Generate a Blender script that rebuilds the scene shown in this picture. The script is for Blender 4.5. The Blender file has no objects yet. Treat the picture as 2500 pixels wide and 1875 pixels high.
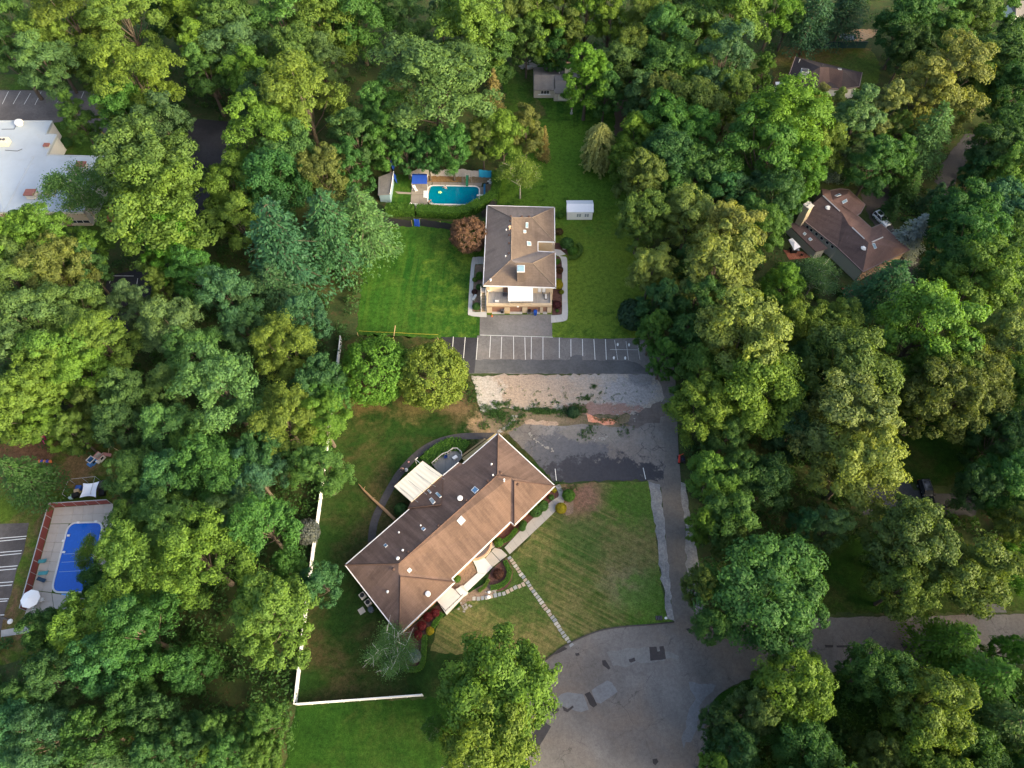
import bpy, bmesh, math, random
import numpy as np
from mathutils import Vector, Matrix, geometry
from mathutils.bvhtree import BVHTree

scene = bpy.context.scene
COL = scene.collection
rad = math.radians
# ------------------------------------------------------------------ camera
CAM_H, PITCH, FPX, IW, IH = 120.0, rad(59.0), 1734.0, 2500.0, 1875.0
cam_data = bpy.data.cameras.new("camera")
cam_data.sensor_width = 36.0
cam_data.lens = 36.0 * FPX / IW
cam_data.clip_start = 1.0
cam_data.clip_end = 4000.0
cam = bpy.data.objects.new("camera", cam_data)
cam.location = (0, 0, CAM_H)
cam.rotation_euler = (math.pi / 2 - PITCH, 0, 0)
COL.objects.link(cam)
scene.camera = cam
# ------------------------------------------------------------------ sky, sun, exposure
SUN_EL, SUN_AZ = rad(21.5), math.atan2(-0.48, 0.88)      # azimuth of the sun, measured from +X
sun_dir = Vector((math.cos(SUN_EL) * math.cos(SUN_AZ), math.cos(SUN_EL) * math.sin(SUN_AZ), math.sin(SUN_EL)))
world = bpy.data.worlds.new("World")
scene.world = world
world.use_nodes = True
wn = world.node_tree.nodes
sky = wn.new("ShaderNodeTexSky")
sky.sky_type = 'NISHITA'
sky.sun_disc = False
sky.sun_elevation = SUN_EL
sky.sun_rotation = math.atan2(sun_dir.x, sun_dir.y)
sky.air_density = 1.0
sky.dust_density = 6.0
sky.ozone_density = 0.3
bg = wn["Background"]
world.node_tree.links.new(sky.outputs[0], bg.inputs[0])
bg.inputs[1].default_value = 0.15
sun_data = bpy.data.lights.new("sun", 'SUN')
sun_data.energy = 2.0
sun_data.angle = rad(16.0)
sun_data.color = (1.0, 0.83, 0.49)
sun = bpy.data.objects.new("sun", sun_data)
sun.rotation_euler = (-sun_dir).to_track_quat('-Z', 'Y').to_euler()
sun.location = (120, -60, 150)
COL.objects.link(sun)
vs = scene.view_settings
vs.view_transform = 'Standard'
vs.look = 'None'
vs.gamma = 1.0
vs.use_curve_mapping = False
vs.exposure = 1.90
scene.cycles.max_bounces = 4
scene.cycles.diffuse_bounces = 3
scene.cycles.transmission_bounces = 4
scene.cycles.use_denoising = True
scene.render.film_transparent = False

# ------------------------------------------------------------------ surveying: a sight line from the drone meets a level z
FWD = Vector((0, math.cos(PITCH), -math.sin(PITCH)))
UPV = Vector((0, math.sin(PITCH), math.cos(PITCH)))
CAMP = Vector((0, 0, CAM_H))
def ray(px, py):
    return (FWD + Vector((1, 0, 0)) * ((px - IW / 2) / FPX) + UPV * ((IH / 2 - py) / FPX))
def W(px, py, z=0.0):
    d = ray(px, py)
    t = (CAM_H - z) / (-d.z)
    return Vector((d.x * t, d.y * t, z))
def ppm(px, py, z=0.0):                       # photograph pixels per metre at that place
    d = ray(px, py)
    return FPX / ((CAM_H - z) / (-d.z))
CR = {'m': (840, 1040, 3.191), 'h': (1130, 480, 4.74), 'g': (1170, 680, 10.055), 'q': (920, 400, 7.373),
      'l': (1050, 800, 3.687), 'e': (1880, 430, 5.53), 'w': (0, 260, 4.879), 'c': (1280, 130, 10.37),
      't': (1860, 80, 6.506), 'f': (700, 1550, 5.105), 'p': (0, 1050, 3.253), 's': (1130, 1240, 5.53),
      'a': (940, 1070, 7.541), 'b': (840, 1380, 6.146), 'y': (150, 1060, 8.73), 'v': (1600, 1080, 7.54),
      'r': (1250, 1450, 3.687), 'u': (2180, 1150, 16.59), 'n': (1330, 540, 10.37), 'k': (830, 780, 6.703),
      1: (0, 0, 2.6333), 2: (830, 0, 2.6333), 3: (1660, 0, 2.6333), 4: (0, 620, 2.6333), 5: (830, 620, 2.6333),
      6: (1660, 620, 2.6333), 7: (0, 1245, 2.6333), 8: (830, 1245, 2.6333), 9: (1660, 1245, 2.6333), 0: (0, 0, 1.0)}
def S(c, x, y):
    o = CR[c]
    return (o[0] + x / o[2], o[1] + y / o[2])
def Q(c, x, y, z=0.0):
    return W(*S(c, x, y), z)
def QL(c, pts, z=0.0):
    return [Q(c, p[0], p[1], z) for p in pts]

# ------------------------------------------------------------------ objects
def props(o, label=None, cat=None, group=None, kind=None):
    if label: o["label"] = label
    if cat: o["category"] = cat
    if group: o["group"] = group
    if kind: o["kind"] = kind
    return o
def empty(name, loc, label=None, cat=None, group=None, rz=0.0):
    o = bpy.data.objects.new(name, None)
    o.empty_display_size = 0.3
    o.location = loc
    o.rotation_euler = (0, 0, rz)
    COL.objects.link(o)
    return props(o, label, cat, group)
def wloc(o):
    v = Vector((0, 0, 0))
    while o is not None:
        v = v + Vector(o.location)
        o = o.parent
    return v

class MB:
    def __init__(s):
        s.v, s.f = [], []
    def add(s, vs_, fs_):
        b = len(s.v)
        s.v += [tuple(p) for p in vs_]
        s.f += [tuple(i + b for i in f) for f in fs_]
        return s
    def poly(s, pts):
        return s.add(pts, [tuple(range(len(pts)))])
    def box(s, c, size, rz=0.0, m=None):
        x, y, z = size[0] / 2, size[1] / 2, size[2] / 2
        vs_ = [Vector((i, j, k)) for k in (-z, z) for j in (-y, y) for i in (-x, x)]
        R = m if m is not None else Matrix.Rotation(rz, 3, 'Z')
        return s.add([R @ p + Vector(c) for p in vs_],
                     [(0, 2, 3, 1), (4, 5, 7, 6), (0, 1, 5, 4), (2, 6, 7, 3), (0, 4, 6, 2), (1, 3, 7, 5)])
    def prism(s, poly, z0, z1):
        pts = [Vector((p[0], p[1], 0)) for p in poly]
        n = len(pts)
        if sum(pts[i].x * pts[(i + 1) % n].y - pts[(i + 1) % n].x * pts[i].y for i in range(n)) < 0:
            pts.reverse()
        vs_ = [(p.x, p.y, z0) for p in pts] + [(p.x, p.y, z1) for p in pts]
        fs = [tuple(range(n, 2 * n)), tuple(range(n - 1, -1, -1))]
        fs += [(i, (i + 1) % n, n + (i + 1) % n, n + i) for i in range(n)]
        return s.add(vs_, fs)
    def wall(s, a, b, z0, z1, t):                       # upright slab from a to b
        a, b = Vector((a[0], a[1], 0)), Vector((b[0], b[1], 0))
        d = (b - a).normalized()
        n = Vector((-d.y, d.x, 0)) * (t / 2)
        return s.prism([a + n, a - n, b - n, b + n], z0, z1)
    def tube(s, pts, radii, n=6, cap=True):
        pts = [Vector(p) for p in pts]
        if not hasattr(radii, '__len__'): radii = [radii] * len(pts)
        vs_, fs = [], []
        for i, p in enumerate(pts):
            d = (pts[min(i + 1, len(pts) - 1)] - pts[max(i - 1, 0)]).normalized()
            u = d.cross(Vector((0, 0, 1)))
            u = Vector((1, 0, 0)) if u.length < 1e-3 else u.normalized()
            w = d.cross(u)
            for k in range(n):
                a = 2 * math.pi * k / n
                vs_.append(p + (u * math.cos(a) + w * math.sin(a)) * radii[i])
        for i in range(len(pts) - 1):
            for k in range(n):
                fs.append((i * n + k, i * n + (k + 1) % n, (i + 1) * n + (k + 1) % n, (i + 1) * n + k))
        if cap:
            fs.append(tuple(range(n - 1, -1, -1)))
            fs.append(tuple((len(pts) - 1) * n + k for k in range(n)))
        return s.add(vs_, fs)
    def lathe(s, c, prof, n=12):                        # prof: (radius, z) from bottom to top
        vs_, fs = [], []
        for r, z in prof:
            for k in range(n):
                a = 2 * math.pi * k / n
                vs_.append((c[0] + r * math.cos(a), c[1] + r * math.sin(a), c[2] + z))
        for i in range(len(prof) - 1):
            for k in range(n):
                fs.append((i * n + k, i * n + (k + 1) % n, (i + 1) * n + (k + 1) % n, (i + 1) * n + k))
        fs.append(tuple((len(prof) - 1) * n + k for k in range(n)))
        fs.append(tuple(range(n - 1, -1, -1)))
        return s.add(vs_, fs)
    def mesh(s, name, off=Vector((0, 0, 0)), smooth=False):
        me = bpy.data.meshes.new(name)
        me.from_pydata([(p[0] - off.x, p[1] - off.y, p[2] - off.z) for p in s.v], [], s.f)
        me.update()
        if smooth:
            me.polygons.foreach_set("use_smooth", [True] * len(me.polygons))
        return me
    def build(s, name, mat, parent=None, label=None, cat=None, group=None, kind=None, smooth=False, bevel=0.0):
        if parent is not None:
            off = wloc(parent)
        else:
            xs = [p[0] for p in s.v]; ys = [p[1] for p in s.v]; zs = [p[2] for p in s.v]
            off = Vector(((min(xs) + max(xs)) / 2, (min(ys) + max(ys)) / 2, min(zs)))
        me = s.mesh(name, off, smooth)
        me.materials.append(mat)
        o = bpy.data.objects.new(name, me)
        if parent is not None:
            o.parent = parent
        else:
            o.location = off
        COL.objects.link(o)
        if bevel:
            b = o.modifiers.new("bevel", 'BEVEL'); b.width = bevel; b.segments = 2; b.limit_method = 'ANGLE'
        return props(o, label, cat, group, kind)

def smooth_line(pts, n=6, closed=False):
    P = [Vector((p[0], p[1], p[2] if len(p) > 2 else 0)) for p in pts]
    out, N = [], len(P)
    for i in range(N if closed else N - 1):
        p0 = P[(i - 1) % N] if closed or i > 0 else P[0]
        p1, p2 = P[i], P[(i + 1) % N]
        p3 = P[(i + 2) % N] if closed or i + 2 < N else P[-1]
        for k in range(n):
            t = k / n
            out.append(0.5 * ((2 * p1) + (p2 - p0) * t + (2 * p0 - 5 * p1 + 4 * p2 - p3) * t * t
                              + (3 * p1 - p0 - 3 * p2 + p3) * t ** 3))
    if not closed: out.append(P[-1])
    return out
def sheet(name, pts, z, mat, parent=None, kind="structure", label=None, wob=0.0, seed=1, cat=None):
    """a flat piece of ground; wob makes its outline ragged"""
    P = [Vector((p[0], p[1], 0)) for p in pts]
    if wob:
        rnd = random.Random(seed)
        out = []
        for i, p in enumerate(P):
            q = P[(i + 1) % len(P)]
            n = max(1, int((q - p).length / 0.8))
            for k in range(n):
                t = k / n
                out.append(p.lerp(q, t) + Vector((rnd.gauss(0, wob), rnd.gauss(0, wob), 0)) * (0.4 if k == 0 else 1))
        P = out
    tris = geometry.tessellate_polygon([P])
    up = []
    for t in tris:
        a, b, c = (P[i] for i in t)
        up.append(t if (b - a).cross(c - a).z > 0 else (t[0], t[2], t[1]))
    m = MB().add([(p.x, p.y, z) for p in P], up)
    return m.build(name, mat, parent, label, cat, kind=None if parent else kind)
def offset_line(pts, w):
    out = []
    for i, p in enumerate(pts):
        d = (Vector(pts[min(i + 1, len(pts) - 1)]) - Vector(pts[max(i - 1, 0)]))
        d.z = 0
        d.normalize()
        out.append(Vector((p[0] - d.y * w, p[1] + d.x * w, p[2] if len(p) > 2 else 0)))
    return out
def ribbon(pts, w):
    return offset_line(pts, w / 2) + offset_line(pts, -w / 2)[::-1]
def resample(pts, step):
    pts = [Vector(p) for p in pts]
    out, acc = [pts[0]], 0.0
    for a, b in zip(pts, pts[1:]):
        L = (b - a).length
        while acc + L >= step:
            t = (step - acc) / L
            a = a.lerp(b, t)
            L = (b - a).length
            out.append(a.copy())
            acc = 0.0
        acc += L
    return out
def copy_tree(o, parent=None):
    c = o.copy()
    COL.objects.link(c)
    c.parent = parent
    for ch in o.children:
        copy_tree(ch, c)
    return c

# ------------------------------------------------------------------ materials
class N:
    """tiny node helper"""
    def __init__(s, name, rough=0.85, spec=0.25):
        s.m = bpy.data.materials.new(name)
        s.m.use_nodes = True
        s.t = s.m.node_tree
        s.b = s.t.nodes["Principled BSDF"]
        s.b.inputs["Roughness"].default_value = rough
        s.b.inputs["Specular IOR Level"].default_value = spec
        s.pos = s.t.nodes.new("ShaderNodeNewGeometry").outputs["Position"]
        s.obj = None
    def n(s, typ, **kw):
        x = s.t.nodes.new("ShaderNode" + typ)
        for k, v in kw.items():
            setattr(x, k, v)
        return x
    def l(s, a, b):
        s.t.links.new(a, b)
    def put(s, sock, v):
        if isinstance(v, bpy.types.NodeSocket): s.l(v, sock)
        elif isinstance(v, (tuple, list)) and len(v) == 3 and sock.type == 'RGBA': sock.default_value = (*v, 1)
        else: sock.default_value = v
    def noise(s, scale, detail=4, rough=0.55, vec=None, dist=0.0):
        x = s.n("TexNoise")
        s.l(vec if vec is not None else s.pos, x.inputs["Vector"])
        x.inputs["Scale"].default_value = scale
        x.inputs["Detail"].default_value = detail
        x.inputs["Roughness"].default_value = rough
        x.inputs["Distortion"].default_value = dist
        return x.outputs["Fac"]
    def vor(s, scale, feature='F1', vec=None):
        x = s.n("TexVoronoi", feature=feature)
        s.l(vec if vec is not None else s.pos, x.inputs["Vector"])
        x.inputs["Scale"].default_value = scale
        return x.outputs["Distance"]
    def ramp(s, f, a, b, c0=0.0, c1=1.0):
        x = s.n("MapRange", interpolation_type='SMOOTHSTEP')
        s.put(x.inputs[0], f)
        for i, v in zip((1, 2, 3, 4), (a, b, c0, c1)): x.inputs[i].default_value = v
        return x.outputs[0]
    def mix(s, f, a, b, mode='MIX'):
        x = s.n("Mix", data_type='RGBA', blend_type=mode)
        s.put(x.inputs["Factor"], f)
        s.put(x.inputs[6], a)
        s.put(x.inputs[7], b)
        return x.outputs[2]
    def math(s, op, a, b=0.0):
        x = s.n("Math", operation=op)
        s.put(x.inputs[0], a)
        s.put(x.inputs[1], b)
        return x.outputs[0]
    def map(s, rot=0.0, scale=(1, 1, 1), loc=(0, 0, 0)):
        x = s.n("Mapping", vector_type='TEXTURE')        # turns first, then scales
        s.l(s.pos, x.inputs[0])
        x.inputs["Location"].default_value = loc
        x.inputs["Rotation"].default_value = (0, 0, -rot)
        x.inputs["Scale"].default_value = tuple(1.0 / v for v in scale)
        return x.outputs[0]
    def spot(s, c, r0, r1, f=None):
        """1 near world point c, 0 beyond r1; f roughens the edge"""
        x = s.n("VectorMath", operation='DISTANCE')
        s.l(s.pos, x.inputs[0])
        x.inputs[1].default_value = (c[0], c[1], 0)
        d = x.outputs["Value"]
        if f is not None:
            d = s.math('ADD', d, s.math('MULTIPLY', s.math('SUBTRACT', f, 0.5), 2.2 * r1))
        return s.ramp(d, r0, r1, 1.0, 0.0)
    def oval(s, c, ax, ay, rot, f):
        """1 inside a ragged oval of half axes ax, ay round world point c"""
        v = s.map(rot, (1 / ax, 1 / ay, 0.001), (c[0], c[1], 0))
        x = s.n("VectorMath", operation='LENGTH')
        s.l(v, x.inputs[0])
        d = s.math('ADD', x.outputs["Value"], s.math('MULTIPLY', s.math('SUBTRACT', f, 0.5), 2.4))
        return s.ramp(d, 0.72, 1.0, 1.0, 0.0)
    def bump(s, h, strength=0.3, dist=0.05):
        x = s.n("Bump")
        x.inputs["Strength"].default_value = strength
        x.inputs["Distance"].default_value = dist
        s.l(h, x.inputs["Height"])
        s.l(x.outputs[0], s.b.inputs["Normal"])
    def out(s, c):
        s.put(s.b.inputs["Base Color"], c)
        return s.m

def paint(name, c, rough=0.6, var=0.12, spec=0.3, scale=1.5, metal=0.0):
    k = N(name, rough, spec)
    k.b.inputs["Metallic"].default_value = metal
    f = k.noise(scale, 5, 0.6)
    return k.out(k.mix(f, tuple(x * (1 - var) for x in c), tuple(min(1, x * (1 + var)) for x in c)))

def asphalt(name, c, crack=0.0, blotch=0.25, brown=0.0, fine=0.25, spots=()):
    k = N(name, 0.9, 0.2)
    a = k.mix(k.ramp(k.noise(0.09, 5, 0.6), 0.3, 0.7), tuple(x * (1 - blotch) for x in c), tuple(x * (1 + blotch) for x in c))
    a = k.mix(k.math('MULTIPLY', k.ramp(k.noise(0.35, 6, 0.65, dist=0.8), 0.5, 0.72), 0.35), a, tuple(x * 0.6 for x in c))
    if brown:
        a = k.mix(k.math('MULTIPLY', k.ramp(k.noise(0.06, 4, 0.6, dist=0.5), 0.4, 0.65), brown), a, (c[0] * 1.25, c[1] * 1.02, c[2] * 0.82))
    edge = k.noise(0.5, 7, 0.75) if spots else None
    for sc_, ax, ay, rot, col, am in spots:
        a = k.mix(k.math('MULTIPLY', k.oval(sc_, ax, ay, rot, edge), am), a, col)
    a = k.mix(0.32, a, k.mix(k.ramp(k.noise(1.8, 5, 0.75), 0.3, 0.7), (0.62, 0.62, 0.62), (1.38, 1.38, 1.38)), 'MULTIPLY')
    sp = k.noise(9.0, 4, 0.8)
    a = k.mix(fine * 1.3, a, k.mix(k.ramp(sp, 0.3, 0.7), (0.6, 0.6, 0.6), (1.4, 1.4, 1.4)), 'MULTIPLY')
    if crack:
        wv = k.n("VectorMath", operation='ADD')
        k.l(k.pos, wv.inputs[0])
        nz = k.n("TexNoise"); k.l(k.pos, nz.inputs["Vector"]); nz.inputs["Scale"].default_value = 0.3; nz.inputs["Detail"].default_value = 6
        mu = k.n("VectorMath", operation='SCALE'); k.l(nz.outputs["Color"], mu.inputs[0]); mu.inputs["Scale"].default_value = 5.0
        k.l(mu.outputs[0], wv.inputs[1])
        for sc, wd, am in ((0.16, 0.013, 0.85), (0.5, 0.022, 0.45)):
            d = k.vor(sc, 'DISTANCE_TO_EDGE', wv.outputs[0])
            lines = k.ramp(d, 0.0, wd, 1.0, 0.0)
            gate = k.ramp(k.noise(0.11, 3), 0.42, 0.56)
            a = k.mix(k.math('MULTIPLY', k.math('MULTIPLY', lines, gate), am * crack), a, tuple(x * 0.35 for x in c))
    k.bump(sp, 0.35, 0.02)
    return k.out(a)

def grass(name, g0, g1, tan=0.0, tancol=(0.16, 0.12, 0.055), stripe=None, tanscale=0.09, spots=(), thr=0.5):
    k = N(name, 0.95, 0.1)
    big = k.noise(0.07, 5, 0.62, dist=0.3)
    a = k.mix(k.ramp(big, 0.32, 0.68), g0, g1)
    a = k.mix(k.math('MULTIPLY', k.ramp(k.noise(0.35, 6, 0.7), 0.4, 0.7), 0.55), a, tuple(x * 0.55 for x in g0))
    fine = k.noise(5.0, 5, 0.85)
    if stripe:                                        # mown bands
        ang, wid, amt, yellow = stripe
        v = k.map(ang, (1.0 / wid, 0.03, 1))
        s_ = k.ramp(k.noise(1.0, 3, 0.75, v), 0.42, 0.6)
        a = k.mix(k.math('MULTIPLY', s_, amt), a, yellow)
    if tan:
        m_ = k.ramp(k.noise(tanscale, 7, 0.68, dist=0.6), thr - 0.08, thr + 0.16)
        m2 = k.ramp(k.noise(0.8, 5, 0.75), 0.25, 0.55)
        a = k.mix(k.math('MULTIPLY', k.math('MULTIPLY', m_, m2), tan), a, tancol)
    for c, r0, r1, col, am in spots:
        a = k.mix(k.math('MULTIPLY', k.spot(c, r0, r1, k.noise(0.35, 6, 0.7)), am), a, col)
    mid = k.ramp(k.noise(1.3, 5, 0.75), 0.3, 0.7)
    a = k.mix(0.75, a, k.mix(mid, (0.55, 0.6, 0.5), (1.4, 1.35, 1.3)), 'MULTIPLY')
    a = k.mix(0.8, a, k.mix(k.ramp(fine, 0.3, 0.7), (0.5, 0.55, 0.5), (1.45, 1.4, 1.3)), 'MULTIPLY')
    k.bump(fine, 0.9, 0.12)
    return k.out(a)

def earth(name, c0, c1, c2, scale=0.25, spots=()):
    k = N(name, 0.97, 0.1)
    a = k.mix(k.ramp(k.noise(scale, 6, 0.65), 0.3, 0.7), c0, c1)
    a = k.mix(k.ramp(k.noise(scale * 5, 6, 0.75), 0.5, 0.75), a, c2)
    edge = k.noise(0.5, 7, 0.75) if spots else None
    for sc_, ax, ay, rot, col, am in spots:
        a = k.mix(k.math('MULTIPLY', k.oval(sc_, ax, ay, rot, edge), am), a, col)
    a = k.mix(0.6, a, k.mix(k.ramp(k.noise(2.2, 5, 0.8), 0.3, 0.7), (0.6, 0.6, 0.6), (1.38, 1.36, 1.34)), 'MULTIPLY')
    f = k.noise(7.0, 5, 0.85)
    a = k.mix(0.6, a, k.mix(k.ramp(f, 0.3, 0.7), (0.6, 0.6, 0.6), (1.4, 1.4, 1.4)), 'MULTIPLY')
    k.bump(f, 0.8, 0.08)
    return k.out(a)

def concrete(name, c, stain=0.35, scale=0.7):
    k = N(name, 0.88, 0.25)
    a = k.mix(k.noise(scale, 7, 0.7), tuple(x * (1 - stain) for x in c), tuple(min(0.9, x * (1 + stain * 0.5)) for x in c))
    a = k.mix(k.math('MULTIPLY', k.ramp(k.noise(0.5, 6, 0.7, dist=1.0), 0.55, 0.75), 0.4), a, tuple(x * 0.55 for x in c))
    f = k.noise(12, 4, 0.8)
    a = k.mix(0.2, a, k.mix(f, tuple(x * 0.5 for x in c), tuple(min(0.95, x * 1.35) for x in c)))
    k.bump(f, 0.2, 0.02)
    return k.out(a)

def shingle(name, c, warm, streak_rot=0.0, streak=0.5, moss=0.0):
    """asphalt shingles: weather streaks run down the slope, faint courses, speckle"""
    k = N(name, 0.95, 0.15)
    v = k.map(streak_rot, (1.0, 0.10, 0.10))
    a = k.mix(k.ramp(k.noise(0.75, 7, 0.72, v), 0.38, 0.62), tuple(x * (1 - streak) for x in c), c)
    a = k.mix(0.6, a, k.mix(k.ramp(k.noise(1.1, 6, 0.75), 0.3, 0.7), (0.72, 0.7, 0.7), (1.25, 1.25, 1.25)), 'MULTIPLY')
    a = k.mix(k.math('MULTIPLY', k.ramp(k.noise(0.12, 5, 0.6, dist=0.4), 0.45, 0.7), 0.75), a, warm)
    v2 = k.map(streak_rot, (1, 1, 1))
    br = k.n("TexBrick")
    k.l(v2, br.inputs["Vector"])
    br.inputs["Scale"].default_value = 1.0
    br.inputs["Brick Width"].default_value = 0.95
    br.inputs["Row Height"].default_value = 0.28
    br.inputs["Mortar Size"].default_value = 0.03
    br.inputs["Color1"].default_value = (1, 1, 1, 1)
    br.inputs["Color2"].default_value = (0.68, 0.68, 0.68, 1)
    br.inputs["Mortar"].default_value = (0.45, 0.45, 0.45, 1)
    a = k.mix(0.42, a, br.outputs["Color"], 'MULTIPLY')
    f = k.noise(6.0, 5, 0.85)
    a = k.mix(0.3, a, k.mix(f, tuple(x * 0.3 for x in c), tuple(x * 1.9 for x in c)))
    if moss:
        a = k.mix(k.math('MULTIPLY', k.ramp(k.vor(1.6), 0.0, 0.13, 1, 0), k.math('MULTIPLY', k.ramp(k.noise(0.3, 3), 0.45, 0.6), moss)), a, (0.42, 0.40, 0.36))
    k.bump(f, 0.4, 0.03)
    return k.out(a)

def brick_wall(name, c1, c2, mortar, w=0.45, h=0.16):
    k = N(name, 0.9, 0.2)
    sp = k.n("SeparateXYZ"); k.l(k.pos, sp.inputs[0])
    cb = k.n("CombineXYZ")
    k.l(k.math('ADD', sp.outputs[0], sp.outputs[1]), cb.inputs[0]); k.l(sp.outputs[2], cb.inputs[1])
    br = k.n("TexBrick"); k.l(cb.outputs[0], br.inputs["Vector"])
    br.inputs["Scale"].default_value = 1.0
    br.inputs["Brick Width"].default_value = w
    br.inputs["Row Height"].default_value = h
    br.inputs["Mortar Size"].default_value = 0.012
    for n_, c in (("Color1", c1), ("Color2", c2), ("Mortar", mortar)): br.inputs[n_].default_value = (*c, 1)
    a = k.mix(0.25, br.outputs["Color"], k.mix(k.noise(0.8, 6, 0.7), tuple(x * 0.5 for x in c1), tuple(x * 1.4 for x in c2)))
    return k.out(a)

def boards(name, c, rot, w=0.14, var=0.35):
    k = N(name, 0.85, 0.2)
    br = k.n("TexBrick"); k.l(k.map(rot), br.inputs["Vector"])
    br.inputs["Scale"].default_value = 1.0
    br.inputs["Brick Width"].default_value = 3.6
    br.inputs["Row Height"].default_value = w
    br.inputs["Mortar Size"].default_value = 0.01
    br.inputs["Color1"].default_value = (*c, 1)
    br.inputs["Color2"].default_value = (*[x * (1 - var) for x in c], 1)
    br.inputs["Mortar"].default_value = (*[x * 0.3 for x in c], 1)
    a = k.mix(0.35, br.outputs["Color"], k.mix(k.noise(1.1, 6, 0.7), tuple(x * 0.5 for x in c), tuple(min(1, x * 1.5) for x in c)))
    return k.out(a)

def glass(name, c, rough=0.08):
    k = N(name, rough, 0.6)
    return k.out(k.mix(k.noise(0.6, 3), tuple(x * 0.8 for x in c), tuple(x * 1.2 for x in c)))

def pool_water(name, deep, shallow, dirn, lo, hi):
    """clear pool water: body colour of the painted basin seen through it, deeper at one end"""
    k = N(name, 0.04, 0.5)
    sp = k.n("VectorMath", operation='DOT_PRODUCT')
    k.l(k.pos, sp.inputs[0]); sp.inputs[1].default_value = (dirn[0], dirn[1], 0)
    a = k.mix(k.ramp(sp.outputs["Value"], lo, hi), shallow, deep)
    w_ = k.noise(1.6, 4, 0.6, dist=1.2)
    a = k.mix(k.math('MULTIPLY', k.ramp(w_, 0.45, 0.7), 0.18), a, tuple(min(1, x * 1.6 + 0.01) for x in shallow))
    k.bump(w_, 0.08, 0.05)
    return k.out(a)

def leaf_material(name):
    k = N(name, 0.62, 0.22)
    oi = k.n("ObjectInfo")
    at = k.n("Attribute", attribute_name="v")
    v = at.outputs["Fac"]
    base = oi.outputs["Color"]
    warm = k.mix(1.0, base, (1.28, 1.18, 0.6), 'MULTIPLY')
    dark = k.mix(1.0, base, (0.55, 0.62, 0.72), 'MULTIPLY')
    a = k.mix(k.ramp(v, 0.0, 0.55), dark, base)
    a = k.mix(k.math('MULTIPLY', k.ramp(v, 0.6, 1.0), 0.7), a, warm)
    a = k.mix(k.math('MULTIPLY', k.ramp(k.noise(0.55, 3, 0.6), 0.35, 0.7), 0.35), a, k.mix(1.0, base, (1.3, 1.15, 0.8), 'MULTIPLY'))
    k.l(a, k.b.inputs["Base Color"])
    tr = k.n("BsdfTranslucent")
    k.l(k.mix(1.0, a, (1.3, 1.25, 0.5), 'MULTIPLY'), tr.inputs["Color"])
    ms = k.n("MixShader")
    ms.inputs[0].default_value = 0.40
    k.l(k.b.outputs[0], ms.inputs[1])
    k.l(tr.outputs[0], ms.inputs[2])
    k.l(ms.outputs[0], k.t.nodes["Material Output"].inputs["Surface"])
    return k.m
def bark(name, c):
    k = N(name, 0.95, 0.1)
    v = k.map(0, (4, 4, 0.7))
    return k.out(k.mix(k.noise(2.0, 6, 0.7, v), tuple(x * 0.5 for x in c), tuple(x * 1.4 for x in c)))

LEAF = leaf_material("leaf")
BARK = bark("bark_grey_brown", (0.10, 0.083, 0.068))
BARK_L = bark("bark_pale", (0.42, 0.38, 0.32))
WHITE = paint("white_paint", (0.64, 0.64, 0.64), 0.55, 0.06)
WHITE_V = paint("white_vinyl", (0.68, 0.69, 0.71), 0.45, 0.04)
BLACK = paint("black_plastic", (0.015, 0.015, 0.017), 0.5, 0.3)
GREY = paint("grey_metal", (0.30, 0.31, 0.33), 0.5, 0.15)
DGREY = paint("dark_grey", (0.07, 0.07, 0.08), 0.6, 0.2)
WOOD = paint("pale_lumber", (0.45, 0.33, 0.18), 0.8, 0.2)
SKYGLASS = glass("skylight_glass", (0.22, 0.34, 0.40), 0.12)
DGLASS = glass("dark_window_glass", (0.03, 0.035, 0.045), 0.06)
SKIN = paint("skin", (0.45, 0.27, 0.19), 0.6, 0.05)
LINE = paint("parking_line_paint", (0.62, 0.62, 0.60), 0.8, 0.35, scale=3.0)
# ================================================================== the ground and everything laid flat on it
WOODFLOOR = earth("woodland_floor", (0.028, 0.050, 0.018), (0.055, 0.072, 0.025), (0.085, 0.05, 0.03), 0.12)
sheet("ground", [(-900, -500), (900, -500), (900, 1300), (-900, 1300)], 0.0, WOODFLOOR)

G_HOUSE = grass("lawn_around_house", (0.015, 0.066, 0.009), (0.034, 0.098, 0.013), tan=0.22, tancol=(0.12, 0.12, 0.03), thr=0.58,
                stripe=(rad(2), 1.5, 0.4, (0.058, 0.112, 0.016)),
                spots=((W(1450, 640), 12, 38, (0.110, 0.165, 0.022), 0.9), (W(1390, 400), 8, 30, (0.070, 0.150, 0.018), 0.85)))  # yellower right side, painted brighter still to make up for tree shade
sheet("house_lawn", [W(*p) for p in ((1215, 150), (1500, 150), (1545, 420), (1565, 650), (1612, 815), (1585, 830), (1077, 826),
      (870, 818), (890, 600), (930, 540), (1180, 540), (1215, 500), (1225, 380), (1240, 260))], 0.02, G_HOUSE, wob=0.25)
DIRT = (0.13, 0.085, 0.055)
TANG = (0.17, 0.14, 0.068)
G_LEFT = grass("lawn_left_of_brown_building", (0.012, 0.038, 0.008), (0.022, 0.052, 0.010), tan=0.85, tancol=(0.068, 0.053, 0.026), tanscale=0.075, thr=0.5,
               spots=((W(1125, 985), 1, 6, (0.14, 0.095, 0.06), 0.7), (W(880, 950), 2, 9, (0.10, 0.07, 0.035), 0.8), (W(1010, 980), 2, 6, (0.12, 0.09, 0.045), 0.6),
                      (W(1195, 1035), 2, 5, (0.26, 0.18, 0.12), 0.9)))
arc = [(1646, 1519), (1590, 1525), (1533, 1529), (1476, 1537), (1438, 1549), (1400, 1566), (1369, 1583), (1350, 1598), (1318, 1622),
       (1290, 1652), (1270, 1690), (1262, 1740)]
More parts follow.
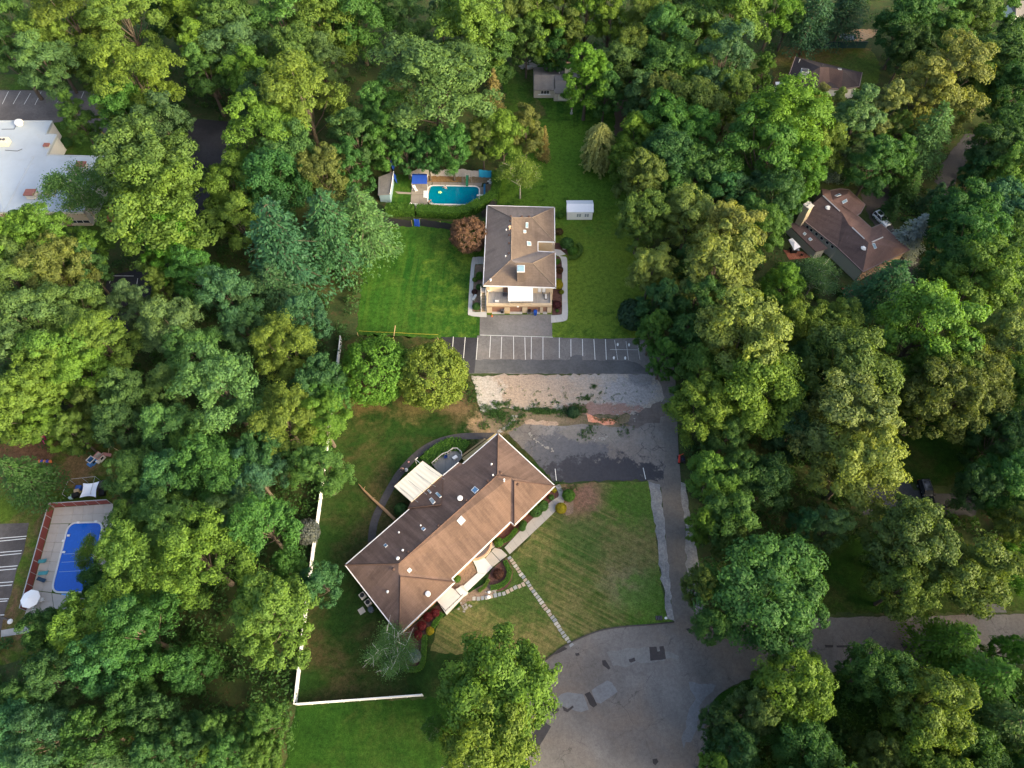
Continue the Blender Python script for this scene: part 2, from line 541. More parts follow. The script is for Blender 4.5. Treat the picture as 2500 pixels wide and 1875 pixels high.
sheet("west_lawn", [W(*p) for p in [(836, 815), (1077, 826), (1123, 911), (1155, 922), (1172, 1003), (1245, 1060), (1356, 1182), (1360, 1240), (1262, 1345),
      (1190, 1430), (1075, 1512), (1050, 1590), (1250, 1605), (1300, 1640), (1270, 1690), (1262, 1740), (1060, 1700), (725, 1721), (766, 1363), (783, 1245), (820, 930)]],
      0.02, G_LEFT, wob=0.15)
G_FRONT = grass("mown_front_lawn", (0.032, 0.074, 0.014), (0.055, 0.095, 0.018), tan=0.7, tancol=TANG, tanscale=0.055, thr=0.44,
                stripe=(rad(-62), 0.8, 0.7, (0.150, 0.135, 0.055)),
                spots=((W(1408, 1222), 2.0, 5.0, (0.17, 0.10, 0.075), 0.95), (W(1440, 1205), 1, 4, (0.20, 0.11, 0.085), 0.6), (W(1420, 1320), 3, 7, (0.035, 0.085, 0.02), 0.45),
                       (W(1535, 1430), 2, 6, (0.22, 0.17, 0.12), 0.5), (W(1600, 1480), 3, 9, (0.05, 0.13, 0.015), 0.7), (W(1560, 1220), 2, 8, (0.05, 0.13, 0.015), 0.7),
                       (W(1250, 1440), 3, 9, (0.025, 0.065, 0.012), 0.8)))
sheet("front_lawn", [W(*p) for p in [(1358, 1182), (1582, 1175), (1595, 1250), (1612, 1380), (1625, 1500)] + arc[:8] + [(1300, 1640), (1250, 1605), (1050, 1590),
      (1075, 1512), (1190, 1430), (1262, 1345), (1360, 1240)]], 0.025, G_FRONT, wob=0.12)
G_SOUTH = grass("lawn_below_fence", (0.010, 0.042, 0.006), (0.020, 0.058, 0.008), tan=0.3, tancol=(0.09, 0.085, 0.03), thr=0.58)
sheet("south_lawn", [W(*p) for p in [(722, 1723), (1060, 1702), (1262, 1742), (1282, 1845), (1180, 1852), (1065, 1882), (1060, 2100), (680, 2100), (690, 1900), (705, 1800)]],
      0.03, G_SOUTH, wob=0.2)
sheet("verge_lawn", QL(8, [(1030, 1650), (1060, 1620), (1190, 1590), (1222, 1650), (1240, 1900), (1000, 1900)]), 0.07, G_SOUTH)
G_PLAY = grass("lawn_by_play_area", (0.045, 0.088, 0.014), (0.085, 0.135, 0.018), tan=0.9, tancol=(0.15, 0.085, 0.055), tanscale=0.13, thr=0.52,
               spots=((S and Q('p', 200, 200), 3, 9, (0.115, 0.06, 0.042), 0.95), (Q('p', 620, 330), 2, 5, (0.16, 0.095, 0.06), 0.8)))
sheet("play_lawn", QL('p', [(-400, 60), (980, 60), (980, 1750), (-400, 1900)]), 0.02, G_PLAY, wob=0.2)
G_OFFICE = grass("lawn_by_office", (0.030, 0.082, 0.012), (0.060, 0.115, 0.016), tan=0.6, tancol=(0.13, 0.08, 0.05), thr=0.52)
sheet("office_lawn", QL(1, [(340, 770), (470, 770), (620, 845), (720, 930), (800, 1010), (740, 1600), (-200, 1600), (-200, 1450), (300, 1000)]), 0.015, G_OFFICE)
sheet("roadside_lawn", QL(1, [(-300, 470), (180, 480), (300, 575), (-300, 580)]), 0.02, G_OFFICE, wob=0.2)
G_YARD = grass("olive_back_yard", (0.075, 0.085, 0.022), (0.105, 0.115, 0.026), tan=0.8, tancol=(0.17, 0.10, 0.055), thr=0.48,
               spots=((Q('t', 1650, 600), 5, 10, (0.045, 0.095, 0.015), 0.8),))
sheet("back_yard_lawn", QL('t', [(150, 500), (330, 220), (600, 250), (1750, 240), (1800, 350), (1900, 640), (1750, 900), (1000, 1150), (200, 900)]), 0.02, G_YARD, wob=0.3)
G_DARK = grass("deep_green_lawn", (0.012, 0.045, 0.006), (0.026, 0.066, 0.009), tan=0.4, tancol=(0.08, 0.06, 0.03))
sheet("east_lawn", QL(6, [(1300, 900), (1700, 1050), (2100, 1350), (1800, 1480), (1480, 1480), (1330, 1250)]), 0.02, G_DARK, wob=0.3)
sheet("street_side_lawn", QL(9, [(420, 180), (1250, 150), (1900, 400), (2700, 420), (2700, 655), (1950, 655), (930, 672), (400, 650)]), 0.02, G_DARK, wob=0.2)
sheet("corner_lawn", QL(9, [(205, 1190), (460, 1085), (1000, 1055), (2700, 1015), (2700, 1900), (240, 1900), (180, 1500), (165, 1330)]), 0.02, G_DARK, wob=0.15)
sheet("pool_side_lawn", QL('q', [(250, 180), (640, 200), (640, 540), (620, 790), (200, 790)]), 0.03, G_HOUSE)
sheet("cottage_clearing", QL(2, [(1090, 400), (1250, 440), (1260, 620), (1350, 760), (1180, 780), (1060, 700)]), 0.025, G_OFFICE, wob=0.3)

# ------------------------------------------------------------------ roads and lots
A_STREET = asphalt("street_asphalt", (0.122, 0.116, 0.114), crack=0.7, blotch=0.22, brown=0.6)
A_DRIVE = asphalt("driveway_asphalt", (0.128, 0.121, 0.116), crack=0.3, blotch=0.2, brown=0.4)
A_LOT = asphalt("old_lot_asphalt", (0.140, 0.133, 0.130), crack=0.5, blotch=0.28, brown=0.35)
SEAL, SEAL2 = (0.040, 0.040, 0.047), (0.088, 0.090, 0.100)
A_LOWER = asphalt("worn_lot_asphalt", (0.150, 0.142, 0.138), crack=1.0, blotch=0.3, brown=0.4,
    spots=((Q('l', 1190, 1170), 10, 6.5, rad(-20), SEAL2, .9), (Q('l', 1060, 1290), 6, 5, 0, SEAL2, .8), (Q('l', 1580, 1300), 14, 3.6, rad(2), SEAL, .95), (Q('l', 1330, 1340), 6, 2.2, rad(8), SEAL, .8), (Q('l', 1480, 945), 7, 2.5, 0, (.20, .18, .155), .7)))
A_DARK = asphalt("fresh_asphalt", (0.085, 0.085, 0.087), crack=0.0, blotch=0.25)
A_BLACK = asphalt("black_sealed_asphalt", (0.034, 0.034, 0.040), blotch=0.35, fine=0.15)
A_PATCH = asphalt("patch_asphalt", (0.040, 0.037, 0.040), blotch=0.3, fine=0.2)
A_GREYP = asphalt("grey_patch_asphalt", (0.140, 0.147, 0.162), blotch=0.12, fine=0.12)
street = sheet("street", [W(*p) for p in arc[:1] + arc[1:] + [(1258, 1790), (1272, 1830), (1290, 1852), (1300, 1900), (1300, 2200), (1740, 2200), (1735, 1890), (1733, 1840),
      (1725, 1800), (1722, 1760), (1735, 1722), (1755, 1695), (1790, 1672), (1835, 1655), (2013, 1641), (2500, 1622), (3200, 1600), (3200, 1488), (2500, 1500), (2021, 1507), (1800, 1513),
      (1702, 1505), (1660, 1500)]], 0.06, A_STREET, wob=0.08)
sheet("side_driveway", [W(*p) for p in [(1040, 2100), (1065, 1882), (1096, 1864), (1180, 1851), (1290, 1838), (1295, 1856), (1240, 1862), (1205, 1880), (1180, 2100)]], 0.05, A_GREYP)
# kerb along the mown lawn: a dark gutter line of short lengths
kerb_line = [W(*p) for p in arc]
kerb_line = smooth_line(kerb_line, 5)
MB().add(*(lambda a, b: ([(*p[:2], z) for p in a for z in (0.02, 0.17)] + [(*p[:2], z) for p in b for z in (0.02, 0.17)],
      [(2 * i, 2 * i + 2, 2 * i + 3, 2 * i + 1) for i in range(len(a) - 1)] + [(2 * len(a) + 2 * i, 2 * len(a) + 2 * i + 1, 2 * len(a) + 2 * i + 3, 2 * len(a) + 2 * i + 2) for i in range(len(a) - 1)]
      + [(2 * i + 1, 2 * i + 3, 2 * len(a) + 2 * i + 3, 2 * len(a) + 2 * i + 1) for i in range(len(a) - 1)]))(offset_line(kerb_line, 0.10), offset_line(kerb_line, -0.10))
      ).build("kerb", asphalt("kerb_asphalt", (0.05, 0.048, 0.045)), kind="structure")
def patch(name, c, pts, mat=A_PATCH, z=0.068, par=None, wob=0.05, seed=3):
    return sheet(name, QL(c, pts), z, mat, parent=par or street, wob=wob, seed=seed)
patch("grey_patch", 'r', [(715, 870), (855, 778), (900, 800), (950, 880), (800, 985), (755, 975)], A_GREYP, 0.064)
patch("grey_patch", 'r', [(440, 905), (500, 885), (640, 905), (690, 1040), (620, 1065), (520, 1030), (420, 1000), (390, 960)], A_GREYP, 0.064)
patch("grey_patch", 'r', [(850, 530), (990, 500), (1230, 470), (1500, 545), (1500, 580), (1230, 620), (900, 640)], asphalt("grey_repair", (0.135, 0.135, 0.137), blotch=0.15), 0.063, wob=0.2)
patch("grey_patch", 'r', [(1590, 800), (1830, 820), (1720, 960), (1640, 1250), (1560, 1400), (1520, 1300), (1640, 960)], asphalt("bluish_repair", (0.135, 0.139, 0.152), blotch=0.15), 0.063, wob=0.25)
patch("asphalt_patch", 'r', [(1235, 480), (1300, 475), (1310, 520), (1330, 515), (1325, 475), (1362, 468), (1372, 500), (1385, 585), (1245, 602)])
patch("asphalt_patch", 'r', [(810, 600), (840, 595), (885, 668), (870, 682), (815, 640)], seed=4)
patch("asphalt_patch", 'r', [(1052, 590), (1100, 570), (1112, 600), (1070, 620), (1055, 612)], seed=5)
patch("asphalt_patch", 'r', [(652, 900), (700, 880), (768, 1000), (735, 1025), (700, 1000), (680, 950)], seed=6)
patch("asphalt_patch", 'r', [(288, 1000), (318, 938), (390, 970), (425, 1050), (375, 1088)], seed=7)
patch("asphalt_patch", 'r', [(455, 1015), (500, 1040), (545, 1005), (555, 1020), (500, 1065), (465, 1050)], seed=8)
patch("asphalt_patch", 'r', [(140, 1305), (285, 1140), (350, 1195), (240, 1385)], A_BLACK, seed=9)
patch("asphalt_patch", 'r', [(568, 535), (605, 530), (608, 552), (575, 558)], seed=10)
patch("asphalt_patch", 'r', [(1265, 1490), (1300, 1480), (1320, 1510), (1290, 1545), (1270, 1525)], seed=11)
patch("asphalt_patch", 'r', [(1565, 315), (1590, 308), (1630, 330), (1620, 342), (1580, 330)], seed=12)
patch("asphalt_patch", 'r', [(1645, 318), (1680, 312), (1700, 335), (1665, 342)], seed=13)
patch("asphalt_patch", 'r', [(375, 552), (420, 505), (470, 478), (500, 490), (440, 530)], seed=14, wob=0.12)
patch("asphalt_patch", 9, [(680, 875), (720, 875), (725, 890), (685, 892)], seed=15)
patch("asphalt_patch", 9, [(930, 868), (985, 870), (985, 885), (935, 886)], seed=16)
patch("asphalt_patch", 9, [(1005, 872), (1090, 868), (1088, 884), (1010, 884)], seed=17)
patch("asphalt_patch", 9, [(1415, 860), (1440, 862), (1500, 885), (1495, 902), (1440, 900)], seed=18)
drive = sheet("driveway", [W(*p) for p in [(1590, 830), (1640, 850), (1650, 940), (1655, 1080), (1663, 1187), (1672, 1276), (1676, 1400), (1697, 1500), (1702, 1512), (1646, 1521), (1640, 1480),
      (1624, 1300), (1614, 1190), (1580, 1174), (1560, 1050), (1615, 990), (1619, 963), (1606, 930), (1590, 912)]], 0.055, A_DRIVE)
GRAVEL = earth("pale_gravel", (0.275, 0.242, 0.208), (0.315, 0.288, 0.26), (0.235, 0.198, 0.16), 0.12,
               spots=((Q('l', 850, 560), 12, 5, 0, (.32, .24, .18), .75), (Q('l', 1250, 560), 9, 4, 0, (.34, .27, .21), .6), (Q('l', 1800, 570), 6, 4, 0, (.26, .26, .27), .7), (Q('l', 1900, 460), 3.5, 2, 0, (.15, .15, .16), .7),
                      (Q('l', 500, 600), 4, 5, 0, (.40, .385, .36), .6), (Q('l', 1550, 735), 9, 1.6, 0, (.22, .11, .085), .7)))
GRAVEL_G = earth("grey_gravel", (0.17, 0.17, 0.175), (0.27, 0.26, 0.25), (0.13, 0.13, 0.14), 0.35)
sheet("gravel_strip", [W(*p) for p in [(1582, 1176), (1612, 1183), (1624, 1300), (1640, 1480), (1646, 1516), (1630, 1510), (1613, 1390), (1596, 1262)]], 0.06, GRAVEL_G, wob=0.12)
sheet("gravel_verge", [W(*p) for p in [(1661, 1178), (1674, 1180), (1685, 1263), (1694, 1300), (1712, 1420), (1718, 1500), (1698, 1500), (1677, 1400), (1672, 1276), (1666, 1239)]], 0.062, GRAVEL_G, wob=0.1)
lot = sheet("parking_lot", [W(*p) for p in [(1240, 1057), (1283, 1033), (1321, 1036), (1375, 1041), (1430, 1036), (1511, 1043), (1565, 1035), (1592, 1017), (1622, 1000),
      (1622, 1178), (1576, 1172), (1419, 1176), (1356, 1180)]], 0.065, A_LOWER, wob=0.15)
gravel_lot = sheet("gravel_lot", [W(*p) for p in [(1150, 918), (1592, 912), (1608, 930), (1620, 963), (1614, 992), (1590, 1018), (1540, 1012), (1430, 1014), (1375, 1008), (1289, 1003), (1240, 997),
      (1172, 1003), (1163, 963), (1156, 936)]], 0.06, GRAVEL, wob=0.2)
sheet("asphalt_crumble", QL('l', [(1800, 790), (2000, 690), (2110, 720), (2060, 860), (1860, 900), (1700, 880)]), 0.068, asphalt("crumbled_asphalt", (0.11, 0.092, 0.083), blotch=0.5), parent=lot, wob=0.5)
sheet("red_clay", QL('l', [(1400, 780), (1450, 785), (1530, 815), (1640, 820), (1720, 875), (1560, 878), (1430, 850)]), 0.08, earth("red_clay", (0.66, 0.22, 0.12), (0.68, 0.34, 0.22), (0.42, 0.17, 0.09), 0.5), parent=lot, wob=0.3)
sheet("tan_soil", QL('l', [(840, 850), (900, 820), (1050, 840), (1150, 850), (1160, 885), (1000, 880), (860, 875)]), 0.075, earth("tan_soil", (0.30, 0.21, 0.15), (0.36, 0.27, 0.2), (0.2, 0.14, 0.09), 0.5), parent=lot, wob=0.3)
sheet("bare_soil", [W(*p) for p in [(1170, 1002), (1240, 998), (1289, 1003), (1430, 1013), (1540, 1012), (1590, 1018), (1565, 1040), (1511, 1046), (1375, 1044), (1290, 1036), (1245, 1062), (1200, 1056), (1180, 1030)]], 0.045,
      earth("bare_soil", (0.11, 0.095, 0.055), (0.19, 0.145, 0.10), (0.06, 0.085, 0.03), 0.3), wob=0.15)
upper = sheet("upper_parking_lot", [W(*p) for p in [(1165, 820), (1171, 819), (1348, 824), (1484, 828), (1560, 825), (1612, 838), (1606, 930), (1592, 914), (1123, 912), (1150, 880)]], 0.05, A_LOT, wob=0.05)
sheet("resurfaced_lane", QL('l', [(270, 409), (1990, 417), (1955, 378), (1850, 312), (1760, 296), (1370, 293), (1365, 250), (1310, 245), (1265, 265), (1255, 290), (880, 292), (680, 288), (415, 292), (300, 330)]), 0.062, A_DARK, parent=upper, wob=0.08)
sheet("black_bays", [W(*p) for p in [(1077, 823), (1167, 825), (1161, 880), (1158, 911), (1123, 911), (1095, 870)]], 0.066, A_BLACK, parent=upper)
sheet("apron", [W(*p) for p in [(1172, 770), (1348, 768), (1348, 822), (1171, 818)]], 0.055, asphalt("apron_asphalt", (0.158, 0.150, 0.144), blotch=0.22, brown=0.4))
for a, b in (((210, 82), (200, 222)), ((317, 87), (300, 292)), ((430, 92), (415, 290)), ((545, 74), (535, 270)), ((645, 82), (638, 280)), ((751, 80), (753, 283)), ((853, 88), (858, 290)),
             ((912, 82), (910, 285)), ((1016, 85), (1016, 290)), ((1163, 92), (1163, 275)), ((1267, 105), (1268, 262)), ((1371, 105), (1374, 255)), ((1474, 105), (1485, 290)),
             ((1578, 105), (1586, 290)), ((1660, 112), (1688, 290)), ((1763, 122), (1785, 290)), ((450, 68), (1105, 87)), ((1620, 198), (1870, 201)), ((1870, 170), (1888, 290))):
    p, q = Q('l', *a), Q('l', *b)
    w = 0.06 if a[0] > 1600 else 0.11
    sheet("parking_line", ribbon([p, q], w), 0.075, LINE, parent=upper)
for x, y in ((1688, 152), (1790, 155), (1654, 272), (1756, 274)):
    p = Q('l', x, y)
    sheet("painted_symbol", [(p.x - .18, p.y - .35), (p.x + .1, p.y - .4), (p.x + .22, p.y + .1), (p.x + .05, p.y + .42), (p.x - .2, p.y + .1)], 0.075, LINE, parent=upper)
for a, b in (((1125, 1270), (1137, 1378)), ((1917, 1262), (1940, 1365))):
    sheet("parking_line", ribbon([Q('l', *a), Q('l', *b)], 0.12), 0.078, LINE, parent=lot)
# other tarmac seen between the trees
farlot = sheet("office_car_park", QL(1, [(-300, 578), (640, 585), (655, 690), (700, 780), (760, 860), (830, 990), (800, 1010), (735, 930), (620, 850), (470, 775), (340, 790), (-300, 790)]), 0.04, asphalt("office_asphalt", (0.12, 0.112, 0.115), blotch=0.3, brown=0.3))
for a, b in (((55, 588), (15, 670)), ((132, 588), (85, 670)), ((197, 600), (155, 672)), ((266, 590), (225, 675)), ((540, 590), (522, 632)), ((612, 585), (595, 625)), ((400, 620), (360, 668))):
    sheet("parking_line", ribbon([Q(1, *a), Q(1, *b)], 0.12), 0.048, LINE, parent=farlot)
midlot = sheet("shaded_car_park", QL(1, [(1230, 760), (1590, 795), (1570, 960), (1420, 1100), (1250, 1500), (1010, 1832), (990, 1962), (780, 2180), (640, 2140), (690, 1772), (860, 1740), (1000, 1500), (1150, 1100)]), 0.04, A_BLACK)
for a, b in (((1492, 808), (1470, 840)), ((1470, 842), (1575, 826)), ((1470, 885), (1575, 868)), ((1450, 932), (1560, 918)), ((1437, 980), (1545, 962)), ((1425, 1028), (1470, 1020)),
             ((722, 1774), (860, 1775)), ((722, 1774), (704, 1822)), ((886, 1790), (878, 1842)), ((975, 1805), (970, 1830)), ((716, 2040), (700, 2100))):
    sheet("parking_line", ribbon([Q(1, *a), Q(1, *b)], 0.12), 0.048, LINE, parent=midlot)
poollot = sheet("pool_car_park", QL('p', [(-500, 760), (232, 738), (222, 780), (190, 960), (130, 1120), (90, 1300), (40, 1440), (0, 1640), (-500, 1700)]), 0.04, asphalt("pool_lot_asphalt", (0.082, 0.075, 0.074), blotch=0.35, brown=0.3))
for a, b in (((-100, 868), (212, 843)), ((-100, 893), (205, 862)), ((-100, 980), (175, 958)), ((-100, 1006), (170, 980)), ((-100, 1097), (140, 1078)), ((-100, 1122), (130, 1102)),
             ((-100, 1220), (105, 1205)), ((-100, 1248), (95, 1230)), ((-100, 1346), (70, 1340)), ((-100, 1370), (60, 1357)), ((-100, 1475), (35, 1468))):
    sheet("parking_line", ribbon([Q('p', *a), Q('p', *b)], 0.13), 0.048, LINE, parent=poollot)
sheet("footpath", QL('p', [(10, 1590), (200, 1558), (260, 1560), (280, 1600), (215, 1612), (8, 1645)]), 0.05, concrete("path_concrete", (0.36, 0.35, 0.34)))
for nm, pts, c in (("house_drive", [('e', 1230, 230), ('e', 1600, 60), ('e', 1760, 120), ('e', 1500, 420), ('e', 1640, 640), ('e', 1760, 800), ('e', 1560, 820), ('e', 1330, 560)], (0.075, 0.066, 0.06)),
                   ("garage_drive", [('e', 1750, 1060), ('e', 2010, 1090), ('e', 2080, 1500), ('e', 2000, 1800), ('e', 1500, 1700), ('e', 1250, 1320)], (0.06, 0.056, 0.062)),
                   ("back_road", [(3, 1640, 1160), (3, 1690, 1050), (3, 1800, 900), (3, 1830, 860), (3, 2100, 870), (3, 1900, 960), (3, 1780, 1120), (3, 1760, 1260), (3, 2300, 1300), (3, 2300, 1420), (3, 1700, 1320)], (0.055, 0.056, 0.064)),
                   ("van_drive", [(6, 1180, 1480), (6, 1440, 1420), (6, 1500, 1520), (6, 1900, 1560), (6, 1900, 1680), (6, 1180, 1680)], (0.055, 0.058, 0.064)),
                   ("woods_track", [(2, 1770, 640), (2, 1850, 640), (2, 1860, 780), (2, 1820, 880), (2, 1760, 870), (2, 1770, 760)], (0.10, 0.075, 0.06))):
    sheet(nm, QL(pts[0][0], [(p[1], p[2]) for p in pts]), 0.04, asphalt(nm + "_surface", c, blotch=0.3, brown=0.3), wob=0.2)
sheet("street_branch", QL(9, [(1890, 660), (1960, 600), (2080, 610), (2100, 660)]), 0.05, A_DARK)
for nm, pts in (("sand_beach", QL('t', [(1200, 60), (1500, -60), (1850, -40), (1800, 40), (1650, 110), (1450, 150), (1280, 120)])),):
    sheet(nm, pts, 0.03, earth("pond_sand", (0.30, 0.19, 0.10), (0.36, 0.25, 0.15), (0.2, 0.13, 0.08), 0.4), wob=0.3)
sheet("pond", smooth_line(QL('t', [(1240, 60), (1300, 10), (1480, 40), (1500, 100), (1380, 132), (1280, 110)]), 4, True), 0.045, paint("pond_water", (0.012, 0.014, 0.012), 0.06, 0.3, 0.5))
# ------------------------------------------------------------------ planting beds
MULCH = earth("bark_mulch", (0.075, 0.040, 0.036), (0.11, 0.06, 0.05), (0.05, 0.028, 0.022), 0.6)
MULCH_P = earth("pale_mulch", (0.16, 0.115, 0.085), (0.22, 0.16, 0.12), (0.09, 0.085, 0.04), 0.5)
for nm, pts, m_ in (("planting_bed", smooth_line(QL('s', [(520, 720), (600, 680), (660, 800), (668, 930), (610, 1060), (500, 1125), (360, 1110), (330, 1000), (380, 850), (450, 780)]), 4, True), MULCH),
                    ("planting_bed", QL('s', [(120, 700), (190, 870), (60, 1010), (-60, 1120), (-160, 1180), (-150, 1020), (0, 830)]), MULCH_P),
                    ("planting_bed", QL('s', [(60, 1160), (330, 1000), (400, 1090), (430, 1150), (330, 1200), (230, 1240), (60, 1260), (-20, 1330), (-60, 1240)]), MULCH_P),
                    ("planting_bed", QL('s', [(380, 430), (640, 190), (860, 60), (990, -60), (1100, -30), (930, 180), (800, 310), (600, 480), (480, 560)]), MULCH),
                    ("planting_bed", QL('m', [(1560, 540), (1640, 470), (1690, 530), (1660, 580), (1560, 690), (1440, 790), (1390, 790)]), MULCH),
                    ("planting_bed", QL('b', [(880, 1040), (1250, 720), (1420, 580), (1490, 720), (1330, 960), (1220, 1060), (1170, 1500), (1000, 1540), (880, 1500), (760, 1440), (800, 1300), (700, 1050), (760, 990)]), MULCH),
                    ("planting_bed", QL('m', [(1700, 620), (1750, 560), (1787, 520), (1787, 680), (1730, 700)]), MULCH_P),
                    ("planting_bed", QL('g', [(1790, 230), (2030, 250), (2030, 830), (2000, 920), (1790, 900)]), MULCH),
                    ("planting_bed", QL('h', [(1020, 530), (1130, 540), (1200, 600), (1220, 700), (1190, 660), (1130, 620), (1030, 600)]), MULCH),
                    ("planting_bed", QL('h', [(1075, 700), (1110, 690), (1150, 770), (1145, 950), (1080, 950)]), MULCH),
                    ("planting_bed", QL('h', [(145, 790), (240, 785), (240, 1060), (200, 1060), (200, 1330), (115, 1330), (110, 1240), (125, 1010)]), MULCH_P),
                    ("planting_bed", QL(9, [(260, 90), (380, 0), (440, 60), (330, 160)]), MULCH)):
    bed_z = globals().get("bed_z", 0.034) + 0.0012
    sheet(nm, pts, bed_z, m_, wob=0.0)
# ------------------------------------------------------------------ walks made of separate slabs
CONC = concrete("walk_concrete", (0.34, 0.325, 0.30))
CONC_W = concrete("new_white_concrete", (0.54, 0.54, 0.53), 0.12)
CONC_L = concrete("light_concrete", (0.44, 0.43, 0.41))
def slab_path(name, left, right, n, mat, top=0.11, gap=0.03):
    """a walk between two edge lines, cut into n slabs"""
    L, R = smooth_line(left, 8), smooth_line(right, 8)
    def at(P, t):
        i = min(int(t * (len(P) - 1)), len(P) - 2)
        return P[i].lerp(P[i + 1], t * (len(P) - 1) - i)
    root = empty(name, (L[0] + R[0]) / 2)
    root["kind"] = "structure"
    rnd = random.Random(len(name))
    for k in range(n):
        t0, t1 = k / n, (k + 1) / n
        a, b, c, d = at(L, t0), at(L, t1), at(R, t1), at(R, t0)
        g = gap / max(0.2, ((a + d) - (b + c)).length)
        a, b = a.lerp(b, g), b.lerp(a, g)
        d, c = d.lerp(c, g), c.lerp(d, g)
        mid = (at(L, (t0 + t1) / 2), at(R, (t0 + t1) / 2))
        MB().prism([a, mid[0], b, c, mid[1], d], 0.0, top + rnd.uniform(-.008, .008)).build("slab", mat, root)
    return root
slab_path("entrance_walk", QL('m', [(1645, 470), (1672, 545), (1600, 600), (1390, 800), (1250, 950)]), QL('m', [(1680, 450), (1716, 575), (1650, 660), (1430, 870), (1290, 1000)]), 15, CONC)
slab_path("west_house_walk", QL('h', [(240, 700), (150, 705), (100, 760), (62, 1300), (80, 1375), (200, 1392)]), QL('h', [(240, 782), (170, 785), (135, 830), (110, 1280), (130, 1335), (200, 1338)]), 13, CONC_L)
slab_path("east_house_walk", QL('h', [(1190, 700), (1208, 760), (1210, 1150), (1214, 1380), (1180, 1440), (1020, 1462)]), QL('h', [(1110, 690), (1145, 770), (1148, 1150), (1148, 1340), (1125, 1370), (1020, 1378)]), 11, CONC_L)
root = empty("entrance_terrace", Q('s', 420, 650)); root["kind"] = "structure"
for pts, m_, h in (([(300, 690), (380, 590), (500, 720), (400, 800)], CONC, 0.12), ([(385, 585), (430, 540), (520, 565), (600, 640), (505, 715)], CONC, 0.125),
                   ([(425, 535), (380, 560), (330, 640), (300, 655), (400, 470), (440, 480)], CONC, 0.1),
                   ([(130, 705), (295, 682), (400, 805), (310, 890), (200, 880), (180, 800)], CONC_W, 0.14), ([(195, 884), (310, 893), (60, 1130), (-20, 1080)], CONC_W, 0.15)):
    MB().prism(QL('s', pts), 0.0, h).build("slab", m_, root)
root = empty("house_entry_court", Q('h', 1110, 640)); root["kind"] = "structure"
for pts in ([(1030, 605), (1130, 620), (1190, 670), (1110, 690), (1030, 660)],):
    MB().prism(QL('h', pts), 0.0, 0.1).build("slab", CONC_L, root)
MB().prism(QL('g', [(0, 830), (182, 825), (182, 952), (0, 945)]), 0.0, 0.13).build("landing_slab", CONC_L, root)
# asphalt footpath curving round the back
sheet("curved_footpath", ribbon(smooth_line(QL('m', [(1180, 78), (1050, 78), (900, 85), (760, 115), (640, 170), (540, 250), (440, 360), (370, 470), (300, 600), (245, 720), (222, 820), (215, 920)]), 6), 1.35), 0.05, asphalt("path_asphalt", (0.062, 0.058, 0.060), blotch=0.2))
# stepping stones
stones = empty("stepping_stone_path", Q('s', 860, 990)); stones["kind"] = "structure"
STONE = [concrete("stone_" + n_, c, 0.3) for n_, c in (("grey", (0.26, 0.27, 0.265)), ("blue_grey", (0.21, 0.23, 0.25)), ("tan", (0.33, 0.27, 0.22)), ("pale", (0.36, 0.35, 0.32)))]
rnd = random.Random(4)
def lay_stones(line, n):
    L = smooth_line(line, 8)
    tot = sum((b - a).length for a, b in zip(L, L[1:]))
    pts = resample(L, tot / n - 1e-4)
    for i, p in enumerate(pts):
        d = (pts[min(i + 1, len(pts) - 1)] - pts[max(0, i - 1)]).normalized()
        nrm = Vector((-d.y, d.x, 0))
        a, w = tot / n * rnd.uniform(0.36, 0.42), rnd.uniform(0.30, 0.37)
        c = p + nrm * rnd.uniform(-0.06, 0.06)
        poly = [c + d * a * sx * rnd.uniform(.9, 1.05) + nrm * w * sy * rnd.uniform(.88, 1.08) for sx, sy in ((-1, -1), (1, -1), (1, 1), (-1, 1))]
        MB().prism(poly, 0.0, 0.085 + rnd.uniform(0, .02)).build("stone", rnd.choice(STONE), stones)
lay_stones(QL('s', [(630, 675), (750, 840), (860, 995), (980, 1165), (1130, 1370), (1260, 1555), (1350, 1690), (1420, 1790), (1465, 1850)]), 30)
lay_stones(QL('s', [(815, 1030), (700, 1085), (600, 1135), (500, 1170), (380, 1195), (260, 1222), (150, 1222)]), 12)
# ================================================================== vegetation
def unit(a):
    return a / np.maximum(np.linalg.norm(a, axis=-1, keepdims=True), 1e-9)
def leaf_mesh(name, pos, nrm, size, var, aspect=0.62, axis=None, rng=None):
    """one kite-shaped leaf spray per point"""
    n = len(pos)
    nrm = unit(nrm)
    t = rng.normal(size=(n, 3)) if axis is None else axis + rng.normal(size=(n, 3)) * 0.35
    t = unit(t - nrm * np.sum(t * nrm, axis=1, keepdims=True))
    b = np.cross(nrm, t)
    L = (size * 0.5)[:, None]
    w = L * aspect
    droop = nrm * (L * 0.22)
    v = np.empty((n, 4, 3), np.float32)
    v[:, 0] = pos - t * L - droop
    v[:, 1] = pos + b * w + t * L * 0.1
    v[:, 2] = pos + t * L - droop
    v[:, 3] = pos - b * w + t * L * 0.1
    me = bpy.data.meshes.new(name)
    me.vertices.add(n * 4)
    me.vertices.foreach_set("co", v.ravel())
    me.loops.add(n * 4)
    me.loops.foreach_set("vertex_index", np.arange(n * 4, dtype=np.int32))
    me.polygons.add(n)
    me.polygons.foreach_set("loop_start", np.arange(0, n * 4, 4, dtype=np.int32))
    me.polygons.foreach_set("loop_total", np.full(n, 4, dtype=np.int32))
    me.update(calc_edges=True)
    at = me.attributes.new("v", 'FLOAT', 'FACE')
    at.data.foreach_set("value", np.clip(var, 0, 1).astype(np.float32))
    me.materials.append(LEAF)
    return me
def sphere_dirs(rng, n, zmin=-1.0):
    z = rng.uniform(zmin, 1, n)
    a = rng.uniform(0, 2 * math.pi, n)
    r = np.sqrt(np.maximum(0, 1 - z * z))
    return np.stack([r * np.cos(a), r * np.sin(a), z], 1)
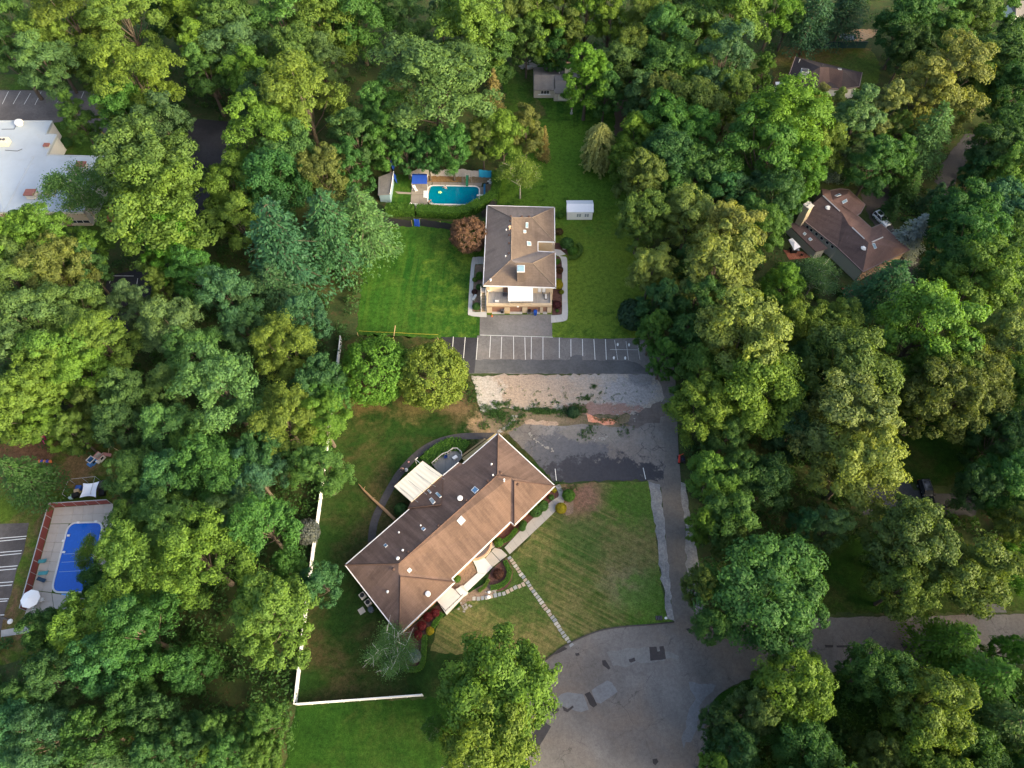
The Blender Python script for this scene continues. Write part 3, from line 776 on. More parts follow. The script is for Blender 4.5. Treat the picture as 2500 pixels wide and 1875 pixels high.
def puffs_to_leaves(rng, cen, pr, per, lsize, flat=0.8, jitter=0.55, zmin=-0.45, inner=0.12, out=None, outw=0.5):
    """cen (m,3) puff centres with radii pr -> leaf sprays over the puffs"""
    m = len(cen)
    d = sphere_dirs(rng, m * per, zmin)
    c = np.repeat(cen, per, 0)
    r = np.repeat(pr, per)
    rr = np.where(rng.random(m * per) < inner, rng.uniform(0.2, 0.7, m * per), rng.uniform(0.78, 1.12, m * per)) * r
    pos = c + d * rr[:, None] * np.array([1, 1, flat])
    nrm = d + rng.normal(size=d.shape) * jitter
    if out is not None: nrm = nrm + np.repeat(out, per, 0) * outw
    tone = np.repeat(rng.normal(0, 0.13, m), per)
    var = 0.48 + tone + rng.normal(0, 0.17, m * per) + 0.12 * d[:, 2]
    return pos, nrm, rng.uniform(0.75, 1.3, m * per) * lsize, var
def limbs(mb, rng, targets, h0, trunk_r, ztop, lean=(0, 0)):
    """tapered trunk with a limb to each target"""
    top = np.array([lean[0], lean[1], ztop])
    pts = [(0, 0, 0), (lean[0] * .2, lean[1] * .2, ztop * 0.3), (lean[0] * .6, lean[1] * .6, ztop * 0.65), tuple(top)]
    mb.tube(pts, [trunk_r * 1.35, trunk_r, trunk_r * 0.7, trunk_r * 0.25], 8)
    for t in targets:
        f = float(np.clip((t[2] * 0.55) / ztop, h0 / ztop, 0.9))
        s = np.array([lean[0] * f, lean[1] * f, ztop * f])
        mid = s + (t - s) * 0.5 + np.array([0, 0, -0.06 * np.linalg.norm(t - s)]) + rng.normal(size=3) * 0.12
        r = trunk_r * rng.uniform(0.28, 0.42)
        mb.tube([s, mid, s + (t - s) * 0.93], [r, r * 0.65, r * 0.2], 5)

PROTO = {}
def proto(key, pos, nrm, size, var, mb, R, H, bark_mat, rng, aspect=0.62, axis=None):
    crown = leaf_mesh("crown_" + key, pos, nrm, size, var, aspect, axis, rng)
    tm = mb.mesh("trunk_" + key)
    tm.materials.append(bark_mat)
    PROTO.setdefault(key[0:key.index('_')], []).append((crown, tm, R, H))

def broadleaf(key, seed, R=6.0, H=18.0, nb=14, base=0.30, mass=0.46, nl=7, lobe=0.22, puffs=8, per=40, leaf=0.36, pointed=0.0, holes=0.0, flat=0.85):
    """boughs carry separate leafy masses, masses carry lobes, lobes carry puffs of leaf sprays"""
    rng = np.random.default_rng(seed)
    cz0 = H * base
    hz = (H - cz0) / 2
    M, Mr = [], []
    tries = 0
    sep = 0.46
    while len(M) < nb and tries < 4000:
        tries += 1
        if tries % 400 == 0: sep *= 0.9
        d = sphere_dirs(rng, 1, -0.55)[0]
        k = rng.uniform(0.48, 0.64)
        taper = 1 - pointed * max(0, d[2])
        p = np.array([d[0] * R * k * taper, d[1] * R * k * taper, cz0 + hz * 0.95 + d[2] * hz * k * 1.15 + rng.normal(0, 0.06 * H)])
        if all(np.linalg.norm((p - q) / np.array([1, 1, hz / R])) > sep * R for q in M):
            M.append(p); Mr.append(R * mass * rng.uniform(0.75, 1.15))
    M.append(np.array([rng.normal(0, .1 * R), rng.normal(0, .1 * R), cz0 + hz * 1.45])); Mr.append(R * mass * 0.95)
    M, Mr = np.array(M), np.array(Mr)
    m = len(M)
    cen = np.array([0, 0, cz0 + hz * 0.8])
    od = unit(M - cen)
    ld = unit(sphere_dirs(rng, m * nl, -0.3) + np.repeat(od, nl, 0) * 0.5)
    lob = np.repeat(M, nl, 0) + ld * (np.repeat(Mr, nl) * rng.uniform(0.55, 0.95, m * nl))[:, None] * np.array([1, 1, flat])
    lr = R * lobe * rng.uniform(0.65, 1.25, m * nl)
    tone = np.repeat(rng.normal(0, 0.07, m), nl) + rng.normal(0, 0.09, m * nl)
    pd = unit(sphere_dirs(rng, len(lob) * puffs, -0.3) + np.repeat(ld, puffs, 0) * 0.5)
    pc = np.repeat(lob, puffs, 0) + pd * (np.repeat(lr, puffs) * rng.uniform(0.5, 1.0, len(pd)))[:, None] * np.array([1, 1, flat])
    pr = np.repeat(lr, puffs) * rng.uniform(0.28, 0.62, len(pd))
    tone = np.repeat(tone, puffs)
    if holes:
        keep = rng.random(len(pc)) > holes
        pc, pr, pd, tone = pc[keep], pr[keep], pd[keep], tone[keep]
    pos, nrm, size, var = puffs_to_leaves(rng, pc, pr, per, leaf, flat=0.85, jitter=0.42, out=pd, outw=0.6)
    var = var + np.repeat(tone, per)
    mb = MB()
    limbs(mb, rng, M, H * 0.22, 0.0175 * H, cz0 + hz * 1.1)
    proto(key, pos, nrm, size, var, mb, R, H, BARK, rng)

def round_dense(key, seed, R=5.0, H=9.0, base=0.1, n=520, per=38, leaf=0.30, pr=0.55):
    rng = np.random.default_rng(seed)
    d = sphere_dirs(rng, n, -0.75)
    hz = H * (1 - base) / 2
    bumpy = 1 + 0.07 * np.sin(d[:, 0] * 5 + seed) * np.cos(d[:, 1] * 6) + rng.normal(0, 0.05, n)
    c = np.stack([d[:, 0] * R * bumpy, d[:, 1] * R * bumpy, H * base + hz + d[:, 2] * hz * bumpy], 1) * 1.0
    c -= d * pr * 0.7
    pos, nrm, size, var = puffs_to_leaves(rng, c, rng.uniform(0.7, 1.25, n) * pr, per, leaf, flat=0.9, jitter=0.55, zmin=-0.6, out=d, outw=0.6)
    mb = MB()
    limbs(mb, rng, c[rng.permutation(n)[:8]] * 0.8, H * 0.2, 0.16, H * 0.75)
    proto(key, pos, nrm, size, var, mb, R, H, BARK, rng)

def feathery_pine(key, seed, R=6.0, H=20.0, tiers=11, per=34, leaf=0.62, droop=0.25, base=0.22, pointy=0.55, dens=1.0):
    """whorls of plumed boughs; needles in sprays that follow the bough"""
    rng = np.random.default_rng(seed)
    P, Nn, Sz, Va, Ax = [], [], [], [], []
    mb = MB()
    mb.tube([(0, 0, 0), (0.1, 0, H * .5), (0, 0, H * 0.97)], [0.34, 0.22, 0.04], 7)
    for i in range(tiers):
        f = i / (tiers - 1)
        z = H * (base + (1 - base) * f ** 0.9) * 0.97
        L = R * (1 - f) ** pointy * rng.uniform(0.85, 1.1) + 0.35
        nb = int(rng.integers(6, 10) * (0.6 + 0.6 * (1 - f)))
        a0 = rng.uniform(0, 6.28)
        for k in range(max(4, nb)):
            a = a0 + 2 * math.pi * k / max(4, nb) + rng.normal(0, 0.18)
            l = L * rng.uniform(0.72, 1.12)
            e = np.array([math.cos(a) * l, math.sin(a) * l, z - droop * l * rng.uniform(0.3, 1.2) + 0.25 * rng.normal()])
            s = np.array([0, 0, z + 0.1 * l])
            if k % 2 == 0: mb.tube([s, (s + e) / 2 + np.array([0, 0, -.1]), e], [0.07, 0.05, 0.015], 4)
            m = int(per * dens * (l / R * 1.1 + 0.35))
            t = rng.uniform(0.18, 1.05, m)
            side = rng.normal(0, 1, m) * (0.30 * l * (1 - 0.55 * t))
            perp = np.array([-math.sin(a), math.cos(a), 0])
            p = s + (e - s) * t[:, None] + perp * side[:, None] + np.stack([np.zeros(m), np.zeros(m), -0.12 * np.abs(side) + rng.normal(0, 0.14, m)], 1)
            P.append(p)
            Nn.append(np.array([0.35 * math.cos(a), 0.35 * math.sin(a), 1.0]) + rng.normal(size=(m, 3)) * 0.4)
            Sz.append(rng.uniform(0.7, 1.3, m) * leaf)
            Va.append(0.32 + 0.3 * t + rng.normal(0, 0.16, m) + rng.normal(0, 0.08))
            Ax.append(np.tile((e - s) / np.linalg.norm(e - s), (m, 1)) + perp * np.sign(side)[:, None] * 0.6)
    proto(key, np.concatenate(P), np.concatenate(Nn), np.concatenate(Sz), np.concatenate(Va), mb, R, H, BARK, rng, 0.45, np.concatenate(Ax))

def airy(key, seed, R=5.0, H=12.0, n=28, per=420, leaf=0.30, spread=1.15, bark_mat=None, base=0.3, tr_=0.15):
    """open crown: limbs and twigs show between loose leaf clouds"""
    rng = np.random.default_rng(seed)
    d = sphere_dirs(rng, n, -0.15)
    z0 = H * (base + (1 - base) * 0.45)
    rr = rng.uniform(0.45, 0.92, n)
    c = np.stack([d[:, 0] * R * rr, d[:, 1] * R * rr, z0 + d[:, 2] * H * (1 - base) * 0.5 * rr], 1)
    mb = MB()
    limbs(mb, rng, c, H * 0.2, tr_, z0 + 0.5)
    for q in c:
        for _ in range(4):
            e = q + rng.normal(size=3) * np.array([1, 1, .6]) * 0.9 * spread
            mb.tube([q * 0.9 + np.array([0, 0, z0]) * 0.1, e], [0.04, 0.012], 4)
    pos = np.repeat(c, per, 0) + rng.normal(size=(n * per, 3)) * np.array([1, 1, 0.6]) * 0.62 * spread
    nrm = rng.normal(size=pos.shape) * 0.8 + np.array([0, 0, 0.8])
    proto(key, pos, nrm, rng.uniform(0.7, 1.3, n * per) * leaf, 0.5 + rng.normal(0, 0.2, n * per), mb, R, H, bark_mat or BARK_L, rng)

def weeping(key, seed, R=3.6, H=11.0, n=330, per=56, leaf=0.36):
    """ovoid crown of hanging sprays"""
    rng = np.random.default_rng(seed)
    P, Nn, Va, Ax = [], [], [], []
    for _ in range(n):
        f = rng.uniform(0, 1)
        z = H * (0.16 + 0.84 * f)
        r = R * math.sin(math.pi * 0.75 * (1 - f) ** 0.75) * rng.uniform(0.35, 1.0)
        a = rng.uniform(0, 6.28)
        s = np.array([math.cos(a) * r * 0.75, math.sin(a) * r * .75, z])
        L = rng.uniform(0.8, 1.9)
        e = s + np.array([math.cos(a) * L * 0.7, math.sin(a) * L * .7, -L * 0.8])
        t = rng.uniform(0, 1, per)[:, None]
        P.append(s + (e - s) * t + rng.normal(size=(per, 3)) * 0.11)
        Nn.append(np.array([math.cos(a) * .7, math.sin(a) * .7, 1.4]) + rng.normal(size=(per, 3)) * 0.4)
        Va.append(0.5 + rng.normal(0, 0.14, per) + rng.normal(0, 0.1))
        Ax.append(np.tile(unit(e - s), (per, 1)))
    mb = MB()
    mb.tube([(0, 0, 0), (0, 0, H * 0.5), (0.1, 0, H * 0.95)], [0.2, 0.13, 0.03], 7)
    rngs = np.random.default_rng(seed + 1)
    limbs(mb, rngs, np.array([[math.cos(k) * R * .5, math.sin(k) * R * .5, H * (0.3 + 0.06 * k)] for k in range(8)]), H * .2, 0.12, H * 0.7)
    pos = np.concatenate(P)
    proto(key, pos, np.concatenate(Nn), rng.uniform(0.7, 1.3, len(pos)) * leaf, np.concatenate(Va), mb, R, H, BARK_L, rng, 0.5, np.concatenate(Ax))

for i in range(5): broadleaf(f"oak_{i}", 11 + i, R=6.2, H=19, base=0.26, leaf=0.37, lobe=0.21 + 0.02 * (i % 3))
for i in range(4): broadleaf(f"maple_{i}", 31 + i, R=5.6, H=17, base=0.18, nb=16, mass=0.40, lobe=0.18, nl=8, puffs=7, leaf=0.29, pointed=0.25)
for i in range(5): broadleaf(f"locust_{i}", 51 + i, R=6.6, H=21, base=0.34, nb=12, mass=0.46, nl=8, lobe=0.20, puffs=9, per=34, leaf=0.33, holes=0.04, flat=0.7)
for i in range(3): broadleaf(f"tall_{i}", 71 + i, R=4.2, H=19, base=0.24, nb=12, mass=0.45, lobe=0.22, leaf=0.34, pointed=0.4, holes=0.06)
for i in range(2): round_dense(f"round_{i}", 81 + i)
for i in range(3): feathery_pine(f"pine_{i}", 91 + i, tiers=15, per=62)
for i in range(2): feathery_pine(f"spruce_{i}", 101 + i, R=3.0, H=13, tiers=18, per=40, leaf=0.42, droop=0.35, base=0.06, pointy=0.9)
for i in range(2): airy(f"airy_{i}", 111 + i)
airy("birch_0", 121, R=5.0, H=9.0, n=24, per=520, leaf=0.2, spread=1.3, tr_=0.08, bark_mat=bark("birch_bark", (0.62, 0.60, 0.56)))
weeping("weeping_0", 131)

TINT = {'y': (0.104, 0.192, 0.030), 'p': (0.168, 0.215, 0.060), 's': (0.080, 0.176, 0.062), 'g': (0.052, 0.140, 0.034), 'd': (0.030, 0.096, 0.032), 'q': (0.150, 0.225, 0.034), 'w': (0.30, 0.32, 0.09),
        'o': (0.094, 0.140, 0.036), 'b': (0.042, 0.128, 0.062), 'br': (0.072, 0.182, 0.022), 'c': (0.150, 0.100, 0.074), 'sv': (0.24, 0.32, 0.31), 't': (0.24, 0.22, 0.090), 'v': (0.030, 0.104, 0.054)}
for _k in ('y', 'p', 's', 'g', 'd', 'o', 'b', 'br', 'v'):
    TINT[_k] = tuple(a * 0.8 + b * 0.2 for a, b in zip(TINT[_k], (0.080, 0.152, 0.043)))
NAMES = {'oak': "oak_tree", 'maple': "maple_tree", 'locust': "locust_tree", 'tall': "broadleaf_tree", 'round': "round_tree", 'pine': "pine_tree", 'spruce': "spruce_tree",
         'airy': "young_tree", 'birch': "birch_tree", 'weeping': "weeping_tree"}
trnd = random.Random(77)
TREE_N = {}
def plant(kind, c, x, y, r, tint, label, h=None, asp=1.0, base_px=None, group=None, jit=True):
    """a tree whose crown is seen around (x, y) with radius r in crop c"""
    px, py = S(c, x, y)
    rp = r / CR[c][2]
    pr = PROTO[kind]
    i = TREE_N.get(kind, 0)
    TREE_N[kind] = i + 1
    crown, trunk, R0, H0 = pr[i % len(pr)]
    z = 9.0
    R = rp / ppm(px, py, z)
    H = h or (3.0 * R if kind == 'spruce' and tint != 't' else min(25.0, 7.0 + 2.05 * R) if kind in ('oak', 'maple', 'locust') else H0 * max(0.75, min(1.35, R / R0)))
    zc = H * 0.62
    if base_px: loc = W(*S(c, *base_px), 0)
    else: loc = W(px, py, zc); loc.z = 0
    R = rp / ppm(px, py, zc) * ({9: 1.02, 8: 1.08, 7: 1.08, 4: 1.18}.get(c, 1.15) if kind in ('oak', 'maple', 'locust', 'tall') else 1.08)
    o = empty(NAMES[kind], loc, label, "tree", group)
    o.rotation_euler = (0, 0, trnd.uniform(0, 6.28))
    o.scale = (R / R0 * trnd.uniform(.95, 1.05), R / R0 * trnd.uniform(.95, 1.05) * asp, H / H0)
    col = TINT[tint]
    j = [trnd.uniform(0.86, 1.16), trnd.uniform(0.9, 1.1), trnd.uniform(0.8, 1.2)] if jit else [1, 1, 1]
    for nm, me in (("trunk", trunk), ("crown", crown)):
        ch = bpy.data.objects.new(nm, me)
        ch.parent = o
        ch.color = (col[0] * j[0], col[1] * j[1], col[2] * j[2], 1)
        COL.objects.link(ch)
    return o

# ------------------------------------------------------------------ hedges and shrubs
def hedge(name, pts, w, h, tint, label, cat="hedge", leaf=0.2, dens=70, seed=1, group=None, parent=None, z0=0.0, rag=0.06):
    rng = np.random.default_rng(seed)
    P = [Vector(p) for p in pts]
    segs = [(a, b, (b - a).length) for a, b in zip(P, P[1:])]
    tot = sum(s[2] for s in segs)
    n = int(tot * (w + 2 * h) * dens)
    pos, nrm = [], []
    cum = np.cumsum([0] + [s[2] for s in segs])
    u = rng.uniform(0, tot, n)
    q = rng.uniform(0, w + 2 * h, n)
    for k in range(n):
        i = min(int(np.searchsorted(cum, u[k]) - 1), len(segs) - 1); i = max(i, 0)
        a, b, L = segs[i]
        t = (u[k] - cum[i]) / L
        d = (b - a) / L
        nr = Vector((-d.y, d.x, 0))
        p = a.lerp(b, t)
        x = q[k]
        if x < h: pp, nn = p + nr * (w / 2) + Vector((0, 0, x)), nr
        elif x < h + w: pp, nn = p + nr * (w / 2 - (x - h)) + Vector((0, 0, h)), Vector((0, 0, 1))
        else: pp, nn = p - nr * (w / 2) + Vector((0, 0, x - h - w)), -nr
        pos.append(pp); nrm.append(nn)
    pos = np.array(pos) + rng.normal(size=(n, 3)) * rag
    nrm = np.array(nrm) * 1.0 + rng.normal(size=(n, 3)) * 0.5
    pos[:, 2] = np.maximum(pos[:, 2], 0.03)
    base = P[0].copy(); base.z = 0
    off = np.array(base)
    root = parent or empty(name, base, label, cat, group)
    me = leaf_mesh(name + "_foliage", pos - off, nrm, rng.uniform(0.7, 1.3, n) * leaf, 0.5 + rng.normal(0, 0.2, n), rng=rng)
    f = bpy.data.objects.new("foliage", me); f.parent = root; COL.objects.link(f)
    core = MB()
    for a, b, L in segs: core.wall(a, b, 0.0, h - 0.12, max(0.1, w - 0.16))
    co = core.build("branches", LEAF, root)
    co.color = (*[x * .8 for x in TINT[tint]], 1)
    f.color = (*TINT[tint], 1)
    return root

def shrub_proto(seed, n=240, per=26, leaf=0.16, R=1.0, H=1.5, pr=0.2):
    rng = np.random.default_rng(seed)
    d = sphere_dirs(rng, n, -0.55)
    c = np.stack([d[:, 0] * R, d[:, 1] * R, H * 0.5 + d[:, 2] * H * 0.5], 1) * (1 - pr * .5) + np.array([0, 0, .05])
    pos, nrm, size, var = puffs_to_leaves(rng, c, rng.uniform(.7, 1.2, n) * pr, per, leaf, jitter=0.5, out=d, outw=0.7)
    pos[:, 2] = np.maximum(pos[:, 2], 0.03)
    me = leaf_mesh("shrub_foliage", pos, nrm, size, var, rng=rng)
    mb = MB()
    for k in range(6):
        a = k * 1.05
        mb.tube([(0, 0, 0), (math.cos(a) * .4, math.sin(a) * .4, H * .4), (math.cos(a) * .7, math.sin(a) * .7, H * .7)], [.05, .04, .015], 5)
    sm = mb.mesh("shrub_stems"); sm.materials.append(BARK)
    return me, sm
SHRUBS = [shrub_proto(200 + i) for i in range(3)]
SH_N = [0]
def shrub(c, x, y, r, tint, label, h=None, name="shrub", group=None, cat="shrub", col=None):
    px, py = S(c, x, y)
    R = r / CR[c][2] / ppm(px, py, 0.6)
    H = h or R * 1.35
    loc = W(px, py, H * 0.5); loc.z = 0
    me, sm = SHRUBS[SH_N[0] % 3]
    SH_N[0] += 1
    o = empty(name, loc, label, cat, group)
    o.rotation_euler = (0, 0, SH_N[0] * 1.3)
    o.scale = (R, R, H / 1.5)
    for nm, m_ in (("foliage", me), ("stems", sm)):
        ch = bpy.data.objects.new(nm, m_)
        ch.parent = o
        ch.color = (*(col or TINT[tint]), 1)
        COL.objects.link(ch)
    return o
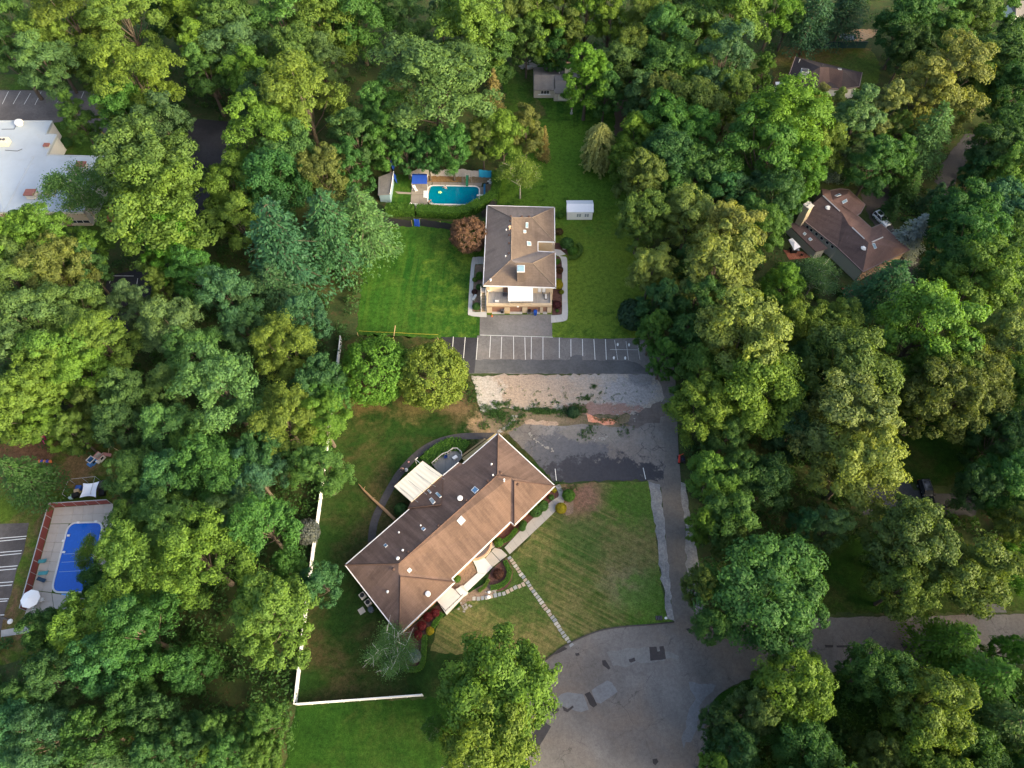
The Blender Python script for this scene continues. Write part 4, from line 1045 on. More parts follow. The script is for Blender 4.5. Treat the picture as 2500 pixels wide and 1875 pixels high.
# ------------------------------------------------------------------ the trees, one by one
TREES = """
locust 1 480 150 230 y|tall yellow-green locust at the far top left of the woods
locust 1 820 150 230 y|yellow-green locust second from the top left corner of the woods
oak 1 80 190 170 g|dim green oak at the very top left edge
tall 1 70 340 120 d|dark tree at the left edge above the office car park
oak 1 330 330 150 y|small yellow-green oak beside the office car park's far bays
locust 1 320 450 165 s|pale green locust leaning over the painted bays of the office car park
maple 1 500 760 105 g|solitary green maple on the lawn corner behind the white roofed office
oak 1 640 430 130 o|olive oak where the office car park meets the woods
locust 1 900 540 220 y|sunlit yellow-green locust between the two office car parks
oak 1 840 760 150 g|green oak overhanging the curve of the office drive
oak 1 1080 850 170 d|dark green oak left of the shaded car park
tall 1 1290 330 120 y|narrow yellow tree above the dark gap behind the shaded car park
tall 1 1330 480 110 g|ivy green tree standing over the back of the shaded car park
oak 1 1230 110 160 y|yellowish oak at the top edge right of the tall locusts
maple 1 1060 70 130 d|dark maple crown at the top edge between two bright locusts
oak 1 1480 170 190 g|mid green oak near the top edge left of centre
locust 1 1560 330 180 s|pale green locust with bare grey limbs above the shaded car park
locust 1 1830 170 200 s|pale green locust with visible trunk near the top edge
oak 1 2080 150 190 y|broad yellow-green oak at the top left of the big sage dome
oak 1 1890 430 170 o|olive brown oak in the middle of the upper left woods
locust 1 2070 420 140 s|light green locust beside the olive oak in the upper left woods
oak 1 1620 520 140 y|yellow-green oak just right of the shaded car park
oak 1 1690 630 130 d|dark green oak at the right rim of the shaded car park
locust 1 1970 680 230 y|large yellow-green locust left of the big sage dome
locust 1 1720 880 210 y|tall sunlit locust rising right of the shaded car park
oak 1 1870 1030 160 g|green oak below the tall locust right of the shaded car park
oak 1 1760 1170 190 d|dark green oak left of the silver-green pine
oak 1 1000 1130 270 o|broad olive oak touching the corner of the white roofed office
oak 1 1060 1380 290 o|largest olive oak, below the white roofed office
oak 1 880 1270 130 o|olive oak overlapping the red roof beside the office
maple 1 1100 1570 180 br|small bright green maple under the olive oaks
locust 1 1510 1210 160 y|yellow-green locust between the olive oaks and the dark oak
maple 1 1560 1450 150 y|dull yellow maple below the shaded woods left of the pines
oak 1 2080 1140 140 o|dark olive round oak above the silver-green pine
pine 1 2110 1430 215 b|broad blue-green pine left of the house lawn, upper of two
pine 1 1790 1520 250 v|dark blue-green pine beside the silver-green one
maple 1 110 1560 220 y|bright yellow-green maple in front of the office wall
maple 1 380 1580 190 br|bright green maple below the office windows
oak 2 110 90 190 g|green oak at the top edge left of the big sage dome
locust 2 430 150 130 s|light green locust peeping over the big sage dome
locust 2 620 590 345 s|huge sage green domed tree above the fenced pool
oak 2 830 170 230 y|large yellow-green oak behind the huge sage dome
oak 2 960 330 140 g|green oak tucked behind the right side of the sage dome
tall 2 650 80 80 s|slim pale treetop at the top edge above the sage dome
maple 2 250 740 150 g|green maple left of the huge sage dome
maple 2 110 900 160 d|dark green maple left of the pool house
maple 2 290 920 130 g|leafy maple just behind the grey pool house roof
maple 2 70 1090 120 d|dark maple left of the grey pool house roof
maple 2 420 960 100 d|shaded maple hanging over the grey tarp fence
oak 2 560 980 90 d|shaded understorey oak behind the middle of the tarp fence
oak 2 720 960 110 g|green understorey oak behind the tarp fence with bare trunks
spruce 2 985 540 70 t|brownish spruce between the sage dome and the cottage clearing
oak 2 1050 870 125 y|yellow-green oak above the turquoise tarp
maple 2 1200 850 120 o|olive maple left of the narrow tan spruce
spruce 2 1315 890 48 t|narrow tan spruce at the edge of the long lawn
oak 2 920 930 90 o|olive understorey tree above the right end of the tarp fence
oak 2 1160 140 130 o|olive oak at the top edge above the cottage clearing
tall 2 1270 80 110 o|olive tree at the top edge left of the bare trunks
oak 2 1330 230 120 y|yellow-green oak directly behind the cottage
oak 2 1200 290 100 g|green oak at the upper left of the cottage clearing
tall 2 1430 60 110 y|bright yellow tree at the top edge behind the cottage
tall 2 1480 230 90 o|olive tree behind the cottage chimney
tall 2 1590 70 120 y|yellow tree with tall bare trunk at the top edge right of centre
tall 2 1740 90 120 y|sunlit tree with slender pale trunk standing in the open wood
maple 2 1390 340 80 d|dark shrubby maple against the back of the cottage
maple 2 1590 510 150 br|light green maple half covering the cottage roof
maple 2 1710 590 105 g|mid green maple right of the light maple at the cottage
oak 2 1790 440 125 o|olive oak up the slope right of the cottage
oak 2 1890 370 120 o|olive oak at the edge of the open wood right of the cottage
locust 2 2000 150 150 y|yellow-green locust at the top edge right of the open wood
oak 2 2080 290 160 g|green oak below the yellow locust right of the open wood
oak 2 2150 80 130 d|dark green oak at the top edge of the right-hand woods
oak 2 1950 640 110 s|sage green tree beside the dirt track
oak 2 2110 470 150 g|green oak on the rise right of the dirt track
oak 2 2060 650 120 o|olive oak right of the dirt track
weeping 2 1670 910 120 w|golden weeping tree on the long lawn
oak 2 1890 910 110 y|yellow-green tree right of the golden weeping tree
maple 2 1830 1060 95 y|yellow maple at the lawn edge below the golden weeping tree
oak 2 2090 830 160 g|mid green oak right of the long lawn
oak 2 1930 1200 140 o|dark olive oak at the right edge of the long lawn
oak 2 2120 1040 160 d|dark oak deep in the woods right of the long lawn
oak 2 1940 1420 140 o|brownish olive oak beside the lawn, right of the white shed
maple 2 2130 1250 110 d|dark maple in the woods right of the white shed
airy 2 1160 1130 135 q|open yellow tree with pale limbs on the lawn beside the pool hedge
round 2 830 1500 118 c|copper leaved round tree beside the tan roofed house
pine 2 140 1380 190 s|silver-green pine left of the pool hedge
oak 3 340 110 200 y|large yellow oak at the top edge of the right-hand woods
oak 3 100 230 160 g|green oak left of the large yellow oak at top right
maple 3 270 430 200 b|blue-green domed maple left of the dark roofed house
oak 3 60 520 120 y|yellow-green oak left of the blue-green dome
maple 3 530 470 65 br|bright green maple at the corner of the dark roofed house
locust 3 610 80 130 y|yellow locust with forked bare limbs above the dark roofed house
tall 3 700 120 80 g|green tree on a leaning bare trunk behind the dark roofed house
pine 3 880 60 150 v|dark pine behind the green fence, left one
pine 3 1100 0 150 v|dark pine above the little pond
oak 3 1450 170 150 d|dark oak right of the long leaning trunk at top right
locust 3 1610 120 150 s|sage locust near the top edge at right
oak 3 1850 150 130 o|olive yellow oak near the top right corner
oak 3 1710 270 120 g|green oak below the sage locust at top right
oak 3 2010 50 130 g|green oak at the top edge near the white house corner
oak 3 1450 340 110 d|dark shaded oak right of the back yard lawn
maple 3 2160 260 130 d|dark maple at the right edge near the top
oak 3 2060 430 190 g|rounded green oak at the right edge below the top corner
oak 3 2140 620 150 d|dark oak at the right edge above the back road
locust 3 1720 530 230 p|large pale yellow locust with tan limbs at right
locust 3 1880 470 150 y|yellow locust behind the large pale one at right
tall 3 1560 600 140 p|pale yellow tree joining the large pale locust on its left
tall 3 1320 730 120 p|pale plumed tree right of the dark roofed house
tall 3 1120 810 140 s|tall sage tree in front of the dark roofed house
tall 3 880 670 80 p|pale yellow pointed tree in front of the dark roof
tall 3 985 700 75 p|slim pale tree by the white gable of the dark roofed house
locust 3 650 800 245 y|brightest yellow-green locust in the upper right woods
maple 3 650 730 105 br|bright green maple behind the brightest locust
oak 3 910 970 130 y|yellow-green oak just left of the narrow silver spruce
oak 3 520 980 220 g|green oak below the brightest locust
maple 3 750 1140 160 br|green maple overhanging the brown house's north end
oak 3 620 1290 140 d|dark green oak left of the brown house chimney
oak 3 100 700 160 o|olive oak in the woods right of the long lawn
oak 3 330 640 120 o|dull olive oak left of the brightest locust
oak 3 90 900 140 g|green oak beneath the olive oak right of the long lawn
oak 3 110 1120 150 d|dark oak right of the brownish olive one by the shed
locust 3 240 1230 120 b|blue-green locust above the pale plumed maples
locust 3 390 1250 110 v|dark blue-green tree left of the brown house
pine 3 1130 920 130 s|sage feathery pine behind the narrow silver spruce
spruce 3 1030 1050 66 sv|narrow silver spruce at the north end of the brown house
maple 3 1240 1070 140 g|green maple over the brown house drive
maple 3 1390 850 90 y|yellow maple right of the sage feathery pine
maple 3 1400 1020 110 g|green maple at the bend of the brown house drive
pine 3 1620 840 165 s|broad sage pine beside the back road
oak 3 2000 1010 130 d|dark oak right of the back road
oak 3 2120 880 150 g|green oak at the right edge beyond the back road
oak 3 2150 1110 140 y|yellow-green oak at the right edge halfway up the woods
maple 3 1880 1130 80 d|dark small maple on the bank of the back road
spruce 3 1500 1150 95 g|green spruce in the island right of the brown house drive
spruce 3 1650 1250 90 v|dark spruce beside the green one above the white car
spruce 3 1370 1310 70 d|dark bushy conifer directly behind the white car
spruce 3 1520 1470 118 sv|spreading silver spruce right of the white car
oak 3 1800 1390 160 d|dark oak right of the spreading silver spruce
oak 3 2060 1350 160 b|blue-green oak at the right edge level with the white car
oak 3 1850 1560 170 g|green oak below the dark oak right of the silver spruce
oak 3 2110 1550 150 g|green oak at the right edge below the blue-green one
oak 3 60 1420 150 p|pale gold oak at the left end of the woods beside the right lawn
oak 3 310 1530 180 p|pale gold oak overlooking the lawn, larger of two
maple 3 520 1500 140 g|green maple between the pale gold oaks and the brown house
maple 3 410 1390 110 d|dark maple above the larger pale gold oak
oak 4 100 170 190 o|olive gold oak at the left edge below the office
oak 4 380 130 170 o|dark olive oak beside the shaded bays below the office
maple 4 570 90 110 d|dark maple above the small shaded car park bays
maple 4 1050 230 80 y|yellow maple hanging over the small shaded car park bays
maple 4 1260 130 140 g|green maple right of the small shaded car park bays
locust 4 1480 300 180 b|blue-green locust left of the dark pines
pine 4 1770 210 170 v|dark teal pine, lower one beside the house lawn
oak 4 1640 280 120 d|dark oak in the gap below the blue-green pines
maple 4 1950 420 140 v|dark teal maple at the edge of the house lawn
locust 4 850 330 110 s|light locust whose top hides the shaded bays
locust 4 1100 480 170 s|light green locust right of the shaded bays
locust 4 190 440 220 s|large light green locust at the left edge, upper one
locust 4 480 420 180 s|light green locust left of the shaded bays
locust 4 110 660 190 s|light green locust at the left edge, lower one
locust 4 430 690 200 y|sunlit locust in the middle of the left-hand stand
locust 4 700 610 180 y|sunlit locust right of the middle of the left-hand stand
oak 4 300 830 180 y|yellow-green oak above the playground
oak 4 560 800 160 y|yellow-green oak with a pale leaning trunk above the playground
locust 4 1270 640 150 s|sage locust in the centre of the left woods
locust 4 1830 640 180 y|sunlit locust nearest the long white fence, upper one
locust 4 1440 880 255 s|broad sage locust in the centre of the left woods
locust 4 1110 880 130 s|narrow sage locust left of the broad sage one
oak 4 1600 520 120 b|blue-green oak between two sunlit locusts in the left woods
oak 4 830 950 140 g|green oak right of the playground trees
oak 4 790 1090 140 d|dark green oak behind the toy houses
locust 4 1090 1120 150 s|pale locust above the blue pool's trees
locust 4 1850 1090 190 y|bright yellow-green locust left of the white fence
locust 4 2080 1090 140 y|smaller yellow-green locust almost touching the white fence
oak 4 2060 840 140 d|dark oak against the white fence
locust 4 2070 1400 160 g|green locust leaning over the white fence
oak 4 120 1010 180 y|yellow-green oak over the magenta slide
oak 4 300 1090 110 y|yellow-green oak right of the magenta slide
maple 4 480 1150 100 y|yellow maple at the edge of the playground
oak 4 640 960 100 o|olive oak in the gap behind the playground
pine 4 120 1410 160 d|dark pine at the left edge beside the play lawn
locust 4 890 1430 150 g|green locust above the blue pool
locust 4 1080 1480 170 b|blue-green locust above the blue pool's far side
locust 4 1400 1400 200 g|green locust in the lower left woods
oak 4 1250 1270 120 g|green oak beneath the pale locust in the left woods
locust 4 1660 1440 160 b|blue-green locust in the shady hollow of the left woods
oak 4 1730 1300 140 d|dark oak in the shady hollow left of the fence
locust 7 890 330 240 y|large yellow-green locust right of the blue pool
locust 7 1310 330 270 y|large yellow-green locust in the lower left woods
locust 7 1720 130 200 g|green locust by the middle of the white fence
locust 7 1090 90 190 s|sage locust above the blue pool's shallow end
oak 7 870 100 130 g|green oak at the corner of the blue pool
locust 7 1500 80 170 s|sage locust in the lower left woods above the large yellow ones
airy 7 590 270 95 y|thin twiggy tree reaching over the blue pool
oak 7 570 740 200 y|yellow topped oak below the blue pool
locust 7 910 800 250 d|big dark green locust below the blue pool
oak 7 340 790 125 d|dark oak at the end of the concrete path
oak 7 660 480 110 d|dark oak at the bottom of the blue pool
oak 7 720 1010 190 b|blue-green oak in the bottom left woods
maple 7 1760 690 265 y|golden green maple against the lower white fence
maple 7 1860 390 110 g|green maple behind the golden one at the fence
locust 7 2080 480 125 b|blue-green locust at the west corner of the brown building
oak 7 190 1220 130 d|dark oak at the left edge near the bottom
locust 7 360 1100 170 d|dark locust in the bottom left corner, upper one
locust 7 90 1400 190 b|dark blue-green locust at the left edge near the bottom corner
locust 7 270 1480 190 v|dark teal locust in the bottom left corner
oak 7 620 1440 180 d|dark oak at the bottom edge left of the clearing
pine 7 690 1640 100 b|blue-green pine top cut by the bottom edge
oak 7 1030 1330 130 d|dark young oak in the bottom left thicket
oak 7 1220 1020 130 d|dark young oak below the large yellow locust
maple 7 1240 1450 130 d|dark maple in the bottom thicket left of the lower lawn
maple 7 1430 1420 130 g|green maple in the bottom thicket
maple 7 1720 1370 130 g|green maple in the corner outside the white fence
maple 7 1500 1560 140 g|green maple at the bottom edge left of the lower lawn
maple 7 1290 1560 60 y|small yellowish maple at the bottom edge
oak 7 900 1230 130 d|dark young oak in the middle of the bottom thicket
maple 7 1000 1560 150 d|dark maple at the bottom edge of the thicket
maple 7 1690 1570 120 g|green maple beside the lower lawn
round 5 225 740 210 br|round green tree beside the black bays, left and shaded one
round 5 590 770 205 q|round golden green tree beside the black bays, right and sunlit one
oak 8 1035 1150 335 y 15|large green oak beside the cul-de-sac, upper crown
oak 8 940 1480 285 y 16|green oak at the bottom edge beside the cul-de-sac
airy 8 610 1400 75 g|small half dead tree with bare pale limbs on the lower lawn
birch 8 340 900 165 s|thin white barked birch at the tip of the brown building
oak 9 550 545 365 g 15|large spreading green oak where the driveway meets the street
maple 9 120 480 115 o|olive maple beside the gravel verge
oak 9 200 740 110 g 12|green oak overhanging the mouth of the driveway
locust 9 960 120 130 s|sage locust in the yard above the street
locust 9 790 90 90 b|blue-green small tree beside the sage locust above the street
oak 9 1480 230 250 o|olive gold oak left of the street's far end, upper left of three
oak 9 1840 420 250 o|olive gold oak above the street, right of three
oak 9 1440 500 190 o|olive gold oak above the street, lowest of three
oak 9 2170 110 130 p|pale gold oak at the right edge above the street
maple 9 2160 380 170 br|bright green maple at the right edge above the street
maple 9 740 1130 270 br|dense bright green maple at the street corner
maple 9 470 1290 165 o|rusty olive tree beside the cul-de-sac
maple 9 240 1360 110 d|dark bushy tree at the rim of the cul-de-sac
maple 9 360 1570 170 d|dark maple near the bottom edge right of the cul-de-sac
oak 9 790 1510 190 g|green oak at the bottom edge below the bright maple
oak 9 1250 1040 190 g|green oak on the near side of the street
oak 9 1580 1260 240 y|yellow-green oak right of the bright maple
oak 9 1540 1510 220 y|yellow-green oak near the bottom edge at right
oak 9 1240 1590 130 o|olive oak cut by the bottom edge at right
pine 9 1760 840 190 br|bright green feathery tree leaning over the street
pine 9 1980 1080 230 br|bright green feathery tree near the right edge
maple 9 2100 900 110 br|bright green maple at the far right end of the street
pine 9 2060 1370 220 g|green feathery tree in the lower right corner
oak 9 1860 1540 180 g|green oak at the bottom edge near the right corner
oak 9 2140 1600 140 d|dark oak in the bottom right corner
oak 9 310 60 170 g|green oak beside the driveway's gravel verge
maple 9 140 100 110 y|yellow-green maple leaning over the gravel verge
maple 9 330 210 110 o|olive maple above the large spreading oak
tall 9 200 1640 90 y|yellow treetop at the bottom edge beside the cul-de-sac
oak 6 230 90 230 p|pale gold oak beside the right-hand lawn, lowest of three
maple 6 640 230 150 br|bright green maple left of the brown house's south end
airy 6 870 160 150 s|thin sage tree in front of the brown house's beige wall
locust 6 410 390 105 s|small sage tree among the gold oaks
oak 6 370 590 255 p|pale gold oak with silvery leaves right of the parking lots
oak 6 480 880 250 y|yellow-green oak below the silvery gold oak
oak 6 110 1030 170 y|yellow-green oak reaching over the driveway
oak 6 120 780 140 g|green oak beside the top of the driveway
maple 6 110 310 150 g|green maple beside the parking lot's far corner
maple 6 50 560 140 d|dark green maple right of the upper parking lot
maple 6 30 100 100 d|dark bush-like maple at the corner of the right lawn
oak 6 740 440 140 y|yellow oak behind the silvery gold oak
oak 6 990 470 125 y|yellow-green oak in the middle of the right woods
oak 6 1070 760 250 o|big olive green oak in the middle of the right woods
oak 6 800 690 120 g|green oak between the silvery gold and the big olive oaks
pine 6 1330 200 190 v|blue-green pine at the corner of the brown house
oak 6 1560 490 250 y|broad yellow-green oak right of the blue-green pine
oak 6 1720 760 190 y|yellow-green oak below the broad one on the right
oak 6 1640 960 210 o|dark olive oak beside the dark green lawn
oak 6 1900 850 200 o|olive oak near the right edge
oak 6 1890 190 190 y|yellow-green oak right of the garage drive
oak 6 2110 170 150 g|green oak at the right edge right of the garage drive
oak 6 2120 550 180 p|pale gold oak at the right edge, middle of the picture
oak 6 2150 850 140 g|green oak at the right edge below the pale gold one
oak 6 1740 80 140 d|dark green oak beyond the garage drive
oak 6 1030 1120 260 p|very pale gold maple-like oak, upper mass beside the van
oak 6 1130 1380 255 p|very pale gold oak beside the dark van
oak 6 200 1430 140 y|yellow-green oak beside the driveway below the red mower
oak 6 370 1440 120 g|green oak right of the red mower
oak 6 560 1480 140 d|dark oak left of the very pale gold one
oak 6 700 1180 120 d|dark oak in the gap left of the very pale gold one
oak 6 2150 1150 110 b|blue-green oak at the right edge above the van
oak 6 2040 1200 150 d|dark oak behind the van
oak 6 1880 1520 110 d|dark oak right of the van
oak 6 2090 1450 160 g|green oak at the right edge below the van
oak 6 1420 1720 90 o|olive oak below the van
maple 6 300 1180 130 g|green maple above the red mower
maple 6 700 960 110 d|dark maple in the gap above the very pale gold oak
oak 5 2000 130 130 p|pale gold oak nearest the house lawn's right side
maple 5 2040 330 120 d|dark maple between the house lawn and the gold oaks
maple 5 2010 500 100 g|green maple at the end of the painted bays
locust 4 2120 950 120 g|green locust whose crown hides the white fence above the bright one
airy 1 490 1230 190 s|thin leafed tree spreading over the white office roof
maple 5 2080 660 100 g|green maple beside the right end of the gravel lot
maple 6 860 950 90 d|dark small maple beside the big olive oak
"""
for ln in TREES.strip().split("\n"):
    spec, lab = ln.split("|")
    kd, c, x, y, r, tn, *hh = spec.split()
    plant(kd, int(c), float(x), float(y), float(r), tn, lab, float(hh[0]) if hh else None, group="trees of the woods and gardens")
# ================================================================== buildings
def inset(poly, d):
    n = len(poly)
    P = [Vector((p[0], p[1], 0)) for p in poly]
    A = sum(P[i].x * P[(i + 1) % n].y - P[(i + 1) % n].x * P[i].y for i in range(n))
    sgn = 1 if A > 0 else -1
    out = []
    for i in range(n):
        a, b, c = P[i - 1], P[i], P[(i + 1) % n]
        d1, d2 = (b - a).normalized(), (c - b).normalized()
        n1, n2 = Vector((-d1.y, d1.x, 0)) * sgn, Vector((-d2.y, d2.x, 0)) * sgn
        m = n1 + n2
        m = m / max(0.35, m.length_squared / 2) if m.length > 0.2 else n1
        out.append(b + m * d)
    return out
class Roof:
    """roof planes given as named corner points; remembers its surface so things can be set on it"""
    def __init__(s, root, pts, faces, mat, name="roof", thick=0.22, mats=None):
        s.pts = {k: Q(v[0], v[1], v[2], v[3]) for k, v in pts.items()}
        s.root = root
        tv, tf = [], []
        for f in faces:
            b = len(tv)
            P = [s.pts[k] for k in f]
            tv += P
            tf += [tuple(i + b for i in t) for t in geometry.tessellate_polygon([[Vector((p.x, p.y, 0)) for p in P]])]
        s.bvh = BVHTree.FromPolygons(tv, tf)
        for fi, f in enumerate(faces):
            P = [s.pts[k] for k in f]
            tris = geometry.tessellate_polygon([[Vector((p.x, p.y, 0)) for p in P]])
            m = MB()
            up = []
            for t in tris:
                a, b, c = (P[i] for i in t)
                up.append(t if (b - a).cross(c - a).z > 0 else (t[0], t[2], t[1]))
            m.add(P, up)
            m.add([p - Vector((0, 0, thick)) for p in P], [(t[0], t[2], t[1]) for t in up])
            n = len(P)
            m.build(name + "_slope", (mats[fi] if mats else mat), root)
        s.faces = faces
    def hit(s, c, x, y):
        px, py = S(c, x, y)
        r = s.bvh.ray_cast(CAMP, ray(px, py).normalized())
        if r[0] is None: return W(px, py, 5.0), Vector((0, 0, 1))
        nrm = r[1] if r[1].z > 0 else -r[1]
        return r[0], nrm
    def frame(s, keys, w, mat, z0=-0.22, z1=0.05, name="fascia", closed=True):
        P = [s.pts[k] for k in keys]
        m = MB()
        for a, b in zip(P, P[1:] + (P[:1] if closed else [])):
            if (a - b).length < 0.05: continue
            d = (b - a).normalized(); n = Vector((-d.y, d.x, 0)).normalized() * (w / 2)
            m.add([a + n + Vector((0, 0, z0)), a - n + Vector((0, 0, z0)), b - n + Vector((0, 0, z0)), b + n + Vector((0, 0, z0)),
                   a + n + Vector((0, 0, z1)), a - n + Vector((0, 0, z1)), b - n + Vector((0, 0, z1)), b + n + Vector((0, 0, z1))],
                  [(4, 5, 6, 7), (3, 2, 1, 0), (0, 1, 5, 4), (1, 2, 6, 5), (2, 3, 7, 6), (3, 0, 4, 7)])
        return m.build(name, mat, s.root)
    def cap(s, a, b, mat, w=0.34, name="ridge_cap"):
        a, b = s.pts[a] + Vector((0, 0, .03)), s.pts[b] + Vector((0, 0, .03))
        MB().tube([a, b], w / 2, 4).build(name, mat, s.root)
    def skylight(s, c, quad, frame=WHITE, pane=SKYGLASS, h=0.14):
        H = [s.hit(c, *q) for q in quad]
        n = H[0][1]
        P = [p for p, _ in H]
        cen = sum(P, Vector()) / 4
        fr = MB()
        for i in range(4):
            a, b = P[i], P[(i + 1) % 4]
            ai, bi = a.lerp(cen, 0.16), b.lerp(cen, 0.16)
            fr.add([a, b, bi, ai, a + n * h, b + n * h, bi + n * h, ai + n * h], [(4, 5, 6, 7), (0, 1, 5, 4), (2, 3, 7, 6), (0, 3, 2, 1), (1, 2, 6, 5), (3, 0, 4, 7)])
        f = fr.build("skylight", frame, s.root)
        MB().add([p.lerp(cen, 0.15) + n * (h * 0.8) for p in P], [(0, 1, 2, 3) if (P[1] - P[0]).cross(P[2] - P[0]).z > 0 else (3, 2, 1, 0)]).build("pane", pane, f)
    def pipe(s, c, x, y, r=0.12, h=0.5, mat=WHITE, cap=True, name="vent_pipe"):
        p, n = s.hit(c, x, y)
        m = MB().lathe((p.x, p.y, p.z - 0.1), [(r * 1.5, 0), (r * 1.5, 0.12), (r, 0.14), (r, h)] + ([(r * 1.7, h), (r * 1.7, h + .1), (r * .5, h + .2)] if cap else []), 10)
        m.build(name, mat, s.root)
    def turtle(s, c, x, y, mat, w=0.5):
        p, n = s.hit(c, x, y)
        MB().lathe((p.x, p.y, p.z - 0.05), [(w * .5, 0), (w * .5, .12), (w * .42, .2), (w * .15, .26)], 8).build("roof_vent", mat, s.root)
def walls(root, poly, z0, z1, t, mat, name="wall"):
    n = len(poly)
    for i in range(n):
        a, b = Vector((*poly[i][:2], 0)), Vector((*poly[(i + 1) % n][:2], 0))
        if (b - a).length < 0.3: continue
        MB().wall(a, b, z0, z1, t).build(name, mat, root)
def opening(root, a, b, t0, t1, z0, z1, frame_mat, pane_mat, name="window", out=0.06, bars=1, side=1):
    """window or door set proud of the wall line a-b, between fractions t0..t1"""
    a, b = Vector((a[0], a[1], 0)), Vector((b[0], b[1], 0))
    d = (b - a).normalized(); n = Vector((-d.y, d.x, 0)) * side
    p, q = a.lerp(b, t0), a.lerp(b, t1)
    f = MB()
    w = 0.09
    L = (q - p).length
    def bar(u0, u1, v0, v1, dep):
        c = p + d * ((u0 + u1) / 2) + n * (0.12 + dep / 2)
        f.box((c.x, c.y, (v0 + v1) / 2), (u1 - u0, dep, v1 - v0), math.atan2(d.y, d.x))
    bar(0, L, z0, z0 + w, out); bar(0, L, z1 - w, z1, out); bar(0, w, z0, z1, out); bar(L - w, L, z0, z1, out)
    for k in range(1, bars): bar(L * k / bars - w / 2, L * k / bars + w / 2, z0, z1, out * .9)
    fo = f.build(name, frame_mat, root)
    c = p.lerp(q, .5) + n * 0.13
    MB().box((c.x, c.y, (z0 + z1) / 2), (L - w, 0.04, z1 - z0 - w), math.atan2(d.y, d.x)).build("pane" if name == "window" else "panel", pane_mat, fo)

ROT_M = math.atan2((Q('m', 1193, 385) - Q('m', 425, 1072)).y, (Q('m', 1193, 385) - Q('m', 425, 1072)).x)
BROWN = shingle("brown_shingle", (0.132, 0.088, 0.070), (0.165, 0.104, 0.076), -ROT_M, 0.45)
BROWN_NW = shingle("brown_shingle_streaked_shade_lift", (0.165, 0.110, 0.090), (0.190, 0.122, 0.094), -ROT_M, 0.55)  # streaked, and lightened in colour for the sun this slope lacks
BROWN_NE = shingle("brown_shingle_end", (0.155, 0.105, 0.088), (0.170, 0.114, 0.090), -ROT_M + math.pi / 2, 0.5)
BRICK = brick_wall("orange_brick", (0.42, 0.20, 0.12), (0.48, 0.26, 0.16), (0.4, 0.35, 0.3))
RIDGE_M = paint("brown_ridge", (0.085, 0.052, 0.042), 0.95, 0.2)
# ------------------------------------------------------------------ 1. the long brown-roofed building
mainb = empty("brown_roof_building", Q('m', 820, 900, 0), "long diagonal building with brown hip roof and white trim beside the mown lawn", "building")
ez, rz_ = 3.1, 6.4
rm = Roof(mainb, {
    'A': ('m', 1200, 57, ez), 'B': ('m', 1643, 466, ez), 'C': ('m', 1327, 773, ez), 'D': ('m', 1297, 747, ez), 'E': ('m', 840, 1188, ez), 'F': ('m', 862, 1217, ez),
    'G': ('m', 430, 1627, ez), 'H': ('m', 8, 1083, ez), 'I': ('m', 508, 648, ez), 'K': ('m', 768, 388, ez - .1), 'L': ('m', 893, 283, ez - .1), 'M': ('m', 925, 295, ez),
    'P1': ('m', 425, 1074, rz_), 'P1c': ('m', 424, 1140, rz_ - .25), 'P1d': ('m', 440, 1172, rz_ - .3), 'P2': ('m', 1193, 386, rz_), 'P3': ('m', 1302, 400, rz_ - .2), 'P3b': ('m', 1325, 428, rz_ - .3)},
    [('H', 'I', 'K', 'L', 'M', 'A', 'P2', 'P1'), ('A', 'B', 'P3b', 'P3', 'P2'), ('B', 'C', 'P3b'), ('C', 'D', 'P3', 'P3b'), ('D', 'E', 'P1c', 'P1', 'P2', 'P3'), ('E', 'F', 'P1d', 'P1c'),
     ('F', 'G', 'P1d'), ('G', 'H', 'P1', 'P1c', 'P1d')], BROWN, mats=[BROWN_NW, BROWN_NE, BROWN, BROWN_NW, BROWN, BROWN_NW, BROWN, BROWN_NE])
rm.frame(['A', 'B', 'C', 'D', 'E', 'F', 'G', 'H', 'I'], 0.17, WHITE, closed=False, z1=0.04)
rm.frame(['K', 'L'], 0.17, WHITE, closed=False, z1=0.04); rm.frame(['M', 'A'], 0.17, WHITE, closed=False, z1=0.04)
for a, b in (('P1', 'P2'), ('P2', 'A'), ('P3b', 'B'), ('P1', 'H'), ('P1d', 'G'), ('P1d', 'F'), ('P3b', 'C'), ('P2', 'P3')): rm.cap(a, b, RIDGE_M, 0.26)
wing = Roof(mainb, {'J': ('m', 498, 640, ez + .1), 'U': ('m', 520, 585, ez + .05), 'V': ('m', 752, 378, ez + .05), 'K2': ('m', 772, 395, ez + .1), 'Q': ('m', 754, 612, 5.35)}, [('J', 'U', 'V', 'K2', 'Q')], shingle("warm_brown_shingle", (0.135, 0.088, 0.072), (0.16, 0.10, 0.075), -ROT_M, 0.25), name="wing_roof")
MB().tube([wing.pts['J'] + Vector((0, 0, .05)), wing.pts['Q'] + Vector((0, 0, .05))], 0.12, 4).build("valley_flashing", RIDGE_M, mainb)
out_m = [rm.pts[k] for k in ('A', 'B', 'C', 'D', 'E', 'F', 'G', 'H')]
walls(mainb, inset(out_m, 0.65), 0, ez - 0.1, 0.3, BRICK)
ww = [Vector((p.x, p.y, 0)) for p in (wing.pts['J'], wing.pts['U'], wing.pts['V'], wing.pts['K2'])]
walls(mainb, inset(ww, 0.3), 0, ez - .1, 0.2, BRICK, "wing_wall")
GREYSKY = glass("grey_skylight", (0.27, 0.30, 0.31), 0.2)
BLUESKY = glass("blue_skylight", (0.07, 0.17, 0.30), 0.12)
rm.skylight('m', [(990, 503), (1020, 472), (1052, 498), (1020, 530)], WHITE, BLUESKY)
rm.skylight('m', [(876, 738), (911, 697), (947, 735), (910, 776)], GREY, GREYSKY)
